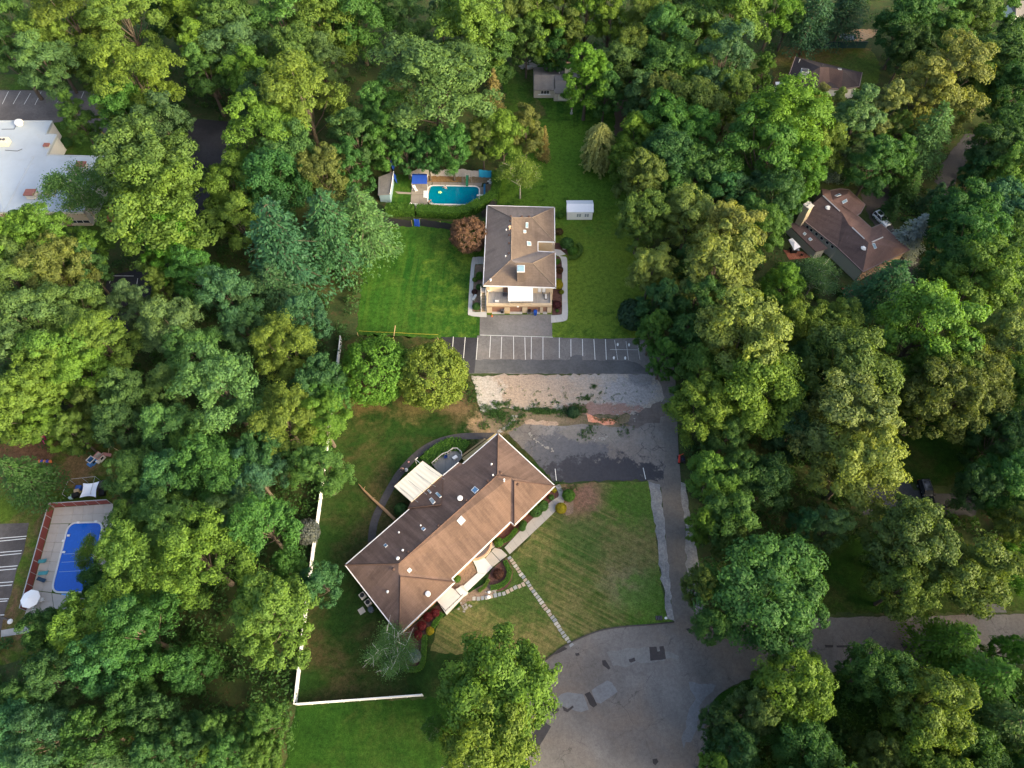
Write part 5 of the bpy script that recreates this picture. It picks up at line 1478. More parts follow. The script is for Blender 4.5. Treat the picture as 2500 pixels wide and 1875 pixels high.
rm.skylight('m', [(490, 1124), (510, 1104), (528, 1124), (508, 1146)], WHITE, GREYSKY)
rm.skylight('m', [(602, 805), (620, 789), (638, 803), (619, 819)], WHITE, BLUESKY)
rm.skylight('m', [(309, 932), (325, 917), (342, 931), (325, 948)], WHITE, BLUESKY)
wing.skylight('m', [(650, 505), (660, 497), (681, 517), (671, 528)], WHITE, GREYSKY)
wing.skylight('m', [(712, 528), (728, 517), (762, 550), (746, 562)], WHITE, SKYGLASS)
wing.skylight('m', [(664, 574), (684, 560), (712, 592), (692, 613)], WHITE, GREYSKY)
for x, y, r, h in ((905, 570, .28, .55), (655, 1312, .26, .5), (1247, 430, .10, .8), (1160, 388, .09, .5), (1149, 304, .10, .5), (428, 832, .10, .3), (458, 971, .12, .3), (421, 1037, .17, .5), (340, 1293, .13, .3), (598, 778, .08, .3)):
    rm.pipe('m', x, y, r, h, WHITE)
for x, y in ((1220, 365), (1354, 455), (500, 983), (735, 778), (386, 1115), (953, 582), (1120, 430)):
    rm.turtle('m', x, y, RIDGE_M, 0.55)
# fabric awning over the terrace door, its frame arms and valance
AWN = paint("cream_awning_fabric", (0.60, 0.57, 0.50), 0.8, 0.05)
aw = [Q('m', 612, 272, 2.7), Q('m', 762, 380, 3.55), Q('m', 525, 590, 3.55), Q('m', 390, 470, 2.7)]
m = MB()
NR = 9
for k in range(NR):                                        # pleated panels
    t0, t1 = k / NR, (k + 1) / NR
    a, b = aw[0].lerp(aw[3], t0), aw[0].lerp(aw[3], t1)
    c, d = aw[1].lerp(aw[2], t1), aw[1].lerp(aw[2], t0)
    mid0, mid1 = (a + b) / 2 - Vector((0, 0, .05)), (c + d) / 2 - Vector((0, 0, .05))
    m.add([a, mid0, mid1, d], [(3, 2, 1, 0)]); m.add([mid0, b, c, mid1], [(3, 2, 1, 0)])
awn = m.build("awning", AWN, mainb)
v = MB()
for a, b in ((aw[0], aw[3]), (aw[3], aw[2]), (aw[2], aw[1])):
    v.add([a, b, b - Vector((0, 0, .32)), a - Vector((0, 0, .32))], [(0, 1, 2, 3)])
v.build("valance", paint("ivory_valance", (0.66, 0.60, 0.46), 0.8, 0.06), awn)
for t in (0.08, 0.36, 0.64, 0.92):
    p, q = aw[0].lerp(aw[3], t), aw[1].lerp(aw[2], t)
    MB().tube([p - Vector((0, 0, .12)), q + Vector((0, 0, .25)), q + (q - p).normalized() * 1.2 + Vector((0, 0, .6))], 0.035, 5).build("awning_arm", GREY, awn)
# timber deck with posts and rails
deck_pts = QL('m', [(690, 310), (770, 240), (812, 226), (850, 196), (885, 196), (918, 226), (920, 255), (880, 300), (770, 395), (750, 380)])
DECK = boards("weathered_deck", (0.205, 0.205, 0.200), ROT_M * 0 + rad(88), 0.15)
dk = MB().prism(deck_pts, 0.25, 0.42).build("deck", DECK, mainb)
RAIL = paint("grey_rail", (0.36, 0.35, 0.33), 0.8, 0.15)
rl = deck_pts[:7]
for a, b in zip(rl, rl[1:]):
    a, b = a.copy(), b.copy(); a.z = b.z = 0
    MB().wall(a, b, 1.28, 1.38, 0.14).build("hand_rail", RAIL, dk)
    MB().wall(a, b, 0.5, 0.56, 0.06).build("low_rail", RAIL, dk)
    for t in (0.0, 0.5):
        p = a.lerp(b, t); MB().box((p.x, p.y, 0.82), (.11, .11, 1.2)).build("post", RAIL, dk)
# lumber ramp beside the north corner
ra, rb = Q('m', 920, 258, 0), Q('m', 1180, 58, 0)
rp = MB()
a, b = ra, rb
d = (b - a).normalized(); n = Vector((-d.y, d.x, 0))
ramp = MB().add([a + Vector((0, 0, .42)), b + Vector((0, 0, .06)), b - n * 1.2 + Vector((0, 0, .06)), a - n * 1.2 + Vector((0, 0, .42)),
          a, b, b - n * 1.2, a - n * 1.2], [(3, 2, 1, 0), (4, 5, 1, 0), (6, 7, 3, 2), (5, 6, 2, 1), (7, 4, 0, 3)]).build("ramp", boards("ramp_lumber", (0.47, 0.37, 0.18), rad(-50), 0.16, 0.2), mainb)
for off in (0.0, 0.28):
    MB().tube([a + n * (off - .05) + Vector((0, 0, 1.3 - off)), b.lerp(a, .3) + n * (off - .05) + Vector((0, 0, 1.0 - off))], 0.06, 4).build("hand_rail", WOOD, ramp)
# white concrete porch with steps and railing at the south-west door
pc = QL('m', [(722, 1362), (828, 1258), (862, 1282), (905, 1262), (962, 1306), (925, 1335), (796, 1468)])
porch = MB().prism(pc, 0.0, 0.62).build("porch", CONC_W, mainb)
MB().prism(QL('m', [(905, 1250), (925, 1245), (968, 1300), (960, 1315), (930, 1335), (870, 1400), (800, 1474), (795, 1462), (925, 1330), (880, 1282)]), 0, 0.3).build("step", CONC_L, porch)
for a, b in (((722, 1372), (794, 1455)), ((794, 1455), (930, 1328)), ((868, 1288), (912, 1338))):
    a, b = Q('m', *a), Q('m', *b)
    m = MB().tube([(a.x, a.y, 1.5), (b.x, b.y, 1.5)], 0.035, 5).tube([(a.x, a.y, 1.05), (b.x, b.y, 1.05)], 0.02, 4)
    L = (b - a).length
    for k in range(int(L / .9) + 1):
        p = a.lerp(b, min(1, k * .9 / L)); m.tube([(p.x, p.y, .5), (p.x, p.y, 1.5)], 0.025, 4)
    m.build("railing", BLACK, porch)
# curved brick entry bay under the eave
bay = smooth_line(QL('s', [(130, 700), (210, 700), (300, 655), (360, 580), (385, 500), (380, 450)]), 5)
bb = MB()
for a, b in zip(bay, bay[1:]): bb.wall(a, b, 0.0, 0.75, 0.32)
bb.build("curved_brick_planter", brick_wall("tan_brick", (0.36, 0.25, 0.17), (0.42, 0.31, 0.22), (0.35, 0.32, 0.28)), mainb)
MB().prism([*bay, Q('s', 330, 470), Q('s', 190, 620)], 0.0, 0.2).build("entry_floor", concrete("bluestone", (0.30, 0.34, 0.36)), mainb)

# ------------------------------------------------------------------ 2. the tan-roofed house with garage deck
house = empty("tan_roof_house", Q('h', 650, 700, 0), "two storey house with tan hip roof, skylights and three garage doors", "house")
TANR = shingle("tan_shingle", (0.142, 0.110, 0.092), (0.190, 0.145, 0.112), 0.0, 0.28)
TANR_L = shingle("tan_shingle_west", (0.225, 0.175, 0.145), (0.24, 0.185, 0.15), math.pi / 2 - rad(12), 0.34)  # colour raised to stand in for sun on the west slope
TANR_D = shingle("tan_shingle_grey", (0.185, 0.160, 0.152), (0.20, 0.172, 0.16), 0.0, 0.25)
he, hr = 5.0, 7.9
rh = Roof(house, {'A': ('h', 280, 103, he), 'B': ('h', 1060, 125, he), 'C': ('h', 1065, 525, he), 'N1': ('h', 870, 520, he), 'N2': ('h', 870, 632, he), 'D': ('h', 1070, 645, he), 'E': ('h', 1075, 1055, he), 'F': ('h', 235, 1030, he),
                  'r1': ('h', 565, 245, hr), 'r2': ('h', 800, 245, hr - .15), 'r3': ('h', 558, 735, hr), 'r4': ('h', 612, 772, hr - .2), 'r5': ('h', 805, 772, hr - .3)},
          [('A', 'B', 'r2', 'r1'), ('B', 'C', 'r2'), ('C', 'N1', 'r1', 'r2'), ('N1', 'N2', 'r3', 'r1'), ('N2', 'D', 'r5', 'r4', 'r3'), ('D', 'E', 'r5'), ('E', 'F', 'r3', 'r4', 'r5'), ('F', 'A', 'r1', 'r3')],
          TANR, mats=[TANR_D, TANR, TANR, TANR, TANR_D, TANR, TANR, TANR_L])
rh.frame(['A', 'B', 'C', 'N1', 'N2', 'D', 'E', 'F'], 0.16, WHITE)
RIDGE_T = paint("tan_ridge", (0.165, 0.128, 0.104), 0.95, 0.2)
for a, b in (('r1', 'r3'), ('r1', 'r2'), ('A', 'r1'), ('B', 'r2'), ('C', 'r2'), ('D', 'r5'), ('E', 'r5'), ('F', 'r3'), ('r4', 'r5')): rh.cap(a, b, RIDGE_T, 0.24)
for q_ in ([(727, 300), (757, 300), (757, 365), (727, 365)], [(697, 390), (730, 390), (732, 422), (699, 422)], [(738, 520), (785, 526), (790, 570), (742, 568)]):
    rh.skylight('h', q_, WHITE, SKYGLASS)
for x, y in ((555, 230), (682, 233), (766, 234), (550, 280), (538, 445), (538, 540), (533, 655)): rh.turtle('h', x, y, RIDGE_M, 0.6)
rh.pipe('h', 540, 380, .17, .9, paint("terracotta_flue", (0.6, 0.38, 0.25), .8)); rh.pipe('h', 503, 393, .09, .4); rh.pipe('h', 494, 698, .09, .4); rh.pipe('h', 321, 970, .14, .4)
# roof tower with glazed top
tb = [rh.hit('h', x, y)[0] for x, y in ((628, 985), (712, 985))]
ty, tw = (tb[0].y + tb[1].y) / 2, abs(tb[1].x - tb[0].x)
tc = Vector(((tb[0].x + tb[1].x) / 2, ty + 0.85, 0))
tz = 8.6
MB().box((tc.x, tc.y, (5.2 + tz) / 2), (tw, 1.7, tz - 5.2)).build("roof_tower", TANR, house)
tw_o = MB().box((tc.x, tc.y, tz + .06), (tw * 1.06, 1.8, .12)).build("tower_rim", WHITE, house)
MB().box((tc.x, tc.y, tz + .15), (tw * .88, 1.55, .1)).build("pane", SKYGLASS, tw_o)
BUFF = brick_wall("buff_brick", (0.44, 0.34, 0.23), (0.52, 0.41, 0.28), (0.45, 0.4, 0.34))
ho = [rh.pts[k] for k in ('A', 'B', 'C', 'N1', 'N2', 'D', 'E', 'F')]
hw = inset(ho, 0.62)
walls(house, hw, 0, he - .1, 0.28, BUFF)
# garage block with deck on top
gx0, gx1 = Q('g', 185, 840, 0).x, Q('g', 1770, 860, 0).x
gyf = Q('g', 900, 845, 0).y
gyb = hw[6].y
gt = 2.75
WALLY = gyf + 0.3
piers = [(185, 315), (622, 748), (1055, 1180), (1490, 1560), (1665, 1770)]
for a, b in piers:
    x0, x1 = Q('g', a, 845).x, Q('g', b, 845).x
    MB().box(((x0 + x1) / 2, gyf + .2, gt * .42), (x1 - x0, .4, gt * .84)).build("garage_pier", BUFF, house)
MB().box(((gx0 + gx1) / 2, gyf + .2, gt * .92 + .02), (gx1 - gx0, .44, gt * .22)).build("garage_lintel", BUFF, house)
MB().box(((gx0 + gx1) / 2, gyf - .06, gt * .80), (gx1 - gx0, .16, .1)).build("lintel_course", paint("dark_course", (.2, .14, .09)), house)
for a, b in ((gx0 + .15, gx0 + .15), (gx1 - .15, gx1 - .15)):
    MB().box((a, (gyf + gyb) / 2 + .2, gt / 2), (.3, abs(gyb - gyf) - .2, gt)).build("garage_side_wall", BUFF, house)
DOOR = paint("brown_garage_door", (0.24, 0.125, 0.085), 0.6, 0.12)
for a, b, nm in ((315, 622, "garage_door"), (748, 1055, "garage_door"), (1180, 1490, "garage_door"), (1560, 1665, "side_door")):
    x0, x1 = Q('g', a, 845).x, Q('g', b, 845).x
    dr = MB().box(((x0 + x1) / 2, gyf + .32, 1.1), (x1 - x0, .06, 2.2)).build(nm, DOOR, house)
    for k in range(1, 4):
        MB().box(((x0 + x1) / 2, gyf + .285, .55 * k), (x1 - x0 - .1, .02, .04)).build("panel_rail", DGREY, dr)
    MB().box(((x0 + x1) / 2, gyf - .05, .09), (x1 - x0, .6, .06)).build("threshold", CONC_L, dr)
dkz = 2.42
DECK2 = boards("house_deck", (0.33, 0.31, 0.29), rad(90), 0.16)
hdeck = MB().box(((gx0 + gx1) / 2, (gyf + gyb) / 2 + .3, dkz - .1), (gx1 - gx0 - .6, abs(gyb - gyf) - .1, .2)).build("roof_deck", DECK2, house)
fa, fb = hw[7], hw[6]                                        # south wall of the upper floor
opening(house, fa, fb, 0.045, 0.24, dkz + .15, dkz + 2.1, paint("buff_frame", (.6, .5, .36)), paint("cream_panel", (.66, .54, .38)), "window", bars=1, side=-1)
opening(house, fa, fb, 0.255, 0.315, dkz + .05, dkz + 2.15, DGREY, DOOR, "deck_door", side=-1)
opening(house, fa, fb, 0.78, 0.835, dkz + .35, dkz + 2.0, GREY, WHITE, "window", side=-1)
opening(house, fa, fb, 0.845, 0.90, dkz + .35, dkz + 2.0, GREY, WHITE, "window", side=-1)
x0 = Q('g', 635, 350, dkz).x
MB().box((x0, gyb - .5, dkz + .12), (.95, .7, .22)).build("door_step", DGREY, hdeck)
# white retractable awning over the deck
ax0, ax1 = Q('g', 712, 300, 4.4).x, Q('g', 1318, 300, 4.4).x
ayb, ayf = Q('g', 1000, 108, 4.75).y, Q('g', 1000, 545, 4.3).y
m = MB()
for k in range(8):
    x_0, x_1 = ax0 + (ax1 - ax0) * k / 8, ax0 + (ax1 - ax0) * (k + 1) / 8
    xm = (x_0 + x_1) / 2
    m.add([(x_0, ayf, 4.3), (xm, ayf, 4.26), (xm, ayb, 4.71), (x_0, ayb, 4.75)], [(0, 1, 2, 3)])
    m.add([(xm, ayf, 4.26), (x_1, ayf, 4.3), (x_1, ayb, 4.75), (xm, ayb, 4.71)], [(0, 1, 2, 3)])
WAWN = paint("white_awning_fabric", (0.74, 0.73, 0.73), .75, .04)
hawn = m.build("deck_awning", WAWN, house)
MB().box(((ax0 + ax1) / 2, ayf, 4.2), (ax1 - ax0, .05, .22)).build("valance", WAWN, hawn)
MB().box(((ax0 + ax1) / 2, ayb + .05, 4.8), (ax1 - ax0, .18, .16)).build("awning_cassette", WHITE, hawn)
for x in (ax0 + .2, ax1 - .2): MB().tube([(x, ayf + .1, 4.2), (x, ayf + .1, dkz)], .04, 6).build("awning_post", GREY, hawn)
MB().box((Q('g', 950, 680, gt).x, gyf - .1, gt * .84), (.42, .25, .18)).build("wall_lamp", WHITE, house)
# outside stair on the west side
sx0, sx1 = Q('g', 45, 300, dkz).x, Q('g', 165, 300, dkz).x
sy0, sy1 = Q('g', 100, 300, dkz).y, Q('g', 100, 825, 0).y
stair = MB().box(((sx0 + sx1) / 2, sy0 + .2, dkz - .06), (sx1 - sx0, 1.2, .12)).build("stair_landing", DECK2, house)
TREAD = paint("tread_wood", (0.50, 0.36, 0.23), .8, .15)
NS = 13
for k in range(NS):
    t = (k + .5) / NS
    MB().box(((sx0 + sx1) / 2, sy0 - .3 + (sy1 - sy0 + .3) * t, dkz * (1 - (k + 1) / (NS + 1))), (sx1 - sx0, abs(sy1 - sy0) / NS * .78, .06)).build("tread", TREAD, stair)
for x in (sx0, sx1):
    MB().tube([(x, sy0 - .3, dkz - .1), (x, sy1, .05)], .07, 4).build("stringer", WHITE, stair)
    mm = MB().tube([(x, sy0 + .6, dkz + .95), (x, sy0 - .3, dkz + .95), (x, sy1, 1.0)], .045, 4)
    for k in range(5):
        t = k / 4; y_ = sy0 - .3 + (sy1 - sy0 + .3) * t; z_ = dkz * (1 - t)
        mm.tube([(x, y_, z_), (x, y_, z_ + .95)], .035, 4)
    mm.build("hand_rail", WHITE, stair)
# recessed entry court furniture is under the notch: paved floor
ec = [Q('h', 870, 530, 0), Q('h', 1060, 530, 0), Q('h', 1060, 640, 0), Q('h', 870, 640, 0)]
MB().prism([(p.x, p.y + .2, 0) for p in ec], 0, 2.2).build("entry_landing", paint("entry_buff", (0.42, 0.36, 0.30)), house)

# ------------------------------------------------------------------ 3. cottage
cot = empty("stone_cottage", Q('c', 600, 900, 0), "small grey roofed stone cottage with white chimney among trees", "cottage")
GR = shingle("grey_shingle", (0.22, 0.20, 0.185), (0.25, 0.22, 0.20), 0.0, 0.2)
GR_D = shingle("slate_shingle", (0.18, 0.172, 0.175), (0.20, 0.19, 0.19), 0.0, 0.25)
rc = Roof(cot, {'a': ('c', 240, 352, 2.8), 'b': ('c', 1500, 356, 2.8), 'c': ('c', 1500, 640, 4.3), 'd': ('c', 245, 548, 4.6), 'e': ('c', 765, 552, 4.6), 'f': ('c', 250, 925, 2.7), 'g': ('c', 768, 930, 2.7),
                'h': ('c', 780, 686, 4.3), 'i': ('c', 785, 1015, 2.6), 'j': ('c', 1480, 1015, 2.6), 'k': ('c', 1500, 690, 4.3)},
          [('a', 'b', 'c', 'h', 'e', 'd'), ('d', 'e', 'g', 'f'), ('h', 'k', 'j', 'i')], GR, mats=[GR_D, GR, GR])
STONEW = brick_wall("field_stone", (0.45, 0.40, 0.34), (0.52, 0.47, 0.41), (0.30, 0.28, 0.25), 0.6, 0.32)
CREAM = paint("cream_wall", (0.72, 0.62, 0.46), .8, .08)
f_, g_, i_, j_ = (rc.pts[k] for k in 'fgij')
wl = [(f_.x + .1, f_.y + .5), (g_.x, f_.y + .5), (g_.x, i_.y + .5), (j_.x, i_.y + .5), (j_.x, rc.pts['b'].y - .4), (f_.x + .1, rc.pts['a'].y - .4)]
walls(cot, wl, 0, 2.65, .3, STONEW)
opening(cot, wl[0], wl[1], .32, .75, 1.15, 2.25, WHITE, DGLASS, "window", bars=3, side=-1)
opening(cot, wl[2], wl[3], .14, .62, .35, 2.2, WHITE, paint("lit_cream_shutter", (.74, .68, .55)), "window", bars=3, side=-1)
MB().box(((wl[0][0] + wl[1][0]) / 2, wl[0][1] - .25, 1.05), (3.2, .25, .08)).build("window_box", WHITE, cot)
ch = rc.hit('c', 1095, 545)[0]
MB().box((ch.x, ch.y + .55, 5.0), (1.35, 1.1, 3.6)).build("chimney", CREAM, cot)
MB().box((ch.x, ch.y + .55, 6.95), (1.4, 1.15, .35)).build("chimney_cap", BRICK, cot)
for x, y in ((920, 385), (888, 510), (1100, 470)): rc.pipe('c', x, y, .07, .3)
rc.turtle('c', 555, 455, DGREY, .5)

# ------------------------------------------------------------------ 4. office with white flat roof
off = empty("flat_roof_office", Q('w', 300, 1000, 0), "large office building with white flat roof and tan brick walls at left edge", "building")
oz = 4.4
ol = QL('w', [(-700, 178), (625, 178), (550, 335), (680, 340), (555, 585), (1290, 600), (995, 1255), (-700, 1262)], oz)
k = N("white_roof_membrane", .7, .2)
c_ = k.mix(k.ramp(k.noise(.12, 6, .65), .35, .75), (.37, .42, .47), (.32, .36, .40))
c_ = k.mix(k.math('MULTIPLY', k.ramp(k.noise(.9, 7, .75, k.map(0, (1, .5, 1))), .55, .72), .6), c_, (.35, .34, .33))
c_ = k.mix(k.math('MULTIPLY', k.spot(Q('w', 720, 700, oz), .5, 2.2, k.noise(.8, 6, .7)), .7), c_, (.36, .27, .22))
MEMB = k.out(c_)
OW = paint("office_grey_wall", (.52, .53, .54), .8, .08)
MB().prism(ol, oz - .5, oz).build("flat_roof", MEMB, off)
pm = MB()
for a, b in zip(ol, ol[1:] + ol[:1]): pm.wall(a, b, oz, oz + .22, .22)
pm.build("parapet", paint("parapet_white", (.37, .41, .45)), off)
for a, b in zip(inset(ol, .12), inset(ol, .12)[1:] + inset(ol, .12)[:1]):
    south = abs(a.y - ol[6].y) < 1.5 and abs(b.y - ol[7].y) < 1.5
    if south: continue
    MB().wall(a, b, 0, oz - .5, .2).build("wall", OW, off)
MB().wall(Q('w', -60, 715, oz), Q('w', 30, 1240, oz), oz, oz + .12, .3) .build("roof_seam", MEMB, off)
MB().wall(Q('w', 400, 590, oz), Q('w', 50, 1250, oz), oz, oz + .1, .25).build("roof_seam", MEMB, off)
# south wall: tan panels between brick piers, window band below
TANP = paint("tan_panel", (.50, .40, .29), .8, .07); RB = brick_wall("red_brown_brick", (.27, .13, .10), (.32, .17, .13), (.3, .26, .22))
L0, L1 = inset(ol, .12)[7], inset(ol, .12)[6]
d = (L1 - L0).normalized(); tot = (L1 - L0).length
step = 6.2
u = tot
i = 0
while u > 1:
    w0 = max(0, u - step)
    p, q_ = L0 + d * w0, L0 + d * u
    MB().wall(p, p + d * min(1.6, u - w0), 0, oz - .35, .34).build("brick_pier", RB, off)
    pp = p + d * min(1.6, u - w0)
    if (q_ - pp).length > .5:
        MB().wall(pp, q_, 1.75, oz - .4, .22).build("wall_panel", TANP, off)
        MB().wall(pp, q_, 0, .85, .22).build("wall_panel", TANP, off)
        wn_ = MB().wall(pp, q_, .85, 1.75, .12).build("window", WHITE, off)
        for t in (.04, .36, .68):
            MB().wall(pp.lerp(q_, t) + Vector((0, -.09, 0)), pp.lerp(q_, t + .28) + Vector((0, -.09, 0)), .95, 1.65, .05).build("pane", DGLASS, wn_)
    u = w0
MB().wall(L0, L1, oz - .52, oz + .02, .4).build("fascia_band", paint("ivory_fascia", (.62, .57, .47)), off)
RUST = paint("rusty_metal", (.26, .10, .075), .8, .3)
for x, y, sx, sy, h in ((385, 1090, 1.9, 1.6, 1.2), (985, 740, 1.7, 1.4, .9), (562, 495, 1.1, .9, .5)):
    p = Q('w', x, y, oz)
    MB().box((p.x, p.y + .4, oz + h / 2), (sx, sy, h)).build("roof_exhaust", paint("pale_curb", (.5, .46, .4)), off)
    MB().box((p.x, p.y + .4, oz + h + .12), (sx * 1.2, sy * 1.2, .24)).build("exhaust_hood", RUST, off)
p = Q('w', 30, 470, oz)
ac = MB().box((p.x, p.y + .5, oz + .75), (3.4, 1.9, 1.3)).build("rooftop_unit", paint("beige_unit", (.62, .58, .46)), off)
for dx in (.3, 1.1): MB().lathe((p.x + dx - .2, p.y + .6, oz + 1.4), [(.36, 0), (.36, .1), (.1, .1)], 10).build("unit_fan", DGREY, ac)
p = Q('w', 240, 215, oz)
MB().lathe((p.x, p.y, oz), [(.75, 0), (.75, .45), (1.05, .5), (1.0, .85), (.7, 1.15), (.2, 1.3)], 14).build("roof_ventilator", WHITE, off, smooth=False)
MB().tube([Q('w', 20, 270, oz + .25), Q('w', 170, 268, oz + .25), Q('w', 195, 215, oz + .25)], .06, 5).build("roof_pipe", DGREY, off)
MB().tube([Q('w', 60, 520, oz + .15), Q('w', 210, 530, oz + .15), Q('w', 265, 505, oz + .15)], .06, 5).build("roof_pipe", DGREY, off)
# red lean-to roof beside the office
rl_ = QL('w', [(1300, 1120), (1450, 1090), (1400, 1380), (1270, 1370)], 2.6)
red = empty("red_roof_shelter", Vector((rl_[3].x, rl_[3].y, 0)), "red roofed shelter half hidden by oaks beside the white roofed office", "shelter")
MB().prism(rl_, 2.45, 2.65).build("roof", paint("red_roofing", (.30, .075, .05), .8, .2), red)
for p in rl_: MB().box((p.x * .98 + sum(q.x for q in rl_) * .005, p.y * .98 + sum(q.y for q in rl_) * .005, 1.2), (.14, .14, 2.5)).build("post", WHITE, red)

# ------------------------------------------------------------------ 5. brown house at right
bh = empty("brown_ridge_house", Q('e', 1200, 900, 0), "sprawling brown roofed house with stone chimney and skylights at right", "house")
be, br_ = 4.0, 7.0
BR1 = shingle("russet_shingle", (0.185, 0.113, 0.092), (0.21, 0.13, 0.105), rad(40), 0.3)
BR2 = shingle("shaded_russet_shingle", (0.115, 0.08, 0.075), (0.135, 0.09, 0.08), rad(-45), 0.35, moss=0.7)  # darker copy for slopes turned from the sun, shade painted in
rb_ = Roof(bh, {'a': ('e', 455, 600, be), 'b': ('e', 540, 400, be + 1.5), 'c': ('e', 712, 262, br_), 'd': ('e', 980, 505, br_), 'e': ('e', 915, 965, be), 'f': ('e', 700, 170, be), 'g': ('e', 812, 190, be),
                'h': ('e', 1175, 525, be), 'i': ('e', 1370, 700, be), 'j': ('e', 1500, 645, be), 'k': ('e', 1885, 995, be), 'l': ('e', 1255, 1290, be), 'm': ('e', 1330, 900, br_), 'n': ('e', 1520, 830, br_ - .7),
                'o': ('e', 1060, 650, br_ - .2), 'p': ('e', 955, 920, be + .5), 'q': ('e', 1345, 830, br_ - .9)},
          [('a', 'e', 'p', 'o', 'd', 'c', 'b'), ('b', 'c', 'f'), ('f', 'g', 'h', 'i', 'q', 'm', 'o', 'd', 'c'), ('o', 'm', 'p'), ('p', 'm', 'l', 'e'), ('m', 'k', 'l'), ('m', 'n', 'k'), ('n', 'j', 'k'), ('i', 'j', 'n', 'q'), ('q', 'n', 'm')],
          BR1, mats=[BR2, BR2, BR1, BR2, BR2, BR1, BR1, BR1, BR1, BR1])
rw = Roof(bh, {'g': ('e', 812, 195, be + .1), 's': ('e', 940, 168, be + .1), 't': ('e', 1060, 182, be + .1), 'u': ('e', 1285, 385, be + .1), 'v': ('e', 1225, 495, be + .1), 'h': ('e', 1172, 528, be + .1), 'x': ('e', 985, 405, be + 1.4), 'y': ('e', 822, 335, be + 1.9), 'z': ('e', 1045, 240, be + 1.6)},
          [('g', 's', 't', 'z', 'y'), ('t', 'u', 'v', 'h', 'x', 'y', 'z')], BR1, name="wing_roof")
TRIMB = paint("brown_gutter", (.20, .15, .14), .7)
rb_.frame(['e', 'a'], .16, TRIMB, closed=False); rb_.frame(['h', 'i', 'j', 'k', 'l', 'e'], .16, TRIMB, closed=False); rw.frame(['g', 's', 't', 'u', 'v', 'h'], .16, TRIMB, closed=False)
VENTM = paint("ridge_vent_white", (.55, .52, .50), .7)
for a, b in ((('e', 712, 266), ('e', 940, 476)), (('e', 1108, 697), ('e', 1272, 850)), (('e', 1376, 893), ('e', 1520, 828))):
    p, q_ = rb_.hit(*a)[0], rb_.hit(*b)[0]
    MB().tube([p + Vector((0, 0, .1)), q_ + Vector((0, 0, .1))], .15, 4).build("ridge_vent", VENTM, bh)
BW = paint("beige_stucco", (.46, .43, .35), .85, .06)
ob = [rb_.pts[x] for x in ('a', 'f', 'g', 'h', 'i', 'j', 'k', 'l', 'e')]
ib = inset(ob, .55)
walls(bh, ib, 0, be - .1, .28, BW)
MB().wall(ib[6] + Vector((-.05, -.2, 0)), ib[7] + Vector((.05, -.2, 0)), 0, be - .15, .12).build("brick_facing", brick_wall("brown_brick", (.22, .15, .11), (.28, .2, .15), (.25, .22, .2)), bh)
la, lb = ib[7], ib[8]
for t0, t1, z0, z1 in ((.03, .10, 2.3, 3.3), (.30, .42, 1.6, 3.1), (.55, .60, 2.2, 3.1), (.75, .82, 2.3, 3.3)):
    opening(bh, la, lb, t0, t1, z0, z1, WHITE, DGLASS, "window", bars=2, side=-1 if (lb - la).cross(Vector((0, 0, 1))).dot(Vector((-1, -1, 0))) < 0 else 1)
la, lb = ib[8], ib[0]
for t0 in (.1, .25, .42, .58, .74, .86):
    opening(bh, la, lb, t0, t0 + .09, 2.4, 3.3, WHITE, DGLASS, "window", side=1)
# low lean-to along the west side
lt = [Q('e', 215, 620, 2.5), Q('e', 440, 645, 3.1), Q('e', 780, 975, 3.1), Q('e', 620, 1020, 2.5)]
MB().add(lt + [p - Vector((0, 0, .2)) for p in lt], [(0, 3, 2, 1), (4, 5, 6, 7), (0, 1, 5, 4), (1, 2, 6, 5), (2, 3, 7, 6), (3, 0, 4, 7)]).build("lean_to_roof", BR2, bh)
il = inset([Vector((p.x, p.y, 0)) for p in lt], .3)
walls(bh, il, 0, 2.3, .2, BW, "lean_to_wall")
leanr = Roof.__new__(Roof); leanr.root = bh; leanr.bvh = BVHTree.FromPolygons(lt, [(0, 1, 2), (0, 2, 3)])
leanr.skylight('e', [(440, 782), (465, 757), (493, 780), (468, 806)]); leanr.skylight('e', [(512, 852), (540, 830), (572, 858), (542, 880)])
rw.skylight('e', [(965, 345), (1028, 308), (1042, 345), (980, 378)]); rw.skylight('e', [(870, 268), (935, 240), (962, 258), (905, 278)])
rb_.skylight('e', [(1372, 910), (1408, 902), (1437, 972), (1405, 985)])
for x, y in ((783, 424), (1268, 970)): rb_.pipe('e', x, y, .42, .3, WHITE, False, "sun_tunnel")
STC = brick_wall("tan_stone", (.40, .33, .22), (.46, .39, .28), (.33, .3, .25), .6, .3)
p = Q('e', 395, 660, 0)
ctop = Q('e', 490, 470, 0)
cb = Vector((ib[0].x - .2, ib[0].y - .9, 0)); cb = Q('e', 410, 620, 3.2)
MB().box((cb.x, cb.y, 4.1), (1.5, 1.5, 8.2), rad(38)).build("chimney", STC, bh)
MB().box((cb.x, cb.y, 8.3), (1.7, 1.7, .2), rad(38)).build("chimney_cap", CONC_L, bh)
for dx in (-.3, .3): MB().lathe((cb.x + dx, cb.y + dx, 8.4), [(.18, 0), (.16, .5)], 8).build("flue", GREY, bh)

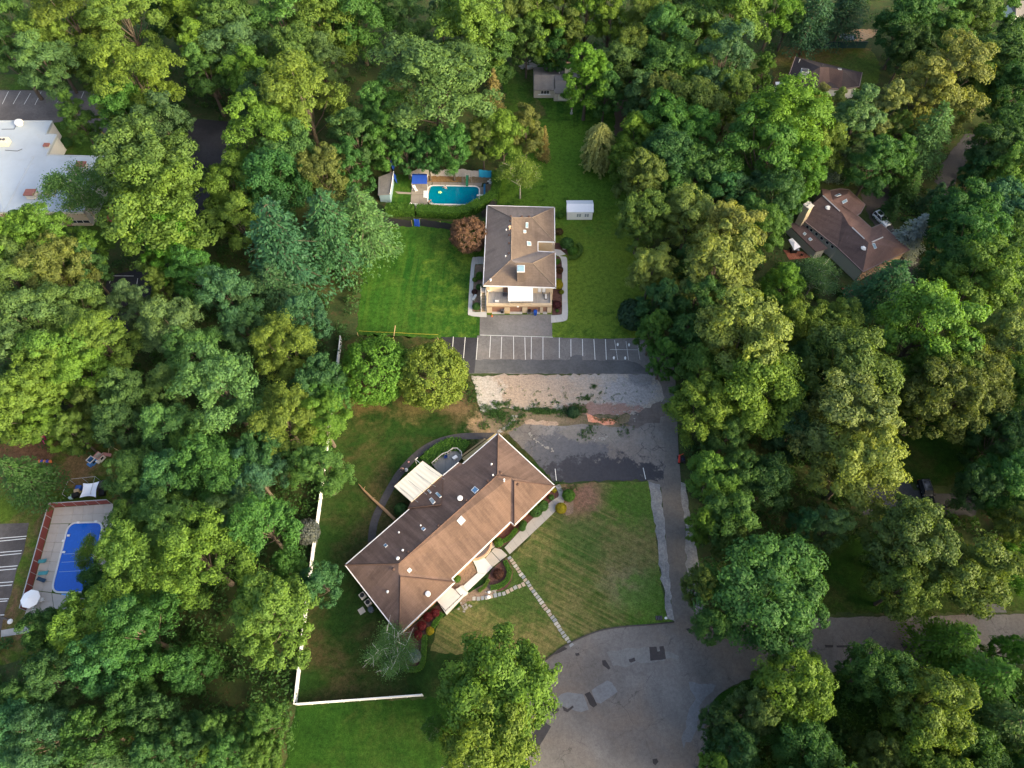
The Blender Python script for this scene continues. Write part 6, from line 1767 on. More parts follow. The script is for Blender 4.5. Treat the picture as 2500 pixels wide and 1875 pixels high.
# ------------------------------------------------------------------ 6. dark-roofed house top right
dh = empty("dark_roof_house", Q('t', 1000, 700, 0), "dark brown hip roofed house with white chimney beside the olive back yard", "house")
de, dr_ = 3.6, 6.6
DK = shingle("dark_slate_shingle", (0.052, 0.044, 0.048), (0.062, 0.05, 0.05), 0.0, 0.3)
rd = Roof(dh, {'a': ('t', 535, 378, de), 'b': ('t', 1595, 630, de), 'c': ('t', 1550, 850, de), 'd': ('t', 1270, 900, de), 'e': ('t', 900, 860, de + .2), 'f': ('t', 560, 930, de), 'g': ('t', 365, 850, de),
               'r1': ('t', 925, 545, dr_), 'r2': ('t', 1065, 550, dr_), 'r3': ('t', 1290, 600, dr_ - .3), 'm': ('t', 1078, 780, de + .8)},
          [('a', 'g', 'f', 'e', 'r1'), ('r1', 'r2', 'm', 'e'), ('r2', 'r3', 'd', 'm'), ('r3', 'b', 'c', 'd'), ('a', 'r1', 'r2', 'r3', 'b'), ('m', 'd', 'e')], BR1, mats=[DK, shingle("mauve_shingle", (.105, .072, .066), (.12, .08, .07), .4, .3), shingle("plum_shingle", (.075, .052, .050), (.085, .058, .054), .4, .3), DK, DK, DK])  # front slopes in lighter copies, the left darker: light and shade put in colour
rd.frame(['b', 'c', 'd', 'e', 'f', 'g', 'a'], .18, TRIMB, closed=False)
od = [rd.pts[x] for x in ('a', 'b', 'c', 'd', 'e', 'f', 'g')]
idd = inset(od, .5)
walls(dh, idd, 0, de - .1, .28, paint("white_siding", (.62, .63, .64), .7, .05))
opening(dh, idd[3], idd[2], .1, .3, 1.0, 2.4, WHITE, DGLASS, "window", bars=2, side=-1)
p = rd.hit('t', 655, 735)[0]
MB().box((p.x, p.y + .7, p.z + .7), (1.9, 1.5, 2.6), rad(-12)).build("chimney", CONC_W, dh)
MB().box((p.x, p.y + .7, p.z + 2.1), (1.5, 1.1, .3), rad(-12)).build("chimney_cap", DGREY, dh)
rd.skylight('t', [(1205, 570), (1255, 572), (1268, 592), (1215, 590)])
rd.pipe('t', 585, 470, .07, .9); rd.pipe('t', 958, 520, .1, .3, DGREY)
lt = QL('t', [(215, 780), (385, 775), (360, 830), (225, 825)], 2.2)
MB().prism(lt, 2.05, 2.2).build("porch_roof", WHITE, dh)
for p in lt[::3]: MB().box((p.x + .2, p.y, 1.0), (.14, .14, 2.1)).build("porch_post", WHITE, dh)
# white house corner peeping out at the top right corner
wh = empty("white_far_house", Q(3, 2190, 80, 0), "white house corner glimpsed through trees at the top right corner", "house")
p = Q(3, 2190, 85, 3)
MB().box((p.x + 3, p.y + 2, 1.6), (9, 6, 3.2)).build("wall", WHITE, wh)
MB().add([(p.x - 2, p.y - 1.5, 3.2), (p.x + 8, p.y - 1.5, 3.2), (p.x + 8, p.y + 5.5, 3.2), (p.x - 2, p.y + 5.5, 3.2), (p.x - 2, p.y + 2, 5.4), (p.x + 8, p.y + 2, 5.4)],
         [(0, 1, 5, 4), (2, 3, 4, 5), (0, 4, 3), (1, 2, 5), (3, 2, 1, 0)]).build("roof", GR_D, wh)

# ------------------------------------------------------------------ 7. white shed
sh = [W(*S(2, 1458, 1413), 0), W(*S(2, 1620, 1414), 0)]
shx0, shx1, shy = sh[0].x, sh[1].x, sh[0].y
shed = empty("white_shed", Vector(((shx0 + shx1) / 2, shy + 1.8, 0)), "plain white shed with two windows on the right lawn", "shed")
SHW = paint("shed_white", (.74, .73, .70), .6, .05)
shh, shd = 2.5, 3.4
MB().box(((shx0 + shx1) / 2, shy + shd / 2, shh / 2), (shx1 - shx0, shd, shh)).build("wall", SHW, shed)
cx = (shx0 + shx1) / 2
MB().add([(shx0 - .15, shy - .15, shh), (shx1 + .15, shy - .15, shh), (shx1 + .15, shy + shd / 2, shh + .75), (shx0 - .15, shy + shd / 2, shh + .75), (shx1 + .15, shy + shd + .15, shh), (shx0 - .15, shy + shd + .15, shh),
          (shx0 - .15, shy - .15, shh + .06), (shx1 + .15, shy - .15, shh + .06), (shx1 + .15, shy + shd / 2, shh + .81), (shx0 - .15, shy + shd / 2, shh + .81), (shx1 + .15, shy + shd + .15, shh + .06), (shx0 - .15, shy + shd + .15, shh + .06)],
         [(6, 7, 8, 9), (9, 8, 10, 11), (0, 3, 2, 1), (3, 5, 4, 2), (0, 1, 7, 6), (5, 11, 10, 4), (0, 6, 9, 3), (3, 9, 11, 5), (1, 2, 8, 7), (2, 4, 10, 8)]).build("roof", paint("shed_roof_white", (.66, .67, .70), .5, .06), shed)
for f in (.46, .77):
    for dx in (-.26, .26):
        wx = shx0 + (shx1 - shx0) * f + dx
        o_ = MB().box((wx, shy - .02, 1.45), (.44, .06, 1.0)).build("window", paint("shed_frame", (.6, .6, .6)), shed)
        MB().box((wx, shy - .06, 1.45), (.34, .03, .88)).build("pane", GREYSKY, o_)
# ================================================================== fences, pools, planting, people, vehicles, clutter
# ------------------------------------------------------------------ white vinyl fence
vf = empty("vinyl_fence", W(724.5, 1722), "long white vinyl panel fence with capped posts turning a corner on the lower lawn", "fence")
def fence_run(root, pts, step, h, panel_mat, post_mat, t=0.06, cap=True, post=0.13, pname="panel"):
    P = resample(pts, step)
    for i, p in enumerate(P):
        m = MB().box((p.x, p.y, (h + .12) / 2), (post, post, h + .12))
        po = m.build("post", post_mat, root)
        if cap:
            MB().lathe((p.x, p.y, h + .12), [(post * .85, 0), (post * .85, .05), (.02, .15)], 4).build("post_cap", post_mat, po)
        if i + 1 < len(P):
            q = P[i + 1]
            pa = MB().wall(p, q, .08, h, t).build(pname, panel_mat, root)
            MB().wall(p, q, h - .02, h + .07, t * 2.2).build("top_rail", post_mat, pa)
fence_run(vf, [W(724.5, 1722), W(1062, 1697)], 2.44, 1.75, WHITE_V, WHITE_V)
fence_run(vf, [W(724.5, 1722), W(739, 1591), W(766, 1363), W(783, 1245), W(806, 1060), W(826, 901), W(836, 822)], 2.44, 1.75, WHITE_V, WHITE_V)
# ------------------------------------------------------------------ left pool with maroon fence
MAROON = paint("maroon_fence", (.17, .045, .042), .8, .15)
mf = empty("maroon_fence", Q('p', 432, 615), "tall maroon privacy fence around the deep blue pool at left", "fence")
fence_run(mf, [Q('p', 434, 612), Q('p', 900, 583)], 2.0, 1.85, MAROON, GREY, .06, False, .09, "board_panel")
fence_run(mf, [Q('p', 430, 618), Q('p', 310, 1060), Q('p', 190, 1500)], 2.0, 1.85, MAROON, GREY, .06, False, .09, "board_panel")
pd = empty("blue_pool_deck", Q('p', 400, 900)); pd["kind"] = "structure"
PCONC = concrete("pool_deck_concrete", (.40, .37, .335), .3)
def slab_grid(root, c, a, b, c2, d, nu, nv, mat, z=.1, gap=.03, jit=None):
    A, B, C_, D = Q(c, *a), Q(c, *b), Q(c, *c2), Q(c, *d)
    rn = random.Random(nu * 7 + nv)
    for i in range(nu):
        for j in range(nv):
            def at(u, v): return A.lerp(B, u).lerp(D.lerp(C_, u), v)
            u0, u1, v0, v1 = i / nu, (i + 1) / nu, j / nv, (j + 1) / nv
            P = [at(u0, v0), at(u1, v0), at(u1, v1), at(u0, v1)]
            cen = sum(P, Vector()) / 4
            P = [p + (cen - p).normalized() * gap for p in P]
            MB().prism(P, 0, z + rn.uniform(-.008, .008)).build("slab", mat, root)
slab_grid(pd, 'p', (434, 617), (900, 585), (900, 735), (402, 745), 6, 2, PCONC)
slab_grid(pd, 'p', (402, 748), (548, 745), (412, 1290), (258, 1270), 2, 7, PCONC)
slab_grid(pd, 'p', (258, 1274), (412, 1294), (430, 1420), (190, 1500), 2, 2, PCONC)
slab_grid(pd, 'p', (415, 1295), (720, 1345), (700, 1440), (432, 1420), 3, 1, PCONC)
slab_grid(pd, 'p', (826, 740), (900, 738), (800, 1380), (722, 1300), 1, 5, PCONC)
def rounded(c, pts, n=5, cut=.22):
    P = QL(c, pts)
    out = []
    N_ = len(P)
    for i in range(N_):
        a, b, d = P[i - 1], P[i], P[(i + 1) % N_]
        s, e = b + (a - b).normalized() * min(1.6, (a - b).length * cut), b + (d - b).normalized() * min(1.6, (d - b).length * cut)
        for k in range(n + 1):
            t = k / n
            out.append(s * (1 - t) ** 2 + b * 2 * t * (1 - t) + e * t * t)
    return out
def pool(name, label, outline, water, rim, depth_z=-.02):
    root = empty(name, sum(outline, Vector()) / len(outline), label, "pool")
    MB().prism(outline, .0, .075).build("water", water, root)
    n = len(outline)
    big = inset(outline, -.28)
    m = MB()
    vs_ = [(p.x, p.y, .15) for p in outline] + [(p.x, p.y, .15) for p in big] + [(p.x, p.y, .0) for p in outline] + [(p.x, p.y, .0) for p in big]
    fs = []
    for i in range(n):
        j = (i + 1) % n
        fs += [(i, j, n + j, n + i), (i, 2 * n + i, 2 * n + j, j), (n + i, n + j, 3 * n + j, 3 * n + i)]
    m.add(vs_, fs).build("coping", rim, root)
    return root
dp = pool("deep_blue_pool", "rounded deep blue pool beside maroon fence, partly under trees",
          rounded('p', [(553, 745), (818, 738), (690, 1285), (415, 1282)]),
          pool_water("deep_blue_water", (.004, .055, .33), (.006, .085, .42), (0.2, 1), 20, 45), concrete("pale_coping", (.55, .56, .57)))
st_ = QL('p', [(490, 1300), (590, 1302), (582, 1335), (488, 1335)])
MB().prism(st_, 0, .09).build("entry_step", paint("step_blue", (.10, .28, .62), .4), dp)
for y in (1126, 1050, 985):
    a, b = Q('p', 470 + (1126 - y) * .25, y, .1), Q('p', 700, y - 12, .1)
    MB().tube([a, b], .035, 4).build("lane_rope", paint("rope_blue", (.30, .45, .72)), dp)
for x, y in ((545, 838), (505, 880), (508, 970), (622, 735), (762, 727)):
    p = Q('p', x, y, .12); MB().box((p.x, p.y, .19), (.45, .35, .1)).build("skimmer_lid", WHITE, dp)
# parasol and pool furniture
def parasol(loc, r, h, mat, label, name="parasol", n=8):
    root = empty(name, loc, label, "parasol")
    m = MB()
    x, y = loc.x, loc.y
    ring = [(x + r * math.cos(2 * math.pi * k / n + .2), y + r * math.sin(2 * math.pi * k / n + .2), h) for k in range(n)]
    m.add([(x, y, h + .55)] + ring + [(p[0], p[1], h - .14) for p in ring], [(0, 1 + k, 1 + (k + 1) % n) for k in range(n)] + [(1 + k, 1 + n + k, 1 + n + (k + 1) % n, 1 + (k + 1) % n) for k in range(n)])
    m.build("canopy", mat, root)
    MB().tube([(x, y, .1), (x, y, h + .7)], .04, 6).build("pole", WHITE, root)
    MB().lathe((x, y, .1), [(.35, 0), (.35, .06), (.1, .12)], 10).build("base", GREY, root)
    for k in range(n):
        MB().tube([(x, y, h + .5), (ring[k][0], ring[k][1], h - .02)], .018, 4).build("rib", GREY, root)
p = Q('p', 240, 1340, 2.3); p.z = 0
parasol(p, 1.55, 2.3, paint("white_canvas", (.78, .77, .77), .8, .03), "open white parasol on the blue pool's concrete deck")
def lounger(loc, rz, mat, label, group=None, L=1.75, w=.62, name="sun_lounger"):
    root = empty(name, loc, label, "sun lounger", group)
    R = Matrix.Rotation(rz, 4, 'Z'); T = Matrix.Translation(loc)
    def tr(m):
        m.v = [tuple(T @ R @ Vector(p)) for p in m.v]; return m
    tr(MB().box((-.25, 0, .32), (L * .68, w, .07))).build("seat", mat, root)
    ang = Matrix.Rotation(-rad(28), 3, 'Y')
    tr(MB().box((L * .36, 0, .46), (L * .38, w, .07), m=ang)).build("backrest", mat, root)
    for x in (-L * .42, L * .25):
        for y in (-w * .42, w * .42):
            tr(MB().box((x, y, .15), (.06, .06, .3))).build("leg", mat, root)
    return root
TEAL = paint("teal_plastic", (.06, .25, .28), .5, .1)
lounger(Q('p', 340, 1046, .1), rad(6), TEAL, "teal sun lounger on the blue pool deck, farther one")
lounger(Q('p', 352, 1140, .1), rad(4), TEAL, "teal sun lounger on the blue pool deck, middle one")
lounger(Q('p', 338, 1192, .1), rad(-18), paint("navy_plastic", (.02, .05, .09)), "dark blue sun lounger on the blue pool deck, nearest one")
def chair(loc, rz, mat, label, name="patio_chair", group=None):
    root = empty(name, loc, label, "chair", group)
    R = Matrix.Rotation(rz, 4, 'Z'); T = Matrix.Translation(loc)
    def tr(m):
        m.v = [tuple(T @ R @ Vector(p)) for p in m.v]; return m
    tr(MB().box((0, 0, .42), (.52, .5, .05))).build("seat", mat, root)
    tr(MB().box((-.24, 0, .72), (.05, .5, .55), m=Matrix.Rotation(-rad(12), 3, 'Y'))).build("backrest", mat, root)
    for x in (-.22, .22):
        for y in (-.22, .22):
            tr(MB().box((x, y, .2), (.04, .04, .4))).build("leg", mat, root)
    for y in (-.26, .26):
        tr(MB().box((0, y, .62), (.45, .05, .04))).build("armrest", mat, root)
chair(Q('p', 345, 1352, .1), rad(30), WHITE, "white chair beside the open parasol")
chair(Q('p', 280, 1422, .1), rad(200), WHITE, "white chair at the end of the blue pool deck")
# storage cage with white tarp
cage = empty("storage_cage", Q('y', 500, 1200), "grey wire cage enclosure behind the maroon fence", "enclosure")
CP = [Q('y', 150, 1370), Q('y', 290, 1060), Q('y', 840, 1000), Q('y', 740, 1360)]
for p in CP + [CP[1].lerp(CP[2], .5)]: MB().tube([(p.x, p.y, 0), (p.x, p.y, 2.1)], .045, 6).build("post", GREY, cage)
for a, b in ((0, 1), (1, 2), (2, 3)):
    MB().tube([(CP[a].x, CP[a].y, 2.1), (CP[b].x, CP[b].y, 2.1)], .04, 5).build("top_rail", GREY, cage)
tp = [Q('y', 460, 1045, 2.1), Q('y', 808, 1005, 2.15), Q('y', 735, 1335, 2.05), Q('y', 385, 1355, 2.0)]
m = MB(); NT = 8
g = []
for j in range(NT + 1):
    for i in range(NT + 1):
        u, v_ = i / NT, j / NT
        p = tp[0].lerp(tp[1], u).lerp(tp[3].lerp(tp[2], u), v_)
        cen_ = (tp[0] + tp[1] + tp[2] + tp[3]) / 4
        pull = .16 * (1 - abs(2 * u - 1) ** 2) * (abs(2 * v_ - 1) ** 2) + .16 * (1 - abs(2 * v_ - 1) ** 2) * (abs(2 * u - 1) ** 2)
        p = p.lerp(cen_, pull); p.z -= .35 * (1 - (2 * u - 1) ** 2) * (1 - (2 * v_ - 1) ** 2)
        g.append(p)
m.add(g, [(j * (NT + 1) + i, (j + 1) * (NT + 1) + i, (j + 1) * (NT + 1) + i + 1, j * (NT + 1) + i + 1) for j in range(NT) for i in range(NT)])
m.build("shade_sail", paint("white_tarp", (.62, .66, .74), .6, .03), None, "sagging white tarp tied over the storage cage", "tarp", smooth=True)
def crate(loc, s, mat, label, name, cat, rz=0.0, lid=None):
    root = empty(name, loc, label, cat)
    MB().box((loc.x, loc.y, loc.z + s[2] / 2), s, rz).build("body", mat, root, bevel=.03)
    MB().box((loc.x, loc.y, loc.z + s[2] + .03), (s[0] * 1.06, s[1] * 1.06, .06), rz).build("lid", lid or mat, root)
    return root
crate(Q('y', 405, 1165), (.9, .7, .8), paint("blue_plastic", (.03, .08, .30), .5), "blue storage box beside the white tarp", "storage_box", "box")
crate(Q('y', 330, 1320), (1.1, .8, .7), BLACK, "black storage box beside the white tarp", "storage_box", "box", .4)
crate(Q('y', 255, 1330), (.5, .5, .5), paint("green_lid", (.25, .5, .25), .5), "small pale green bin in the cage corner", "storage_bin", "bin")
crate(Q('y', 220, 1375), (.6, .4, .5), paint("pale_blue", (.4, .55, .62), .5), "small pale blue bin in the cage corner", "storage_bin", "bin")
crate(Q('y', 370, 1240), (.8, .5, .9), paint("tan_sack", (.34, .27, .19), .9), "tan box stacked beside the white tarp", "storage_box", "box", .3)
crate(Q('y', 880, 1130), (1.6, 1.2, 1.1), DGREY, "dark covered equipment right of the white tarp", "equipment_cover", "equipment", .5)
crate(Q('y', 900, 1260), (.9, 1.3, .8), BLACK, "black bin right of the white tarp", "storage_bin", "bin", .2)
# toy houses and play pieces
def playhouse(loc, rz, s, h, wallm, roofm, label):
    root = empty("playhouse", loc, label, "playhouse")
    R = Matrix.Rotation(rz, 4, 'Z'); T = Matrix.Translation(loc)
    def tr(m):
        m.v = [tuple(T @ R @ Vector(p)) for p in m.v]; return m
    for x, y, sx, sy in ((-s / 2, 0, .08, s), (s / 2, 0, .08, s), (0, s / 2, s, .08), (0, -s / 2, s, .08)):
        w = tr(MB().box((x, y, h * .5), (sx, sy, h)))
        wo = w.build("wall", wallm, root)
        tr(MB().box((x * 1.03, y * 1.03, h * .6), (sx * (.5 if sx > .1 else 1.1), sy * (.5 if sy > .1 else 1.1), h * .4))).build("window", DGLASS, wo)
    for y0 in (-1, 1):
        f_ = MB()
        for x in (-s / 2, s / 2): f_.box((x, y0 * s / 2, h + .05), (.12, .12, .1))
        f_.box((0, y0 * s / 2, h + .06), (s, .12, .1)); f_.box((y0 * s / 2, 0, h + .06), (.12, s, .1))
        tr(f_).build("roof_frame", roofm, root)
    tr(MB().box((0, -s * .75, h * .25), (s * .7, s * .4, h * .5))).build("porch", wallm, root)
PINK = paint("faded_pink", (.50, .25, .24), .6); PBL = paint("toy_blue", (.05, .17, .42), .5); OFFW = paint("toy_white", (.60, .58, .55), .6)
playhouse(Q('y', 855, 520), rad(-28), 1.15, 1.25, OFFW, PINK, "white toy playhouse with pink trim on the play lawn")
playhouse(Q('y', 690, 600), rad(-32), 1.1, 1.2, PBL, OFFW, "blue toy playhouse with white frame on the play lawn")
sl = empty("toy_slide", Q('y', 990, 470), "faded pink toy slide beside the white playhouse", "slide")
a, b = Q('y', 930, 470), Q('y', 1065, 455)
MB().add([(a.x, a.y - .25, .9), (b.x, b.y - .25, .1), (b.x, b.y + .25, .1), (a.x, a.y + .25, .9)], [(0, 1, 2, 3)]).build("chute", PINK, sl)
for dy in (-.28, .28): MB().tube([(a.x, a.y + dy, 1.0), (b.x, b.y + dy, .2)], .05, 5).build("side_rail", PINK, sl)
MB().box((a.x - .1, a.y, .45), (.2, .5, .9)).build("ladder", OFFW, sl)
sw = empty("swing_frame", Q('y', 1000, 420), "yellow wooden swing frame beside the toy slide", "swing")
a, b, c = Q('y', 1000, 430, 0), Q('y', 1022, 245, 2.0), Q('y', 1290, 390, 0)
for q in (a, c): MB().tube([q, b], .06, 5).build("leg", WOOD, sw)
d_ = Q('y', 1080, 300, 0); MB().tube([d_, b], .06, 5).build("leg", WOOD, sw)
tube = empty("tube_slide", Q('p', 345, 80), "magenta tube slide in the playground under the oaks", "slide")
a, b = Q('p', 330, 40, 1.7), Q('p', 372, 105, .3)
MB().tube([a, a.lerp(b, .5), b], [.4, .42, .4], 10).build("tube", paint("magenta", (.55, .03, .18), .5), tube)
MB().box((a.x - .7, a.y + .4, .85), (1.3, 1.1, 1.7)).build("tower", paint("play_blue", (.04, .08, .35), .5), tube)
rk = empty("rocker_row", Q('p', 360, 255), "row of blue and orange spring seats on the playground dirt", "play seat")
for i, m_ in enumerate((paint("orange_seat", (.5, .15, .05), .5), paint("indigo_seat", (.05, .05, .32), .5), paint("orange_b", (.5, .16, .06), .5), paint("indigo_b", (.05, .05, .32), .5), paint("orange_c", (.5, .14, .05), .5))):
    p = Q('p', 320 + i * 22, 255); MB().lathe((p.x, p.y, 0), [(.12, 0), (.12, .3), (.3, .35), (.3, .5), (.1, .55)], 8).build("seat", m_, rk)
p = Q('p', 348, 370)
crate(p, (.7, .5, .35), paint("turf_green", (.02, .18, .10), .5), "small green sandbox on the play lawn", "sandbox", "sandbox", .5)
MB().tube([Q('p', 368, 345, .1), Q('p', 395, 360, .1)], .06, 5).build("wooden_plank", WOOD, None, "short wooden plank beside the small green sandbox", "plank")
# street lamp heads
def lamp(head_px, hz, pole_px, label):
    h = W(*head_px, hz); b = W(*pole_px, hz); b.z = 0
    root = empty("street_lamp", b, label, "street lamp")
    MB().tube([b, (b.x, b.y, hz)], [.12, .07], 8).build("pole", DGREY, root)
    MB().tube([(b.x, b.y, hz - .1), h], .05, 6).build("arm", DGREY, root)
    MB().lathe((h.x, h.y, hz - .25), [(.05, 0), (.38, .08), (.42, .22), (.30, .36), (.12, .42)], 12).build("lamp_head", paint("lamp_grey", (.55, .56, .56)), root)
lamp((24, 1517), 6.0, (-30, 1492), "car park lamp with round grey head at the left edge")
root_l = empty("street_lamp", W(1945, 1640), "curved arm street lamp over the street corner", "street lamp")
h = Q(9, 652, 925, 7.5); b = W(1940, 1655, 0)
MB().tube([b, (b.x, b.y, 7.2)], [.11, .07], 8).build("pole", GREY, root_l)
MB().tube([(b.x, b.y, 7.1), ((b.x + h.x) / 2, (b.y + h.y) / 2, 7.6), h], .05, 6).build("arm", GREY, root_l)
MB().box((h.x, h.y, 7.45), (.28, .7, .16), rad(25)).build("lamp_head", WHITE, root_l)
# yellow guard rails by the office drive
YEL = paint("yellow_steel", (.55, .32, .04), .6)
yr = empty("yellow_guard_rail", Q('w', 1350, 420), "yellow guard rail along the curve of the office drive", "guard rail")
gp = smooth_line(QL('w', [(1190, 300), (1270, 370), (1350, 440), (1430, 510), (1490, 570)]), 4)
for i, p in enumerate(gp):
    if i % 2 == 0: MB().tube([(p.x, p.y, 0), (p.x, p.y, 1.0)], .05, 5).build("post", YEL, yr)
MB().tube([(p.x, p.y, 1.0) for p in gp], .05, 5).build("top_rail", YEL, yr); MB().tube([(p.x, p.y, .5) for p in gp], .04, 5).build("middle_rail", YEL, yr)
# ------------------------------------------------------------------ central pool yard
py_ = empty("turquoise_pool_deck", Q('q', 1300, 740)); py_["kind"] = "structure"
OLDC = concrete("stained_concrete", (.25, .225, .20), .45, .5)
slab_grid(py_, 'q', (625, 330), (1000, 330), (930, 555), (620, 555), 2, 2, OLDC)
slab_grid(py_, 'q', (618, 560), (930, 560), (930, 735), (608, 735), 2, 1, OLDC)
slab_grid(py_, 'q', (608, 740), (1900, 745), (1880, 830), (605, 800), 8, 1, OLDC)
slab_grid(py_, 'q', (1003, 330), (1900, 345), (1880, 415), (1000, 395), 6, 1, OLDC)
slab_grid(py_, 'q', (1845, 420), (1960, 420), (1960, 740), (1845, 740), 1, 3, OLDC)
MB().prism(QL('q', [(330, 500), (620, 520), (615, 550), (380, 540)]), 0, .08).build("slab", OLDC, py_)
sheet("brown_soil_bed", QL('q', [(905, 185), (1520, 190), (1515, 325), (900, 330)]), .045, earth("brown_soil", (.20, .125, .06), (.24, .155, .08), (.15, .10, .05), .5))
sheet("brown_soil_bed", QL('q', [(1520, 190), (2000, 215), (2090, 300), (2080, 600), (1960, 640), (1960, 345), (1520, 330)]), .042, earth("grey_soil", (.17, .13, .09), (.20, .165, .12), (.10, .085, .05), .5))
tpw = pool("turquoise_pool", "rounded rectangular turquoise pool with diving board behind the tan roofed house",
           rounded('q', [(932, 400), (1838, 415), (1832, 738), (925, 722)], 6, .2),
           pool_water("turquoise_water", (.0, .105, .19), (.0, .15, .235), (1, 0), Q('q', 1000, 500).x, Q('q', 1700, 500).x), concrete("white_coping", (.60, .61, .62), .1))
MB().prism(QL('q', [(842, 492), (932, 490), (925, 622), (838, 612)]), 0, .16).build("entry_steps", paint("white_steps", (.72, .76, .78), .4), tpw)
for k in range(3):
    a, b = Q('q', 862 + k * 22, 495, .2), Q('q', 858 + k * 22, 612, .2)
    MB().tube([a, b], .04, 4).build("step_edge", paint("step_grey", (.5, .56, .6)), tpw)
db = empty("diving_board", Q('q', 1900, 565), "white diving board over the turquoise pool's right end", "diving board")
a, b = Q('q', 1800, 565, .6), Q('q', 1985, 568, .6)
MB().wall(a, b, .55, .63, .5).build("board", WHITE, db)
for t in (.55, .85):
    p = a.lerp(b, t); MB().box((p.x, p.y, .3), (.3, .4, .55)).build("stand", GREY, db)
rl2 = empty("cover_reel", Q('q', 1938, 500), "rolled blue pool cover on its reel beside the diving board", "pool cover")
a, b = Q('q', 1938, 370, .9), Q('q', 1938, 640, .9)
MB().tube([a, b], .24, 10).build("rolled_cover", paint("cover_blue", (.015, .12, .27), .5), rl2)
for p in (a, b): MB().tube([(p.x, p.y, 0), (p.x, p.y, .95)], .05, 6).build("stand", GREY, rl2)
gs = empty("pool_slide", Q('q', 1625, 300), "dark green slide at the turquoise pool's far edge", "slide")
a, m1, b = Q('q', 1630, 205, 2.0), Q('q', 1628, 290, 1.3), Q('q', 1625, 405, .35)
ch_ = MB()
P_ = smooth_line([a, m1, b], 6)
ch_.add([(p.x + s * .32, p.y, p.z + (0 if abs(s) < .9 else .22)) for p in P_ for s in (-1, -.7, .7, 1)], [(4 * i + k, 4 * i + k + 1, 4 * i + 5 + k, 4 * i + 4 + k) for i in range(len(P_) - 1) for k in range(3)])
ch_.build("chute", paint("slide_green", (.01, .12, .06), .4), gs)
for dx in (-.5, .5):
    MB().tube([(a.x + dx, a.y + .9, 0), (a.x + dx * .8, a.y + .1, 2.0), (a.x + dx * .8, a.y + .1, 2.6)], .03, 5).build("ladder_rail", WHITE, gs)
for k in range(5): MB().tube([(a.x - .45, a.y + .9 - k * .16, .3 + k * .4), (a.x + .45, a.y + .9 - k * .16, .3 + k * .4)], .025, 4).build("rung", WHITE, gs)
for x in (1555, 1710):
    p = Q('q', x, 345); q_ = Q('q', x, 205, 1.6); MB().tube([p, (p.x, p.y, 2.2), (q_.x, q_.y + .6, 2.2)], .035, 5).build("frame_pole", GREY, gs)
bc = empty("blue_canopy", Q('q', 770, 270), "blue fabric canopy on poles beside the brown soil bed", "canopy")
c4 = [Q('q', 640, 175, 2.2), Q('q', 905, 178, 2.2), Q('q', 905, 360, 2.0), Q('q', 630, 362, 2.0)]
r0, r1 = c4[0].lerp(c4[3], .26), c4[1].lerp(c4[2], .26); r0.z = r1.z = 2.55
BLU = paint("royal_blue_fabric", (.012, .055, .33), .7, .12)
MB().add(c4 + [r0, r1], [(0, 4, 5, 1), (4, 3, 2, 5), (0, 3, 4), (1, 5, 2)]).build("roof_cloth", BLU, bc)
for p in c4: MB().tube([(p.x, p.y, 0), p], .04, 5).build("pole", WHITE, bc)
lounger(Q('q', 695, 465, .08), rad(118), WHITE, "white sun lounger near the blue canopy")
lounger(Q('q', 672, 750, .08), rad(178), WHITE, "white sun lounger by the hedge end of the pool deck")
# tarp fence: posts and sagging sheets
TARP = paint("grey_tarp", (.33, .31, .29), .8, .25, scale=2.5)
tf = empty("tarp_fence", Q('q', 1200, 200), "grey tarp screen hung between poles behind the turquoise pool", "screen")
def drape(pa, pb, h0, h1, mat, root, name="sheet", n=10, sag=.25, seed=0, lean=0.55):
    """hung sheet from top line to ground, billowing"""
    rn = random.Random(seed)
    d = (pb - pa); d.z = 0; nrm = Vector((-d.y, d.x, 0)).normalized()
    vs_, fs = [], []
    R_ = 5
    for i in range(n + 1):
        t = i / n
        p = pa.lerp(pb, t); top = h0 + (h1 - h0) * t - sag * math.sin(math.pi * t)
        w_ = rn.uniform(-.08, .08)
        for k in range(R_ + 1):
            s = k / R_
            vs_.append((p.x + nrm.x * (lean * (s - 1) + w_ * (1 - s) + .08 * math.sin(i * 2.1 + k)), p.y + nrm.y * (lean * (s - 1) + w_ * (1 - s) + .08 * math.sin(i * 2.1 + k)), .04 + (top - .04) * s))
    for i in range(n):
        for k in range(R_):
            a_ = i * (R_ + 1) + k
            fs.append((a_, a_ + R_ + 1, a_ + R_ + 2, a_ + 1))
    return MB().add(vs_, fs).build(name, mat, root, smooth=True)
tl = [Q('q', 590, 195), Q('q', 770, 190), Q('q', 1025, 192), Q('q', 1315, 198), Q('q', 1545, 203), Q('q', 1840, 208)]
hs = [.9, 2.0, 1.6, 1.8, 2.0, 1.5]
for i, (a, b) in enumerate(zip(tl, tl[1:])): drape(a, b, hs[i], hs[i + 1], TARP, tf, seed=i)
for p, h_ in zip(tl, hs): MB().tube([(p.x, p.y, 0), (p.x, p.y, h_ + .4)], .04, 5).build("post", DGREY, tf)
tq = empty("turquoise_tarp", Q('q', 1980, 200), "bright turquoise tarp hung at the end of the grey screen", "tarp")
drape(Q('q', 1842, 212), Q('q', 2135, 225), 1.9, 1.7, paint("turquoise_sheet", (.02, .30, .48), .6, .15), tq, sag=.1, seed=9)
drape(Q('q', 1842, 213) + Vector((0, .1, 0)), Q('q', 2135, 226) + Vector((0, .1, 0)), .9, .9, paint("turquoise_hem", (.015, .24, .40), .6, .15), tq, sag=.1, seed=12)
for x in (1845, 1930, 2130):
    p = Q('q', x, 215); MB().tube([(p.x, p.y, 0), (p.x, p.y, 2.1)], .04, 5).build("post", DGREY, tq)
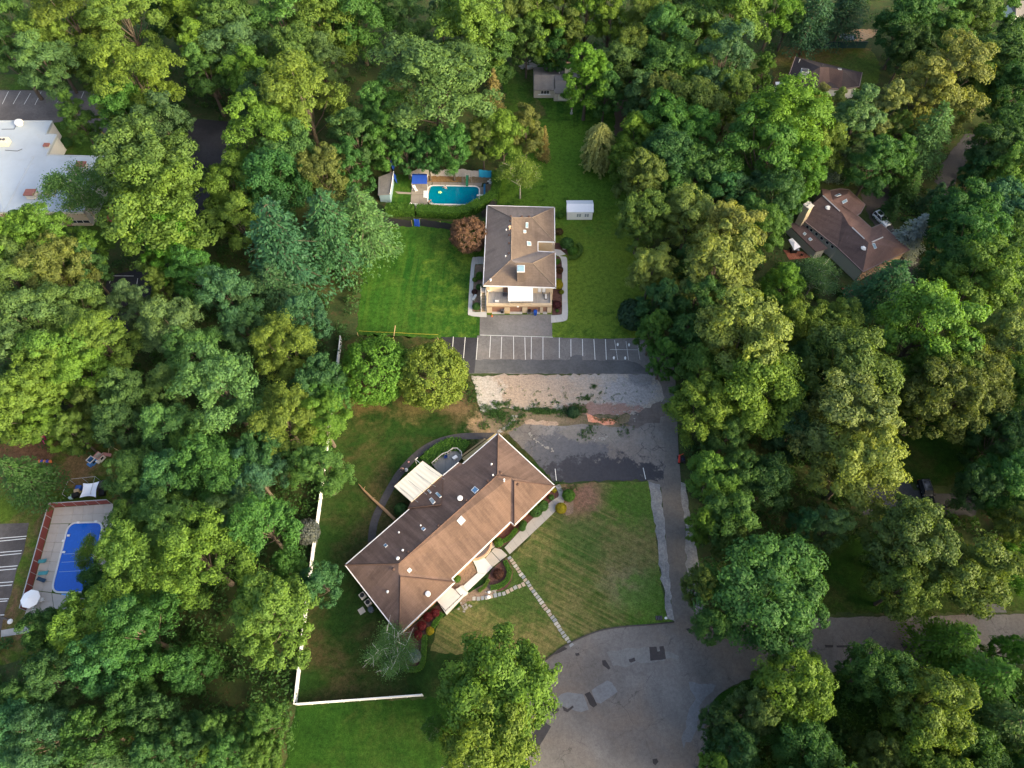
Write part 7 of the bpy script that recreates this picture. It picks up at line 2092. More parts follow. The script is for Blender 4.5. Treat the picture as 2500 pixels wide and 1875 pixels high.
bf = empty("black_sheet_fence", Q('q', 900, 1040), "black plastic sheeting hung along the outside of the hedge", "screen")
BLK = paint("black_sheeting", (.022, .022, .026), .35, .3)
drape(Q('q', 140, 1050), Q('q', 640, 1115), 1.7, 1.6, BLK, bf, seed=3, sag=.1)
drape(Q('q', 800, 1085), Q('q', 1400, 1165), 1.7, 1.5, BLK, bf, seed=4, sag=.1)
drape(Q('q', 1880, 960), Q('q', 1990, 860), 1.7, 1.6, BLK, bf, seed=5, sag=.1); drape(Q('q', 1995, 850), Q('q', 2130, 690), 1.7, 1.6, BLK, bf, seed=6, sag=.05)
for x, y in ((150, 1050), (640, 1115), (800, 1085), (1150, 1130), (1400, 1165)):
    p = Q('q', x, y); MB().tube([(p.x, p.y, 0), (p.x, p.y, 1.8)], .05, 5).build("post", WOOD, bf)
bg_ = empty("blue_tarp_gate", Q('q', 735, 1090), "blue tarp gate between two lengths of black sheeting", "gate")
drape(Q('q', 685, 1090), Q('q', 780, 1098), 1.75, 1.75, BLU, bg_, n=6, sag=.05, seed=8)
for x in (685, 780):
    p = Q('q', x, 1092); MB().tube([(p.x, p.y, 0), (p.x, p.y, 1.9)], .05, 5).build("post", GREY, bg_)
bt = empty("blue_tarp", Q('q', 320, 300), "crumpled blue tarp hung beside the grey pool house", "tarp")
drape(Q('q', 330, 360), Q('q', 300, 215), 1.2, 1.5, BLU, bt, n=6, seed=11)
drape(Q('q', 262, 130), Q('q', 275, 60), 2.6, 2.6, BLU, bt, n=5, seed=13)
# pool house with grey shed roof
ph = empty("pool_house", Q('q', 150, 500), "grey roofed pool house at the left end of the turquoise pool", "shed")
pr_ = [Q('q', 30, 240, 2.3), Q('q', 302, 135, 2.9), Q('q', 240, 545, 2.9), Q('q', 20, 560, 2.3)]
MB().add(pr_ + [p - Vector((0, 0, .15)) for p in pr_], [(0, 3, 2, 1), (4, 5, 6, 7), (0, 1, 5, 4), (1, 2, 6, 5), (2, 3, 7, 6), (3, 0, 4, 7)]).build("roof", shingle("pool_house_shingle", (.19, .19, .20), (.21, .21, .22), .2, .2), ph)
MB().tube([pr_[1] + Vector((0, 0, .05)), pr_[2] + Vector((0, 0, .05))], .1, 4).build("fascia", WHITE, ph)
pi_ = inset([Vector((p.x, p.y, 0)) for p in pr_], .3)
walls(ph, pi_, 0, 2.35, .2, paint("blue_grey_siding", (.16, .24, .30), .7, .1))
junk = empty("equipment_pile", Q('q', 2030, 350), "heap of white and black poolside equipment behind the cover reel", "equipment")
rn = random.Random(5)
for i in range(9):
    p = Q('q', 1990 + rn.uniform(0, 90), 310 + rn.uniform(0, 70))
    MB().box((p.x, p.y, .25 + rn.uniform(0, .2)), (rn.uniform(.3, .8), rn.uniform(.15, .4), rn.uniform(.2, .6)), rn.uniform(0, 3)).build("part_piece", rn.choice([WHITE, BLACK, GREY, WHITE]), junk)
fl = empty("pool_float", Q('q', 1135, 515, .1), "lime green inflatable toy floating in the turquoise pool", "pool float")
p = Q('q', 1135, 515, .1)
for i in range(5):
    a_ = i * 1.26
    MB().lathe((p.x + math.cos(a_) * .28, p.y + math.sin(a_) * .25, .08), [(.1, 0), (.2, .1), (.1, .2)], 8).build("petal", paint("lime", (.35, .72, .30), .4), fl)
# ------------------------------------------------------------------ hedges and shrubs
hedge("arborvitae_hedge", QL('q', [(180, 895), (420, 890), (690, 890)]), 2.2, 2.0, 'br', "clipped green hedge left of the blue tarp gate", leaf=.26, dens=55, seed=1, rag=.13)
hedge("arborvitae_hedge", QL('q', [(730, 900), (1000, 910), (1300, 940), (1500, 930), (1700, 880), (1880, 770)]), 2.2, 2.0, 'br', "long clipped green hedge in front of the turquoise pool", leaf=.26, dens=55, seed=2, rag=.13)
hedge("arborvitae_hedge", QL('q', [(1890, 760), (2030, 700), (2130, 640), (2160, 480), (2150, 240)]), 2.0, 2.2, 'br', "green hedge curving up the right end of the pool yard", leaf=.26, dens=55, seed=3, rag=.13)
hedge("box_hedge", smooth_line(QL('s', [(565, 720), (620, 830), (620, 930), (560, 1020), (470, 1070), (375, 1085)]), 4), .75, .55, 'br', "curved low green hedge around the round mulch bed", leaf=.16, dens=170, seed=4, rag=.04)
hedge("gold_hedge", smooth_line(QL('s', [(345, 970), (300, 1060), (210, 1130)]), 4), .5, .4, 'y', "short golden hedge in the front bed", leaf=.14, dens=200, seed=5, rag=.04)
hedge("box_hedge", smooth_line(QL('s', [(550, 455), (640, 400), (725, 290)]), 4), .7, .55, 'br', "low green hedge beside the entrance walk", leaf=.16, dens=170, seed=6, rag=.04)
hedge("box_hedge", smooth_line(QL('b', [(1470, 720), (1400, 830), (1330, 930)]), 4), .75, .5, 'br', "low green hedge below the white porch", leaf=.16, dens=170, seed=7, rag=.04)
hedge("box_hedge", smooth_line(QL('b', [(1210, 1050), (1200, 1300), (1170, 1500), (1080, 1565), (900, 1555)]), 4), .8, .5, 'br', "low green hedge wrapping the tip of the south-west bed", leaf=.16, dens=150, seed=8, rag=.04)
hedge("box_hedge", smooth_line(QL('m', [(640, 290), (700, 230), (800, 165), (880, 150), (950, 185)]), 4), 2.6, .7, 'br', "broad bright green hedge bed behind the timber deck", leaf=.2, dens=110, seed=9, rag=.1)
hedge("gold_hedge", smooth_line(QL('n', [(835, 610), (905, 690), (910, 790), (840, 910), (740, 960), (610, 965)]), 4), .75, .7, 'y', "curved golden hedge on the lawn right of the tan roofed house", leaf=.16, dens=170, seed=10, rag=.04)
GOLD = (.30, .27, .02)
shrub('n', 560, 555, 165, 'g', "large green dome shrub beside the curved golden hedge")
shrub('n', 710, 755, 120, 'br', "smaller green dome shrub inside the curved golden hedge")
shrub('n', 365, 265, 100, 'o', "bronze shrub at the upper right corner of the tan roofed house", col=(.09, .07, .03))
shrub('n', 310, 1020, 80, 'br', "round green ball shrub against the house wall right side")
shrub('n', 370, 1230, 95, 'o', "round bronze ball shrub below the green ball", col=(.085, .045, .025))
shrub('g', 1945, 150, 110, 'y', "bright yellow shrub at the right of the house deck", h=1.9, col=GOLD)
shrub('g', 2020, 330, 60, 'y', "small yellow-green shrub at the corner of the maroon bed", col=(.16, .2, .02))
shrub('h', 1122, 215, 42, 'br', "round bright green shrub left of the white shed")
shrub('h', 195, 915, 45, 'br', "bright green shrub left of the tan roofed house", h=1.6)
shrub('h', 140, 960, 30, 'y', "yellow-green shrub on the bend of the west walk")
shrub('h', 190, 1045, 38, 'g', "green shrub by the top of the outside stair")
shrub('h', 135, 1100, 32, 'd', "dark red shrub beside the outside stair", col=(.06, .03, .03))
shrub('h', 158, 1270, 48, 'g', "green shrub inside the bend of the west walk")
shrub('g', 1910, 640, 110, 'd', "maroon ground shrub in the right-hand bed", h=.7, col=(.075, .022, .028))
shrub('g', 1915, 790, 40, 'br', "tiny green shrub at the bottom of the right-hand bed")
shrub('s', 482, 465, 62, 'br', "round green shrub beside the curved brick planter")
shrub('s', 815, 215, 48, 'g', "upper green shrub by the notch of the entrance walk", h=1.2)
shrub('s', 800, 265, 48, 'g', "lower green shrub by the notch of the entrance walk", h=1.0)
shrub('m', 1545, 620, 45, 'g', "upper of two large green shrubs against the building's right end", h=1.5)
shrub('m', 1490, 660, 50, 'g', "lower of two large green shrubs against the building's right end", h=1.5)
shrub('m', 1750, 540, 48, 'br', "round bright green shrub at the bend of the entrance walk")
shrub('m', 1690, 640, 42, 'y', "round golden shrub at the bend of the entrance walk", col=GOLD)
shrub('m', 1615, 556, 22, 'g', "small green shrub between walk and building corner")
shrub('m', 1637, 500, 20, 'y', "small golden shrub at the building's right corner", col=GOLD)
shrub('m', 445, 650, 52, 'd', "dark green shrub beside the awning's left corner", h=2.0)
shrub('m', 880, 1190, 28, 'br', "small green shrub at the notch by the white ramp")
shrub('s', 480, 890, 68, 'd', "dark red leafed bush in the round mulch bed", h=1.0, col=(.075, .035, .028))
for i, (x, y, r, t) in enumerate(((1370, 715, 62, "nearest the porch"), (1260, 775, 66, "second from the porch"), (1165, 910, 66, "third from the porch"), (1105, 1050, 66, "farthest from the porch"))):
    shrub('b', x, y, r, 'c', "crimson barberry bush " + t, col=(.14, .022, .03), name="barberry_bush", group="crimson bushes along the south wall")
shrub('b', 1288, 985, 58, 'y', "round golden ball shrub below the crimson bushes", col=GOLD)
shrub('b', 1055, 1360, 95, 'sv', "blue-grey spiky shrub in the tip of the south-west bed", h=1.4, col=(.16, .23, .24))
shrub('l', 1290, 760, 55, 'd', "dark weedy bush on the bank below the gravel lot", h=1.6, col=(.035, .085, .04))
shrub(5, 1900, 390, 110, 'd', "dark blue-green bush at the corner of the right lawn", h=4.2, name="large_bush", cat="bush", col=(.03, .07, .035))
shrub(7, 1970, 140, 80, 'sv', "grey dead bush against the white fence", h=4.0, name="dead_bush", cat="bush", col=(.10, .12, .13))
shrub(1, 420, 920, 40, 'd', "dark round bush against the office wall", h=1.8)
# ------------------------------------------------------------------ small things on the ground
def cylinder_bin(c, x, y, s, h, mat, lidm, label, name="wheelie_bin"):
    p = Q(c, x, y)
    root = empty(name, p, label, "bin")
    w = s
    MB().add([(p.x - w * .42, p.y - w * .42, .08), (p.x + w * .42, p.y - w * .42, .08), (p.x + w * .42, p.y + w * .42, .08), (p.x - w * .42, p.y + w * .42, .08),
              (p.x - w * .5, p.y - w * .55, h), (p.x + w * .5, p.y - w * .55, h), (p.x + w * .5, p.y + w * .5, h), (p.x - w * .5, p.y + w * .5, h)],
             [(3, 2, 1, 0), (0, 1, 5, 4), (1, 2, 6, 5), (2, 3, 7, 6), (3, 0, 4, 7), (4, 5, 6, 7)]).build("body", mat, root)
    MB().box((p.x, p.y - .02, h + .04), (w * 1.1, w * 1.2, .08)).build("lid", lidm, root, bevel=.02)
    for dx in (-w * .4, w * .4): MB().tube([(p.x + dx - .03, p.y + w * .45, .12), (p.x + dx + .03, p.y + w * .45, .12)], .12, 10).build("wheel", BLACK, root)
cylinder_bin('g', 565, 838, .62, 1.05, BLACK, DGREY, "black bin at the left garage door")
cylinder_bin('g', 1228, 862, .62, 1.05, DGREY, BLACK, "dark grey wheeled bin before the right garage door")
cylinder_bin('g', 1375, 885, .68, 1.1, paint("bin_blue", (.012, .06, .30), .5), paint("bin_blue_lid", (.015, .07, .34), .5), "royal blue wheeled bin before the right garage door")
pal = empty("wooden_pallet", Q('g', 690, 870), "pale wooden pallet leaning between two garage doors", "pallet")
p = Q('g', 688, 872)
for k in range(6):
    z0 = .1 + k * .2
    MB().box((p.x, p.y + .1 + k * .09, z0 + .08), (1.15, .05, .14), m=Matrix.Rotation(-rad(24), 3, 'X')).build("slat", WOOD, pal)
for dx in (-.5, 0, .5): MB().tube([(p.x + dx, p.y + .12, .03), (p.x + dx, p.y + .62, 1.25)], .045, 4).build("bearer", WOOD, pal)
MB().tube([Q('g', 592, 835), Q('g', 615, 755, .9)], .06, 5).build("timber_offcut", WHITE, None, "white board leaning on the pier beside the black bin", "board")
wb = empty("weight_bench", Q('g', 1620, 480, dkz), "grey weight bench on the right half of the house deck", "weight bench")
p = Q('g', 1635, 475, dkz)
MB().box((p.x, p.y, dkz + .48), (.35, 1.15, .1)).build("pad", paint("pale_pad", (.5, .5, .5)), wb)
for dx in (-.4, .4): MB().tube([(p.x + dx, p.y + .5, dkz), (p.x + dx, p.y + .5, dkz + 1.1)], .04, 5).build("upright", BLACK, wb)
MB().tube([(p.x - .9, p.y + .5, dkz + 1.05), (p.x + .9, p.y + .5, dkz + 1.05)], .025, 5).build("bar", DGREY, wb)
for dx in (-.75, .75): MB().tube([(p.x + dx - .04, p.y + .5, dkz + 1.05), (p.x + dx + .04, p.y + .5, dkz + 1.05)], .22, 12).build("weight_plate", BLACK, wb)
for dy in (-.4, .3): MB().box((p.x, p.y + dy, dkz + .22), (.5, .06, .44)).build("leg", BLACK, wb)
chair(Q('g', 238, 330, dkz), rad(-60), WHITE, "white chair at the left end of the house deck")
crate(Q('g', 435, 570, dkz + .0), (.75, .35, .3), WHITE, "white planter box on the house deck's front edge", "planter_box", "planter")
crate(Q('h', 915, 560, 2.2), (.7, .5, .5), WHITE, "white box in the recessed entry", "delivery_box", "box")
sc_ = empty("kick_scooter", Q('h', 940, 590, 2.2), "black kick scooter parked in the recessed entry", "scooter")
p = Q('h', 930, 600, 2.2)
MB().box((p.x, p.y, 2.3), (.9, .14, .05)).build("board", BLACK, sc_); MB().tube([(p.x - .42, p.y, 2.3), (p.x - .5, p.y + .05, 3.2)], .03, 5).build("stem", BLACK, sc_)
MB().tube([(p.x - .5, p.y - .25, 3.2), (p.x - .5, p.y + .35, 3.2)], .025, 5).build("handlebar", BLACK, sc_)
for dx in (-.45, .45): MB().tube([(p.x + dx, p.y - .03, 2.27), (p.x + dx, p.y + .03, 2.27)], .1, 10).build("wheel", DGREY, sc_)
shrub('h', 1003, 600, 16, 'g', "potted plant at the edge of the recessed entry", h=2.9)
crate(Q('h', 135, 1180), (.5, 1.4, .5), paint("weathered_box", (.42, .43, .42)), "weathered white bench beside the west walk", "garden_bench", "bench", rad(-25))
tcone = empty("traffic_cone", Q('g', 312, 930), "orange toy cone on the apron near the stair", "cone")
p = Q('g', 312, 930)
MB().box((p.x, p.y, .08), (.4, .4, .05)).build("base", paint("cone_base", (.45, .12, .04)), tcone); MB().lathe((p.x, p.y, .1), [(.17, 0), (.04, .5)], 10).build("cone_body", paint("cone_orange", (.62, .17, .06)), tcone)
# heat pumps and pad on the west end of the brown building
for x, y, t in ((285, 470, "nearer the west corner"), (368, 575, "nearer the south corner")):
    p = Q('b', x, y)
    hp = empty("heat_pump", p, "beige heat pump on the end wall " + t, "heat pump", "heat pumps on the brown building's end wall")
    MB().box((p.x, p.y, .45), (.95, .95, .9), rad(-50)).build("case", paint("hp_beige", (.48, .45, .40)), hp, bevel=.06)
    MB().lathe((p.x, p.y, .9), [(.38, 0), (.38, .04), (.1, .05)], 14).build("fan_grille", BLACK, hp)
p = Q('b', 410, 675)
hp = empty("dark_condenser", p, "dark round condenser beside the two heat pumps", "condenser")
MB().lathe((p.x, p.y, 0), [(.5, 0), (.5, .75), (.42, .85), (.1, .86)], 14).build("case", paint("slate_case", (.05, .065, .085)), hp)
MB().box((Q('b', 265, 685).x, Q('b', 265, 685).y, .06), (1.0, 1.0, .12), rad(35)).build("concrete_cover", CONC, None, "square concrete cover on the grass near the heat pumps", "cover")
# boulders and rubble
def rock(loc, r, mat, label, name="boulder", group=None, seed=0):
    rn = random.Random(seed)
    bm = bmesh.new(); bmesh.ops.create_icosphere(bm, subdivisions=2, radius=r)
    for v in bm.verts: v.co = Vector((v.co.x * 1.15, v.co.y, v.co.z * .7)) * rn.uniform(.82, 1.15)
    me = bpy.data.meshes.new(name); bm.to_mesh(me); bm.free(); me.materials.append(mat)
    o = bpy.data.objects.new(name, me); o.location = (loc.x, loc.y, r * .35); COL.objects.link(o)
    return props(o, label, "boulder", group)
PALE = concrete("pale_rock", (.62, .62, .60), .12)
rock(Q('s', 345, 1205), .33, PALE, "white boulder beside the curved stepping stones", seed=1)
rock(Q('s', 350, 1140), .26, PALE, "small white rock at the tip of the low hedge", seed=2)
rock(Q('n', 490, 700), .38, CONC_L, "pale rock beside the large dome shrub", seed=3)
rock(Q('c', 140, 385), .75, concrete("grey_rock", (.42, .40, .37)), "large pale boulder at the left of the cottage", seed=4)
rb = MB()
rn = random.Random(9)
def rubble(pts, n, s0, s1, w):
    L = resample(smooth_line(pts, 4), .25)
    for _ in range(n):
        p = rn.choice(L); x, y = p.x + rn.gauss(0, w), p.y + rn.gauss(0, w)
        rb.box((x, y, .07), (rn.uniform(s0, s1), rn.uniform(s0, s1), rn.uniform(.08, .2)), rn.uniform(0, 3))
rubble(QL('l', [(770, 800), (720, 860), (660, 920), (625, 950)]), 26, .2, .55, .22)
rubble(QL('l', [(900, 960), (950, 1020), (1000, 1060), (1060, 1090), (1110, 1140)]), 24, .12, .4, .18)
rubble(QL('l', [(1440, 970), (1500, 1010), (1590, 990)]), 8, .2, .5, .15)
rubble(QL('l', [(1700, 740), (1830, 770), (1800, 600)]), 40, .1, .3, 1.1)
rubble(QL('s', [(330, 1130), (460, 1130)]), 14, .15, .35, .2); rubble(QL('s', [(-20, 1330), (60, 1370), (100, 1310)]), 12, .15, .4, .25)
rb.build("stone_rubble", concrete("rubble_stone", (.27, .255, .23)), None, "scattered broken stones along the edges of the lot", "rubble", kind="stuff")
rb = MB()
rubble(QL('c', [(-60, 300), (60, 330), (200, 310), (320, 280)]), 60, .3, .8, .8); rubble(QL(2, [(1480, 330), (1600, 340), (1760, 330)]), 50, .3, .7, 1.0)
rb.build("stone_wall_remains", concrete("wall_stone", (.33, .30, .27)), None, "tumbled grey stones behind the cottage", "rubble", kind="stuff")
# fallen log over the footpath
log = empty("fallen_trunk", Q('m', 390, 725), "long bare brown tree trunk lying over the curved footpath", "log")
L_ = [Q('m', 395, 728, .25), Q('m', 330, 665, .4), Q('m', 290, 628, .45), Q('m', 215, 560, .4), Q('m', 150, 495, .3), Q('m', 112, 450, .2)]
MB().tube(L_, [.28, .27, .25, .2, .15, .05], 8).build("trunk", bark("dead_wood", (.30, .19, .11)), log)
for a_, b_ in ((2, (318, 650)), (4, (165, 470)), (3, (245, 560))):
    MB().tube([L_[a_], Q('m', *b_, .9)], [.09, .03], 5).build("stub", bark("dead_wood_stub", (.33, .22, .13)), log)
# caution tape and stakes by the round trees
ct = empty("caution_tape", Q('k', 890, 230), "yellow caution tape strung on stakes beside the round trees", "tape")
TAPE = paint("caution_yellow", (.52, .42, .06), .6)
K = [Q('k', 310, 185, .9), Q('k', 880, 212, .9), Q('k', 1610, 245, .9)]
for a, b in zip(K, K[1:]): MB().tube([a, (a + b) / 2 - Vector((0, 0, .12)), b], .025, 4).build("tape", TAPE, ct)
for x, y in ((885, 340), (1608, 345), (80, 780), (300, 270)):
    p = Q('k', x, y); MB().tube([p, (p.x, p.y, 1.3)], .04, 4).build("stake", WOOD, ct)
MB().tube([Q('k', 145, 480, .6), Q('k', 105, 610, .5), Q('k', 80, 770, .6)], .025, 4).build("tape", TAPE, ct)
p, q_ = Q('k', 882, 270, .05), Q('k', 905, 100, .05)
MB().tube([p, q_], .07, 4).build("loose_board", WOOD, ct)
# roadside bits
mbx = empty("drain_grate", Q('r', 1322, 218), "black slatted drain box at the corner of the front lawn", "drain")
p = Q('r', 1322, 218)
MB().box((p.x, p.y, .1), (1.1, .7, .2)).build("box", BLACK, mbx)
for k in range(4): MB().box((p.x - .4 + k * .27, p.y, .23), (.1, .6, .06)).build("slat", DGREY, mbx)
rock(Q('r', 1385, 218), .22, PALE, "small pale marker stone beside the black drain box", seed=6)
p = Q('a', 1290, 368, .42)
crate(p, (.85, .55, .45), WHITE, "white cooler on the timber deck", "cooler", "cooler", rad(35))
chair(Q('a', 1120, 360, .42), rad(200), paint("chair_blue", (.012, .04, .18)), "dark blue chair on the timber deck")
tg = empty("tent_frame", Q('a', 600, 380), "bare white awning pole reaching over the grass", "pole")
MB().tube([Q('a', 650, 462, 2.4), Q('a', 555, 382, 2.2)], .05, 5).build("arm", WHITE, tg); MB().tube([Q('a', 570, 385, 2.2), Q('a', 602, 352, 2.2)], .05, 5).build("bracket", WHITE, tg)
MB().tube([Q('a', 555, 382, 2.2), (Q('a', 555, 382, 2.2).x, Q('a', 555, 382, 2.2).y, 0)], .035, 5).build("leg", WHITE, tg)
bird = empty("garden_statue", Q('c', 1192, 1530), "small pale garden statue on a pedestal in front of the cottage", "statue")
p = Q('c', 1192, 1530)
MB().lathe((p.x, p.y, 0), [(.35, 0), (.35, .3), (.22, .35), (.2, .7)], 10).build("pedestal", CONC_L, bird); MB().lathe((p.x, p.y, .7), [(.12, 0), (.2, .3), (.12, .6), (.14, .75), (.05, .9)], 10).build("figure", CONC_W, bird); MB().lathe((p.x, p.y, 1.5), [(.3, 0), (.34, .1), (.3, .14)], 12).build("canopy", paint("rust_canopy", (.22, .14, .10)), bird)
# teal-green privacy fence behind the dark roofed house
gf = empty("green_mesh_fence", Q('t', 1200, 245), "dark green screen fence at the back of the olive yard", "fence")
fence_run(gf, [Q('t', 590, 250), Q('t', 1100, 250), Q('t', 1740, 248)], 2.6, 2.0, paint("dark_teal_mesh", (.008, .045, .05), .7), DGREY, .05, False, .08, "mesh_panel")
# ------------------------------------------------------------------ people
def skin_mesh(name, joints, edges, mat, root, radii, sub=1):
    me = bpy.data.meshes.new(name)
    me.from_pydata(joints, edges, [])
    o = bpy.data.objects.new(name, me)
    me.materials.append(mat)
    o.parent = root
    COL.objects.link(o)
    o.modifiers.new("skin", 'SKIN')
    me.skin_vertices[0].data[0].use_root = True
    for i, r in enumerate(radii): me.skin_vertices[0].data[i].radius = (r, r)
    s = o.modifiers.new("sub", 'SUBSURF'); s.levels = sub; s.render_levels = sub
    return o
def person(loc, rz, label, bend=0.0, legs=((-.1, .05), (.1, -.05)), arms=((-.35, .2, 1.0), (.35, .2, 1.0)), top=(.02, .02, .025), bottom=(.02, .02, .03), hair=(.03, .02, .015), sit=None):
    root = empty("person", loc, label, "person", rz=rz)
    pz = .92
    b = Vector((0, math.sin(bend), math.cos(bend)))
    pel = Vector((0, 0, pz)); ch = pel + b * .34; nk = pel + b * .52; hd = nk + (b + Vector((0, .1, .25))).normalized() * .16
    J = [pel, ch, nk, hd]; E = [(0, 1), (1, 2), (2, 3)]; Rr = [.15, .17, .065, .095]
    side = Vector((1, 0, 0))
    for s, (ax, ay, az) in zip((-1, 1), arms):
        sh = ch + b * .12 + side * s * .19
        hand = Vector((ax, ay, az)) ; el = sh.lerp(hand, .5) + Vector((s * .05, -.04, -.03))
        k0 = len(J); J += [sh, el, hand]; E += [(1, k0), (k0, k0 + 1), (k0 + 1, k0 + 2)]; Rr += [.065, .05, .035]
        for f_ in range(5):                                     # fingers
            k1 = len(J); J.append(hand + (hand - el).normalized() * (.09 + .012 * (2 - abs(f_ - 2))) + side * (.022 * (f_ - 2))); E.append((k0 + 2, k1)); Rr.append(.010)
    for s, (lx, ly) in zip((-1, 1), legs):
        hip = pel + side * s * .1 - Vector((0, 0, .06)); kn = Vector((s * .11 + lx * .3, ly * .5 + .04, .48)); an = Vector((s * .11 + lx * .2, ly, .07)); toe = an + Vector((0, .17, -.03))
        k0 = len(J); J += [hip, kn, an, toe]; E += [(0, k0), (k0, k0 + 1), (k0 + 1, k0 + 2), (k0 + 2, k0 + 3)]; Rr += [.10, .07, .045, .04]
    skin_mesh("body", [tuple(j) for j in J], E, SKIN, root, Rr)
    skin_mesh("shirt", [tuple(x) for x in (pel + b * .02, ch, nk - b * .05, J[4], J[5] , J[12], J[13])], [(0, 1), (1, 2), (1, 3), (3, 4), (1, 5), (5, 6)], paint("shirt", top, .8), root, [.17, .19, .09, .085, .07, .085, .07])
    lk = len(J) - 8
    skin_mesh("trousers", [tuple(x) for x in (pel, J[lk], J[lk + 1], J[lk + 2], J[lk + 4], J[lk + 5], J[lk + 6])], [(0, 1), (1, 2), (2, 3), (0, 4), (4, 5), (5, 6)], paint("trousers", bottom, .8), root, [.165, .12, .09, .07, .12, .09, .07])
    hm = MB().lathe((0, 0, 0), [(.05, -.02), (.112, .02), (.11, .08), (.06, .125)], 10)
    hm.v = [tuple(Vector(p) + hd + Vector((0, -.012, .0))) for p in hm.v]
    me = hm.mesh("hair"); me.materials.append(paint("hair", hair, .8)); ho = bpy.data.objects.new("hair", me); ho.parent = root; COL.objects.link(ho)
    for sx in (-.035, .035):
        em = MB().box((hd.x + sx, hd.y + .088, hd.z + .01), (.018, .012, .012)); me = em.mesh("eye"); me.materials.append(BLACK); eo = bpy.data.objects.new("eye", me); eo.parent = root; COL.objects.link(eo)
    nm_ = MB().box((hd.x, hd.y + .1, hd.z - .015), (.02, .03, .035)); me = nm_.mesh("nose"); me.materials.append(SKIN); no = bpy.data.objects.new("nose", me); no.parent = root; COL.objects.link(no)
    return root
person(Q('q', 938, 745, .1), rad(-50), "person in black clothes bending at the turquoise pool's near corner", bend=.75, arms=((-.15, .95, .95), (.45, .75, .75)), legs=((-.12, -.12), (.1, .15)))
person(Q('a', 360, 598, .06), rad(105), "person in dark clothes bent over on the curved footpath", bend=1.0, arms=((-.2, .7, .6), (.25, .75, .55)), legs=((-.05, -.1), (.08, .2)), hair=(.25, .13, .08))
bagp = Q('a', 392, 590, .05)
bag = empty("white_sack", bagp, "white sack beside the bent person on the curved footpath", "sack")
MB().lathe((bagp.x, bagp.y, .02), [(.2, 0), (.34, .15), (.3, .4), (.12, .55), (.16, .65)], 9).build("body", WHITE, bag); MB().tube([(bagp.x - .1, bagp.y, .55), (bagp.x + .1, bagp.y, .56)], .04, 5).build("knot", OFFW, bag)
pb = Q('a', 435, 440, .06)
pbr = empty("pink_ball", pb, "pink ball lying on the curved footpath", "ball"); MB().lathe((pb.x, pb.y, .0), [(.02, 0), (.13, .06), (.18, .18), (.13, .3), (.02, .36)], 12).build("shell", paint("ball_pink", (.6, .25, .25), .4), pbr, smooth=True); MB().lathe((pb.x, pb.y, .165), [(.184, 0), (.184, .03)], 12).build("stripe", OFFW, pbr)
sp = Q('q', 1240, 485, -.72)
person(sp, rad(160), "swimmer standing in the turquoise pool with pale shirt", arms=((-.5, .25, 1.05), (.5, .25, 1.05)), top=(.6, .58, .54), bottom=(.5, .48, .45))
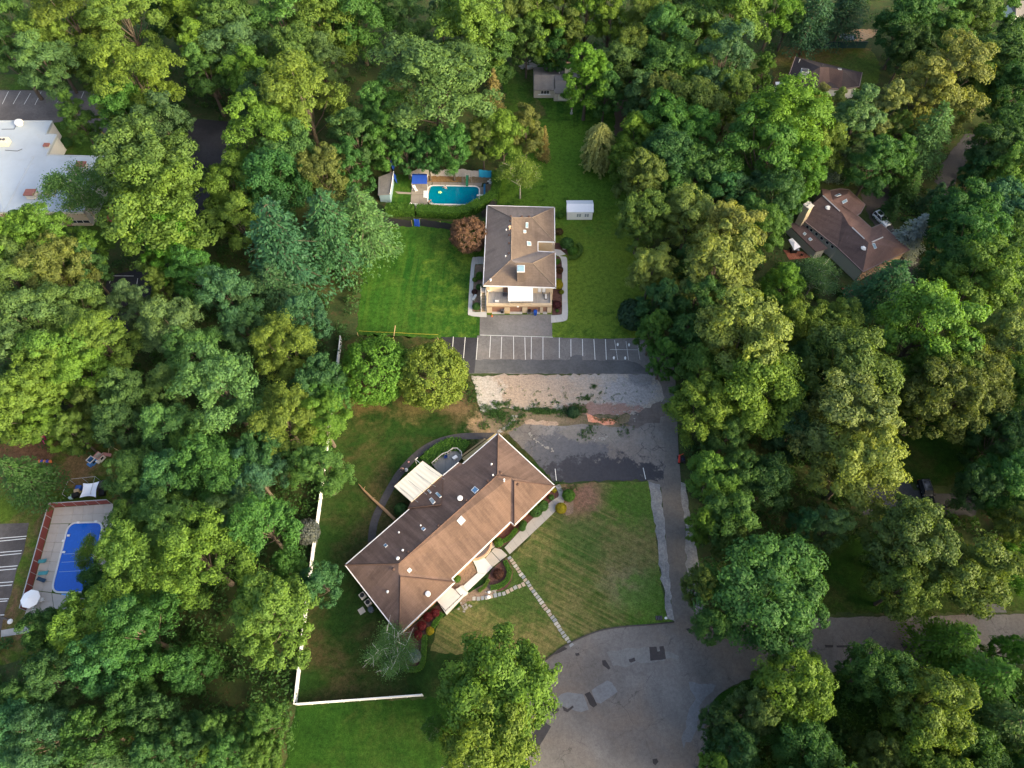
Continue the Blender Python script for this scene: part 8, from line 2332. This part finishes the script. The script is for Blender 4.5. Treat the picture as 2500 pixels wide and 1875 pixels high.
# ------------------------------------------------------------------ vehicles
def car(loc, rz, body, label, L=4.7, w=1.85, h=1.68, suv=True, name="parked_car", roofm=None):
    root = empty(name, loc, label, "car", rz=rz)
    def part(nm, mb, mat, par=None, smooth=False, bevel=0):
        me = mb.mesh(nm, smooth=smooth); me.materials.append(mat)
        o = bpy.data.objects.new(nm, me); o.parent = par or root; COL.objects.link(o)
        if bevel:
            b = o.modifiers.new("bevel", 'BEVEL'); b.width = bevel; b.segments = 2; b.limit_method = 'ANGLE'
        return o
    # lower body: lofted sections along x (front = +x): x, half width, z low, z high
    secs = [(L * .5, w * .36, .42, .68), (L * .46, w * .46, .3, .86), (L * .30, w * .5, .28, .96), (L * .12, w * .5, .28, 1.02), (-L * .3, w * .5, .28, 1.04), (-L * .45, w * .48, .3, 1.02), (-L * .5, w * .42, .42, .9)]
    vs_, fs = [], []
    for x, hw, z0, z1 in secs:
        vs_ += [(x, -hw * .92, z0), (x, -hw, (z0 + z1) / 2), (x, -hw * .9, z1), (x, hw * .9, z1), (x, hw, (z0 + z1) / 2), (x, hw * .92, z0)]
    for i in range(len(secs) - 1):
        for k in range(6): fs.append((i * 6 + k, (i + 1) * 6 + k, (i + 1) * 6 + (k + 1) % 6, i * 6 + (k + 1) % 6))
    fs += [tuple(range(6)), tuple(range(len(vs_) - 1, len(vs_) - 7, -1))]
    part("body", MB().add(vs_, fs), body, smooth=False, bevel=.06)
    xb = -L * .47 if suv else -L * .36
    g0 = [(L * .14, w * .44, 1.0), (-L * .02, w * .37, h - .05), (xb + .18, w * .37, h - .07), (xb, w * .43, 1.0)]
    vs_, fs = [], []
    for x, hw, z in g0: vs_ += [(x, -hw, z), (x, hw, z)]
    fs = [(0, 1, 3, 2), (4, 5, 7, 6), (2, 3, 5, 4), (0, 2, 4, 6), (1, 7, 5, 3)]
    part("cabin_glass", MB().add(vs_, fs), DGLASS)
    part("roof", MB().box(((g0[1][0] + g0[2][0]) / 2, 0, h - .03), (g0[1][0] - g0[2][0] + .1, w * .76, .07)), roofm or body, bevel=.03)
    for s in (-1, 1):
        pl = MB()
        for a, b in ((0, 1), (2, 3)): pl.tube([(g0[a][0], s * g0[a][1], g0[a][2]), (g0[b][0], s * g0[b][1], g0[b][2])], .045, 4)
        xm = (g0[1][0] + g0[2][0]) / 2
        pl.tube([(xm, s * w * .445, 1.0), (xm, s * w * .38, h - .06)], .04, 4)
        part("pillar", pl, body)
        for x in (L * .31, -L * .30):
            t = MB().tube([(x, s * w * .40, .34), (x, s * w * .51, .34)], .34, 14)
            wo = part("wheel", t, BLACK)
            part("rim", MB().tube([(x, s * w * .505, .34), (x, s * w * .52, .34)], .2, 10), GREY, wo)
        part("headlight", MB().box((L * .465, s * w * .34, .74), (.12, .34, .14)), WHITE)
        part("tail_light", MB().box((-L * .485, s * w * .37, .85), (.08, .26, .2)), paint("tail_red", (.35, .01, .01), .3))
        part("mirror", MB().box((L * .12, s * w * .54, 1.06), (.16, .2, .12)), body)
        part("door_handle", MB().box((-L * .02, s * w * .505, .86), (.18, .03, .04)), GREY)
    part("sunroof", MB().box(((g0[1][0] + g0[2][0]) / 2, 0, h + .012), ((g0[1][0] - g0[2][0]) * .62, w * .5, .02)), DGLASS)
    part("grille", MB().box((L * .495, 0, .6), (.05, w * .5, .22)), BLACK)
    part("bumper", MB().box((L * .49, 0, .42), (.16, w * .8, .16)), DGREY)
    return root
CARW = paint("car_white", (.72, .73, .74), .25, .02, .5)
a, b = Q('e', 1425, 540), Q('e', 1580, 690)
car((Q('e', 1490, 610)), math.atan2(b.y - a.y, b.x - a.x), CARW, "white car with black sunroof parked behind the brown house", L=4.6)
CARD = paint("car_black", (.012, .014, .018), .2, .1, .6)
a, b = Q('u', 1180, 560), Q('u', 1420, 1250)
car(Q('u', 1290, 950), math.atan2(b.y - a.y, b.x - a.x), CARD, "black van parked on the shaded drive at right", L=5.1, w=1.95, h=1.78)
# red mower at the edge of the driveway
mw = empty("riding_mower", Q('v', 460, 330), "red and black riding mower half under trees beside the driveway", "mower")
p = Q('v', 455, 335)
MB().box((p.x - .25, p.y + .1, .55), (.35, 1.6, .35), rad(-12)).build("hood", paint("mower_red", (.50, .045, .03), .4), mw, bevel=.08)
MB().box((p.x + .35, p.y, .5), (.9, 1.2, .5)).build("engine_deck", BLACK, mw, bevel=.06); MB().box((p.x + .4, p.y - .2, .95), (.5, .5, .5)).build("seat", paint("seat_navy", (.01, .012, .03)), mw, bevel=.08)
MB().tube([(p.x - .1, p.y + .8, .5), (p.x + .5, p.y + .85, 1.1)], .05, 5).build("roll_bar", paint("mower_red_bar", (.5, .05, .03), .4), mw)
for dx in (-.4, .7):
    for dy in (-.5, .55): MB().tube([(p.x + dx - .1, p.y + dy, .3), (p.x + dx + .1, p.y + dy, .3)], .3, 12).build("wheel", BLACK, mw)
# patio set behind the brown house
p = Q('e', 330, 915, 2.4); p.z = 0
um = empty("patio_umbrella", p, "white square patio umbrella beside the brown house", "parasol")
c4 = [Q('e', 250, 860, 2.4), Q('e', 300, 835, 2.4), Q('e', 415, 955, 2.4), Q('e', 325, 1000, 2.4)]
cc = sum(c4, Vector()) / 4 + Vector((0, 0, .4))
MB().add(c4 + [cc], [(1, 0, 4), (2, 1, 4), (3, 2, 4), (0, 3, 4)]).build("canopy", paint("umbrella_white", (.70, .70, .72)), um); MB().tube([(cc.x, cc.y, 0), cc], .04, 6).build("pole", GREY, um)
for x, y, t in ((255, 1010, "left of the grill"), (420, 1080, "right of the grill")): chair(Q('e', x, y), rad(x), BLACK, "black patio chair " + t + " beside the brown house")
gr = empty("barbecue_grill", Q('e', 310, 1030), "black barbecue grill under the white square umbrella", "grill")
p = Q('e', 310, 1030)
MB().box((p.x, p.y, .5), (1.3, .6, .9)).build("cabinet", BLACK, gr); MB().tube([(p.x - .6, p.y, .98), (p.x + .6, p.y, .98)], .3, 10).build("lid", DGREY, gr); MB().box((p.x + .9, p.y, .85), (.45, .5, .04)).build("side_shelf", GREY, gr)
sheet("red_patio", QL('e', [(180, 1000), (440, 1020), (560, 1100), (260, 1130)]), .045, earth("red_patio_brick", (.28, .10, .06), (.33, .13, .08), (.2, .08, .05), .6))
sheet("red_gravel_path", QL('e', [(960, 1500), (1120, 1540), (1180, 1650), (1000, 1600)]), .045, earth("red_gravel", (.30, .10, .06), (.26, .10, .07), (.15, .07, .05), .6))
# ------------------------------------------------------------------ undergrowth, weeds, shade woods added beyond the frame
rng = np.random.default_rng(5)
BLOCK = [QL(1, [(-900, 150), (1000, 150), (1000, 560), (640, 1000), (-900, 1000)])]
def inside(x, y, P):
    c = False
    n = len(P)
    for i in range(n):
        a, b = P[i], P[(i + 1) % n]
        if (a.y > y) != (b.y > y) and x < (b.x - a.x) * (y - a.y) / (b.y - a.y) + a.x: c = not c
    return c
open_pts = {
 'front': [W(*p) for p in [(845, 815), (930, 560), (900, 380), (1215, 380), (1230, 140), (1500, 140), (1545, 420), (1570, 650), (1660, 820), (1680, 1100), (1740, 1500), (3200, 1470), (3200, 1640), (1860, 1665), (1750, 1720), (1745, 2100), (690, 2100), (712, 1760), (705, 1700), (740, 1560), (760, 1363), (785, 1245), (820, 930)]],
 'play': QL('p', [(-400, 120), (320, 120), (480, 170), (850, 200), (900, 560), (900, 700), (830, 1300), (420, 1430), (300, 1560), (120, 1660), (-400, 1750)]),
 'office': QL(1, [(-900, 480), (200, 480), (640, 570), (700, 780), (830, 990), (740, 1100), (600, 1500), (-900, 1560)]),
 'mid': QL(1, [(1230, 760), (1590, 795), (1570, 960), (1420, 1100), (1250, 1500), (1010, 1832), (990, 1962), (780, 2180), (640, 2140), (690, 1772), (860, 1740), (1000, 1500), (1150, 1100)]),
 'yard': QL('t', [(150, 500), (330, 220), (600, 240), (1200, -60), (1850, -60), (1800, 350), (1950, 700), (1700, 1000), (1000, 1150), (200, 900)]),
 'bh': QL('e', [(190, 560), (450, 300), (700, 120), (1100, 120), (1650, 40), (1760, 800), (2010, 1060), (2080, 1500), (2000, 1800), (1000, 1650), (600, 1150), (180, 1100)]),
 'road': QL(3, [(1640, 1160), (1690, 1050), (1830, 850), (2100, 860), (1780, 1120), (1760, 1260), (2300, 1300), (2300, 1420), (1700, 1320)]),
 'van': QL(6, [(1180, 1480), (1440, 1400), (1340, 1000), (1700, 1100), (1900, 1500), (1900, 1680), (1180, 1680)]),
 'south': QL(9, [(420, 250), (1250, 200), (1900, 400), (2700, 420), (2700, 700), (400, 700)])}
pts = []
while len(pts) < 5200:
    px, py = rng.uniform(-150, 2650), rng.uniform(-80, 1960)
    p = W(px, py)
    if any(inside(p.x, p.y, P) for P in open_pts.values()): continue
    pts.append((p.x, p.y))
pts = np.array(pts)
n = len(pts)
r = rng.uniform(0.55, 1.7, n)
cen = np.stack([pts[:, 0], pts[:, 1], r * rng.uniform(0.5, 1.1, n)], 1)
pos, nrm, size, var = puffs_to_leaves(rng, cen, r, 40, 0.5, flat=0.8, jitter=0.6)
pos[:, 2] = np.maximum(pos[:, 2], 0.05)
me = leaf_mesh("undergrowth", pos, nrm, size, var, rng=rng)
ug = bpy.data.objects.new("undergrowth", me); COL.objects.link(ug)
ug.color = (0.036, 0.095, 0.028, 1)
props(ug, "dark green undergrowth covering the floor of the woods", "undergrowth", kind="stuff")
# weeds on the bank and in the gravel
def weeds(name, label, areas, col, leaf=.16, seed=3):
    rg = np.random.default_rng(seed)
    P = []
    for c, x, y, sx, sy, k in areas:
        for _ in range(k):
            q = Q(c, x + rg.normal() * sx, y + rg.normal() * sy)
            P.append((q.x, q.y))
    P = np.array(P); m = len(P)
    rr = rg.uniform(.12, .38, m)
    ps, nm, sz, vr = puffs_to_leaves(rg, np.stack([P[:, 0], P[:, 1], rr * .4 + .05], 1), rr, 14, leaf, flat=.6)
    ps[:, 2] = np.maximum(ps[:, 2], .09)
    o = bpy.data.objects.new(name, leaf_mesh(name, ps, nm, sz, vr, rng=rg)); COL.objects.link(o)
    o.color = (*col, 1)
    props(o, label, "weeds", kind="stuff")
weeds("weeds", "patchy green weeds along the bank between gravel and old asphalt",
      [('l', 960, 745, 60, 14, 150), ('l', 1060, 755, 70, 14, 170), ('l', 1240, 765, 60, 22, 170), ('l', 1330, 740, 60, 18, 80), ('l', 600, 690, 25, 14, 50), ('l', 690, 690, 20, 12, 30), ('l', 560, 770, 55, 25, 150), ('l', 640, 800, 45, 28, 130), ('l', 780, 735, 20, 10, 30), ('l', 500, 720, 30, 12, 30),
       ('l', 1470, 532, 16, 9, 26), ('l', 1400, 635, 35, 12, 45), ('l', 1300, 700, 35, 12, 30), ('l', 1130, 675, 30, 10, 16), ('l', 950, 690, 25, 6, 14), ('l', 760, 860, 35, 25, 50), ('l', 820, 800, 20, 20, 30), ('l', 700, 910, 25, 12, 30), ('l', 1430, 930, 35, 30, 40), ('l', 1380, 980, 25, 18, 20), ('l', 1600, 830, 60, 15, 40), ('l', 1760, 930, 40, 30, 30),
       ('l', 330, 560, 40, 60, 110), ('l', 380, 640, 30, 30, 50), ('l', 250, 500, 30, 30, 40), ('l', 480, 880, 40, 20, 40), ('l', 1160, 1400, 20, 8, 14), ('l', 1270, 1440, 50, 15, 20), ('l', 850, 600, 250, 40, 30), ('l', 1500, 620, 200, 40, 40)], (.055, .125, .035))
# unseen woods added beyond the right and near edges to shade the street
allv = []
src_key = [('oak', 0), ('oak', 1), ('maple', 0), ('locust', 1)]
rb2 = random.Random(12)
spots = [(W(2620 + rb2.uniform(0, 420), y + rb2.uniform(-50, 50)), rb2.uniform(.95, 1.3)) for y in range(250, 1470, 105)] + [(W(2640 + rb2.uniform(0, 300), y), 1.15) for y in (1700, 1790, 1880)] \
      + [(W(x + rb2.uniform(-40, 40), 1985 + rb2.uniform(0, 60)), rb2.uniform(.8, 1.05)) for x in range(1800, 2560, 120)]
P_, N_2, S_2, V_2 = [], [], [], []
for i, (p, s) in enumerate(spots):
    crown = PROTO[src_key[i % 4][0]][src_key[i % 4][1]][0]
    nf = len(crown.polygons)
    co = np.empty(len(crown.vertices) * 3, np.float32); crown.vertices.foreach_get("co", co)
    co = co.reshape(nf, 4, 3)[::4]
    c = co.mean(1); nn = np.cross(co[:, 1] - co[:, 0], co[:, 2] - co[:, 0])
    a_ = rb2.uniform(0, 6.28)
    R_ = np.array([[math.cos(a_), -math.sin(a_), 0], [math.sin(a_), math.cos(a_), 0], [0, 0, 1]])
    P_.append((c @ R_.T) * s + np.array([p.x, p.y, 0])); N_2.append(nn @ R_.T)
    S_2.append(np.full(len(c), .85) * s); V_2.append(rng.normal(.5, .15, len(c)))
o = bpy.data.objects.new("woods_beyond", leaf_mesh("woods_beyond", np.concatenate(P_), np.concatenate(N_2), np.concatenate(S_2), np.concatenate(V_2), rng=rng))
COL.objects.link(o); o.color = (.05, .11, .025, 1)
props(o, "unseen wood added beyond the right edge to shade the street", "woods", kind="stuff")
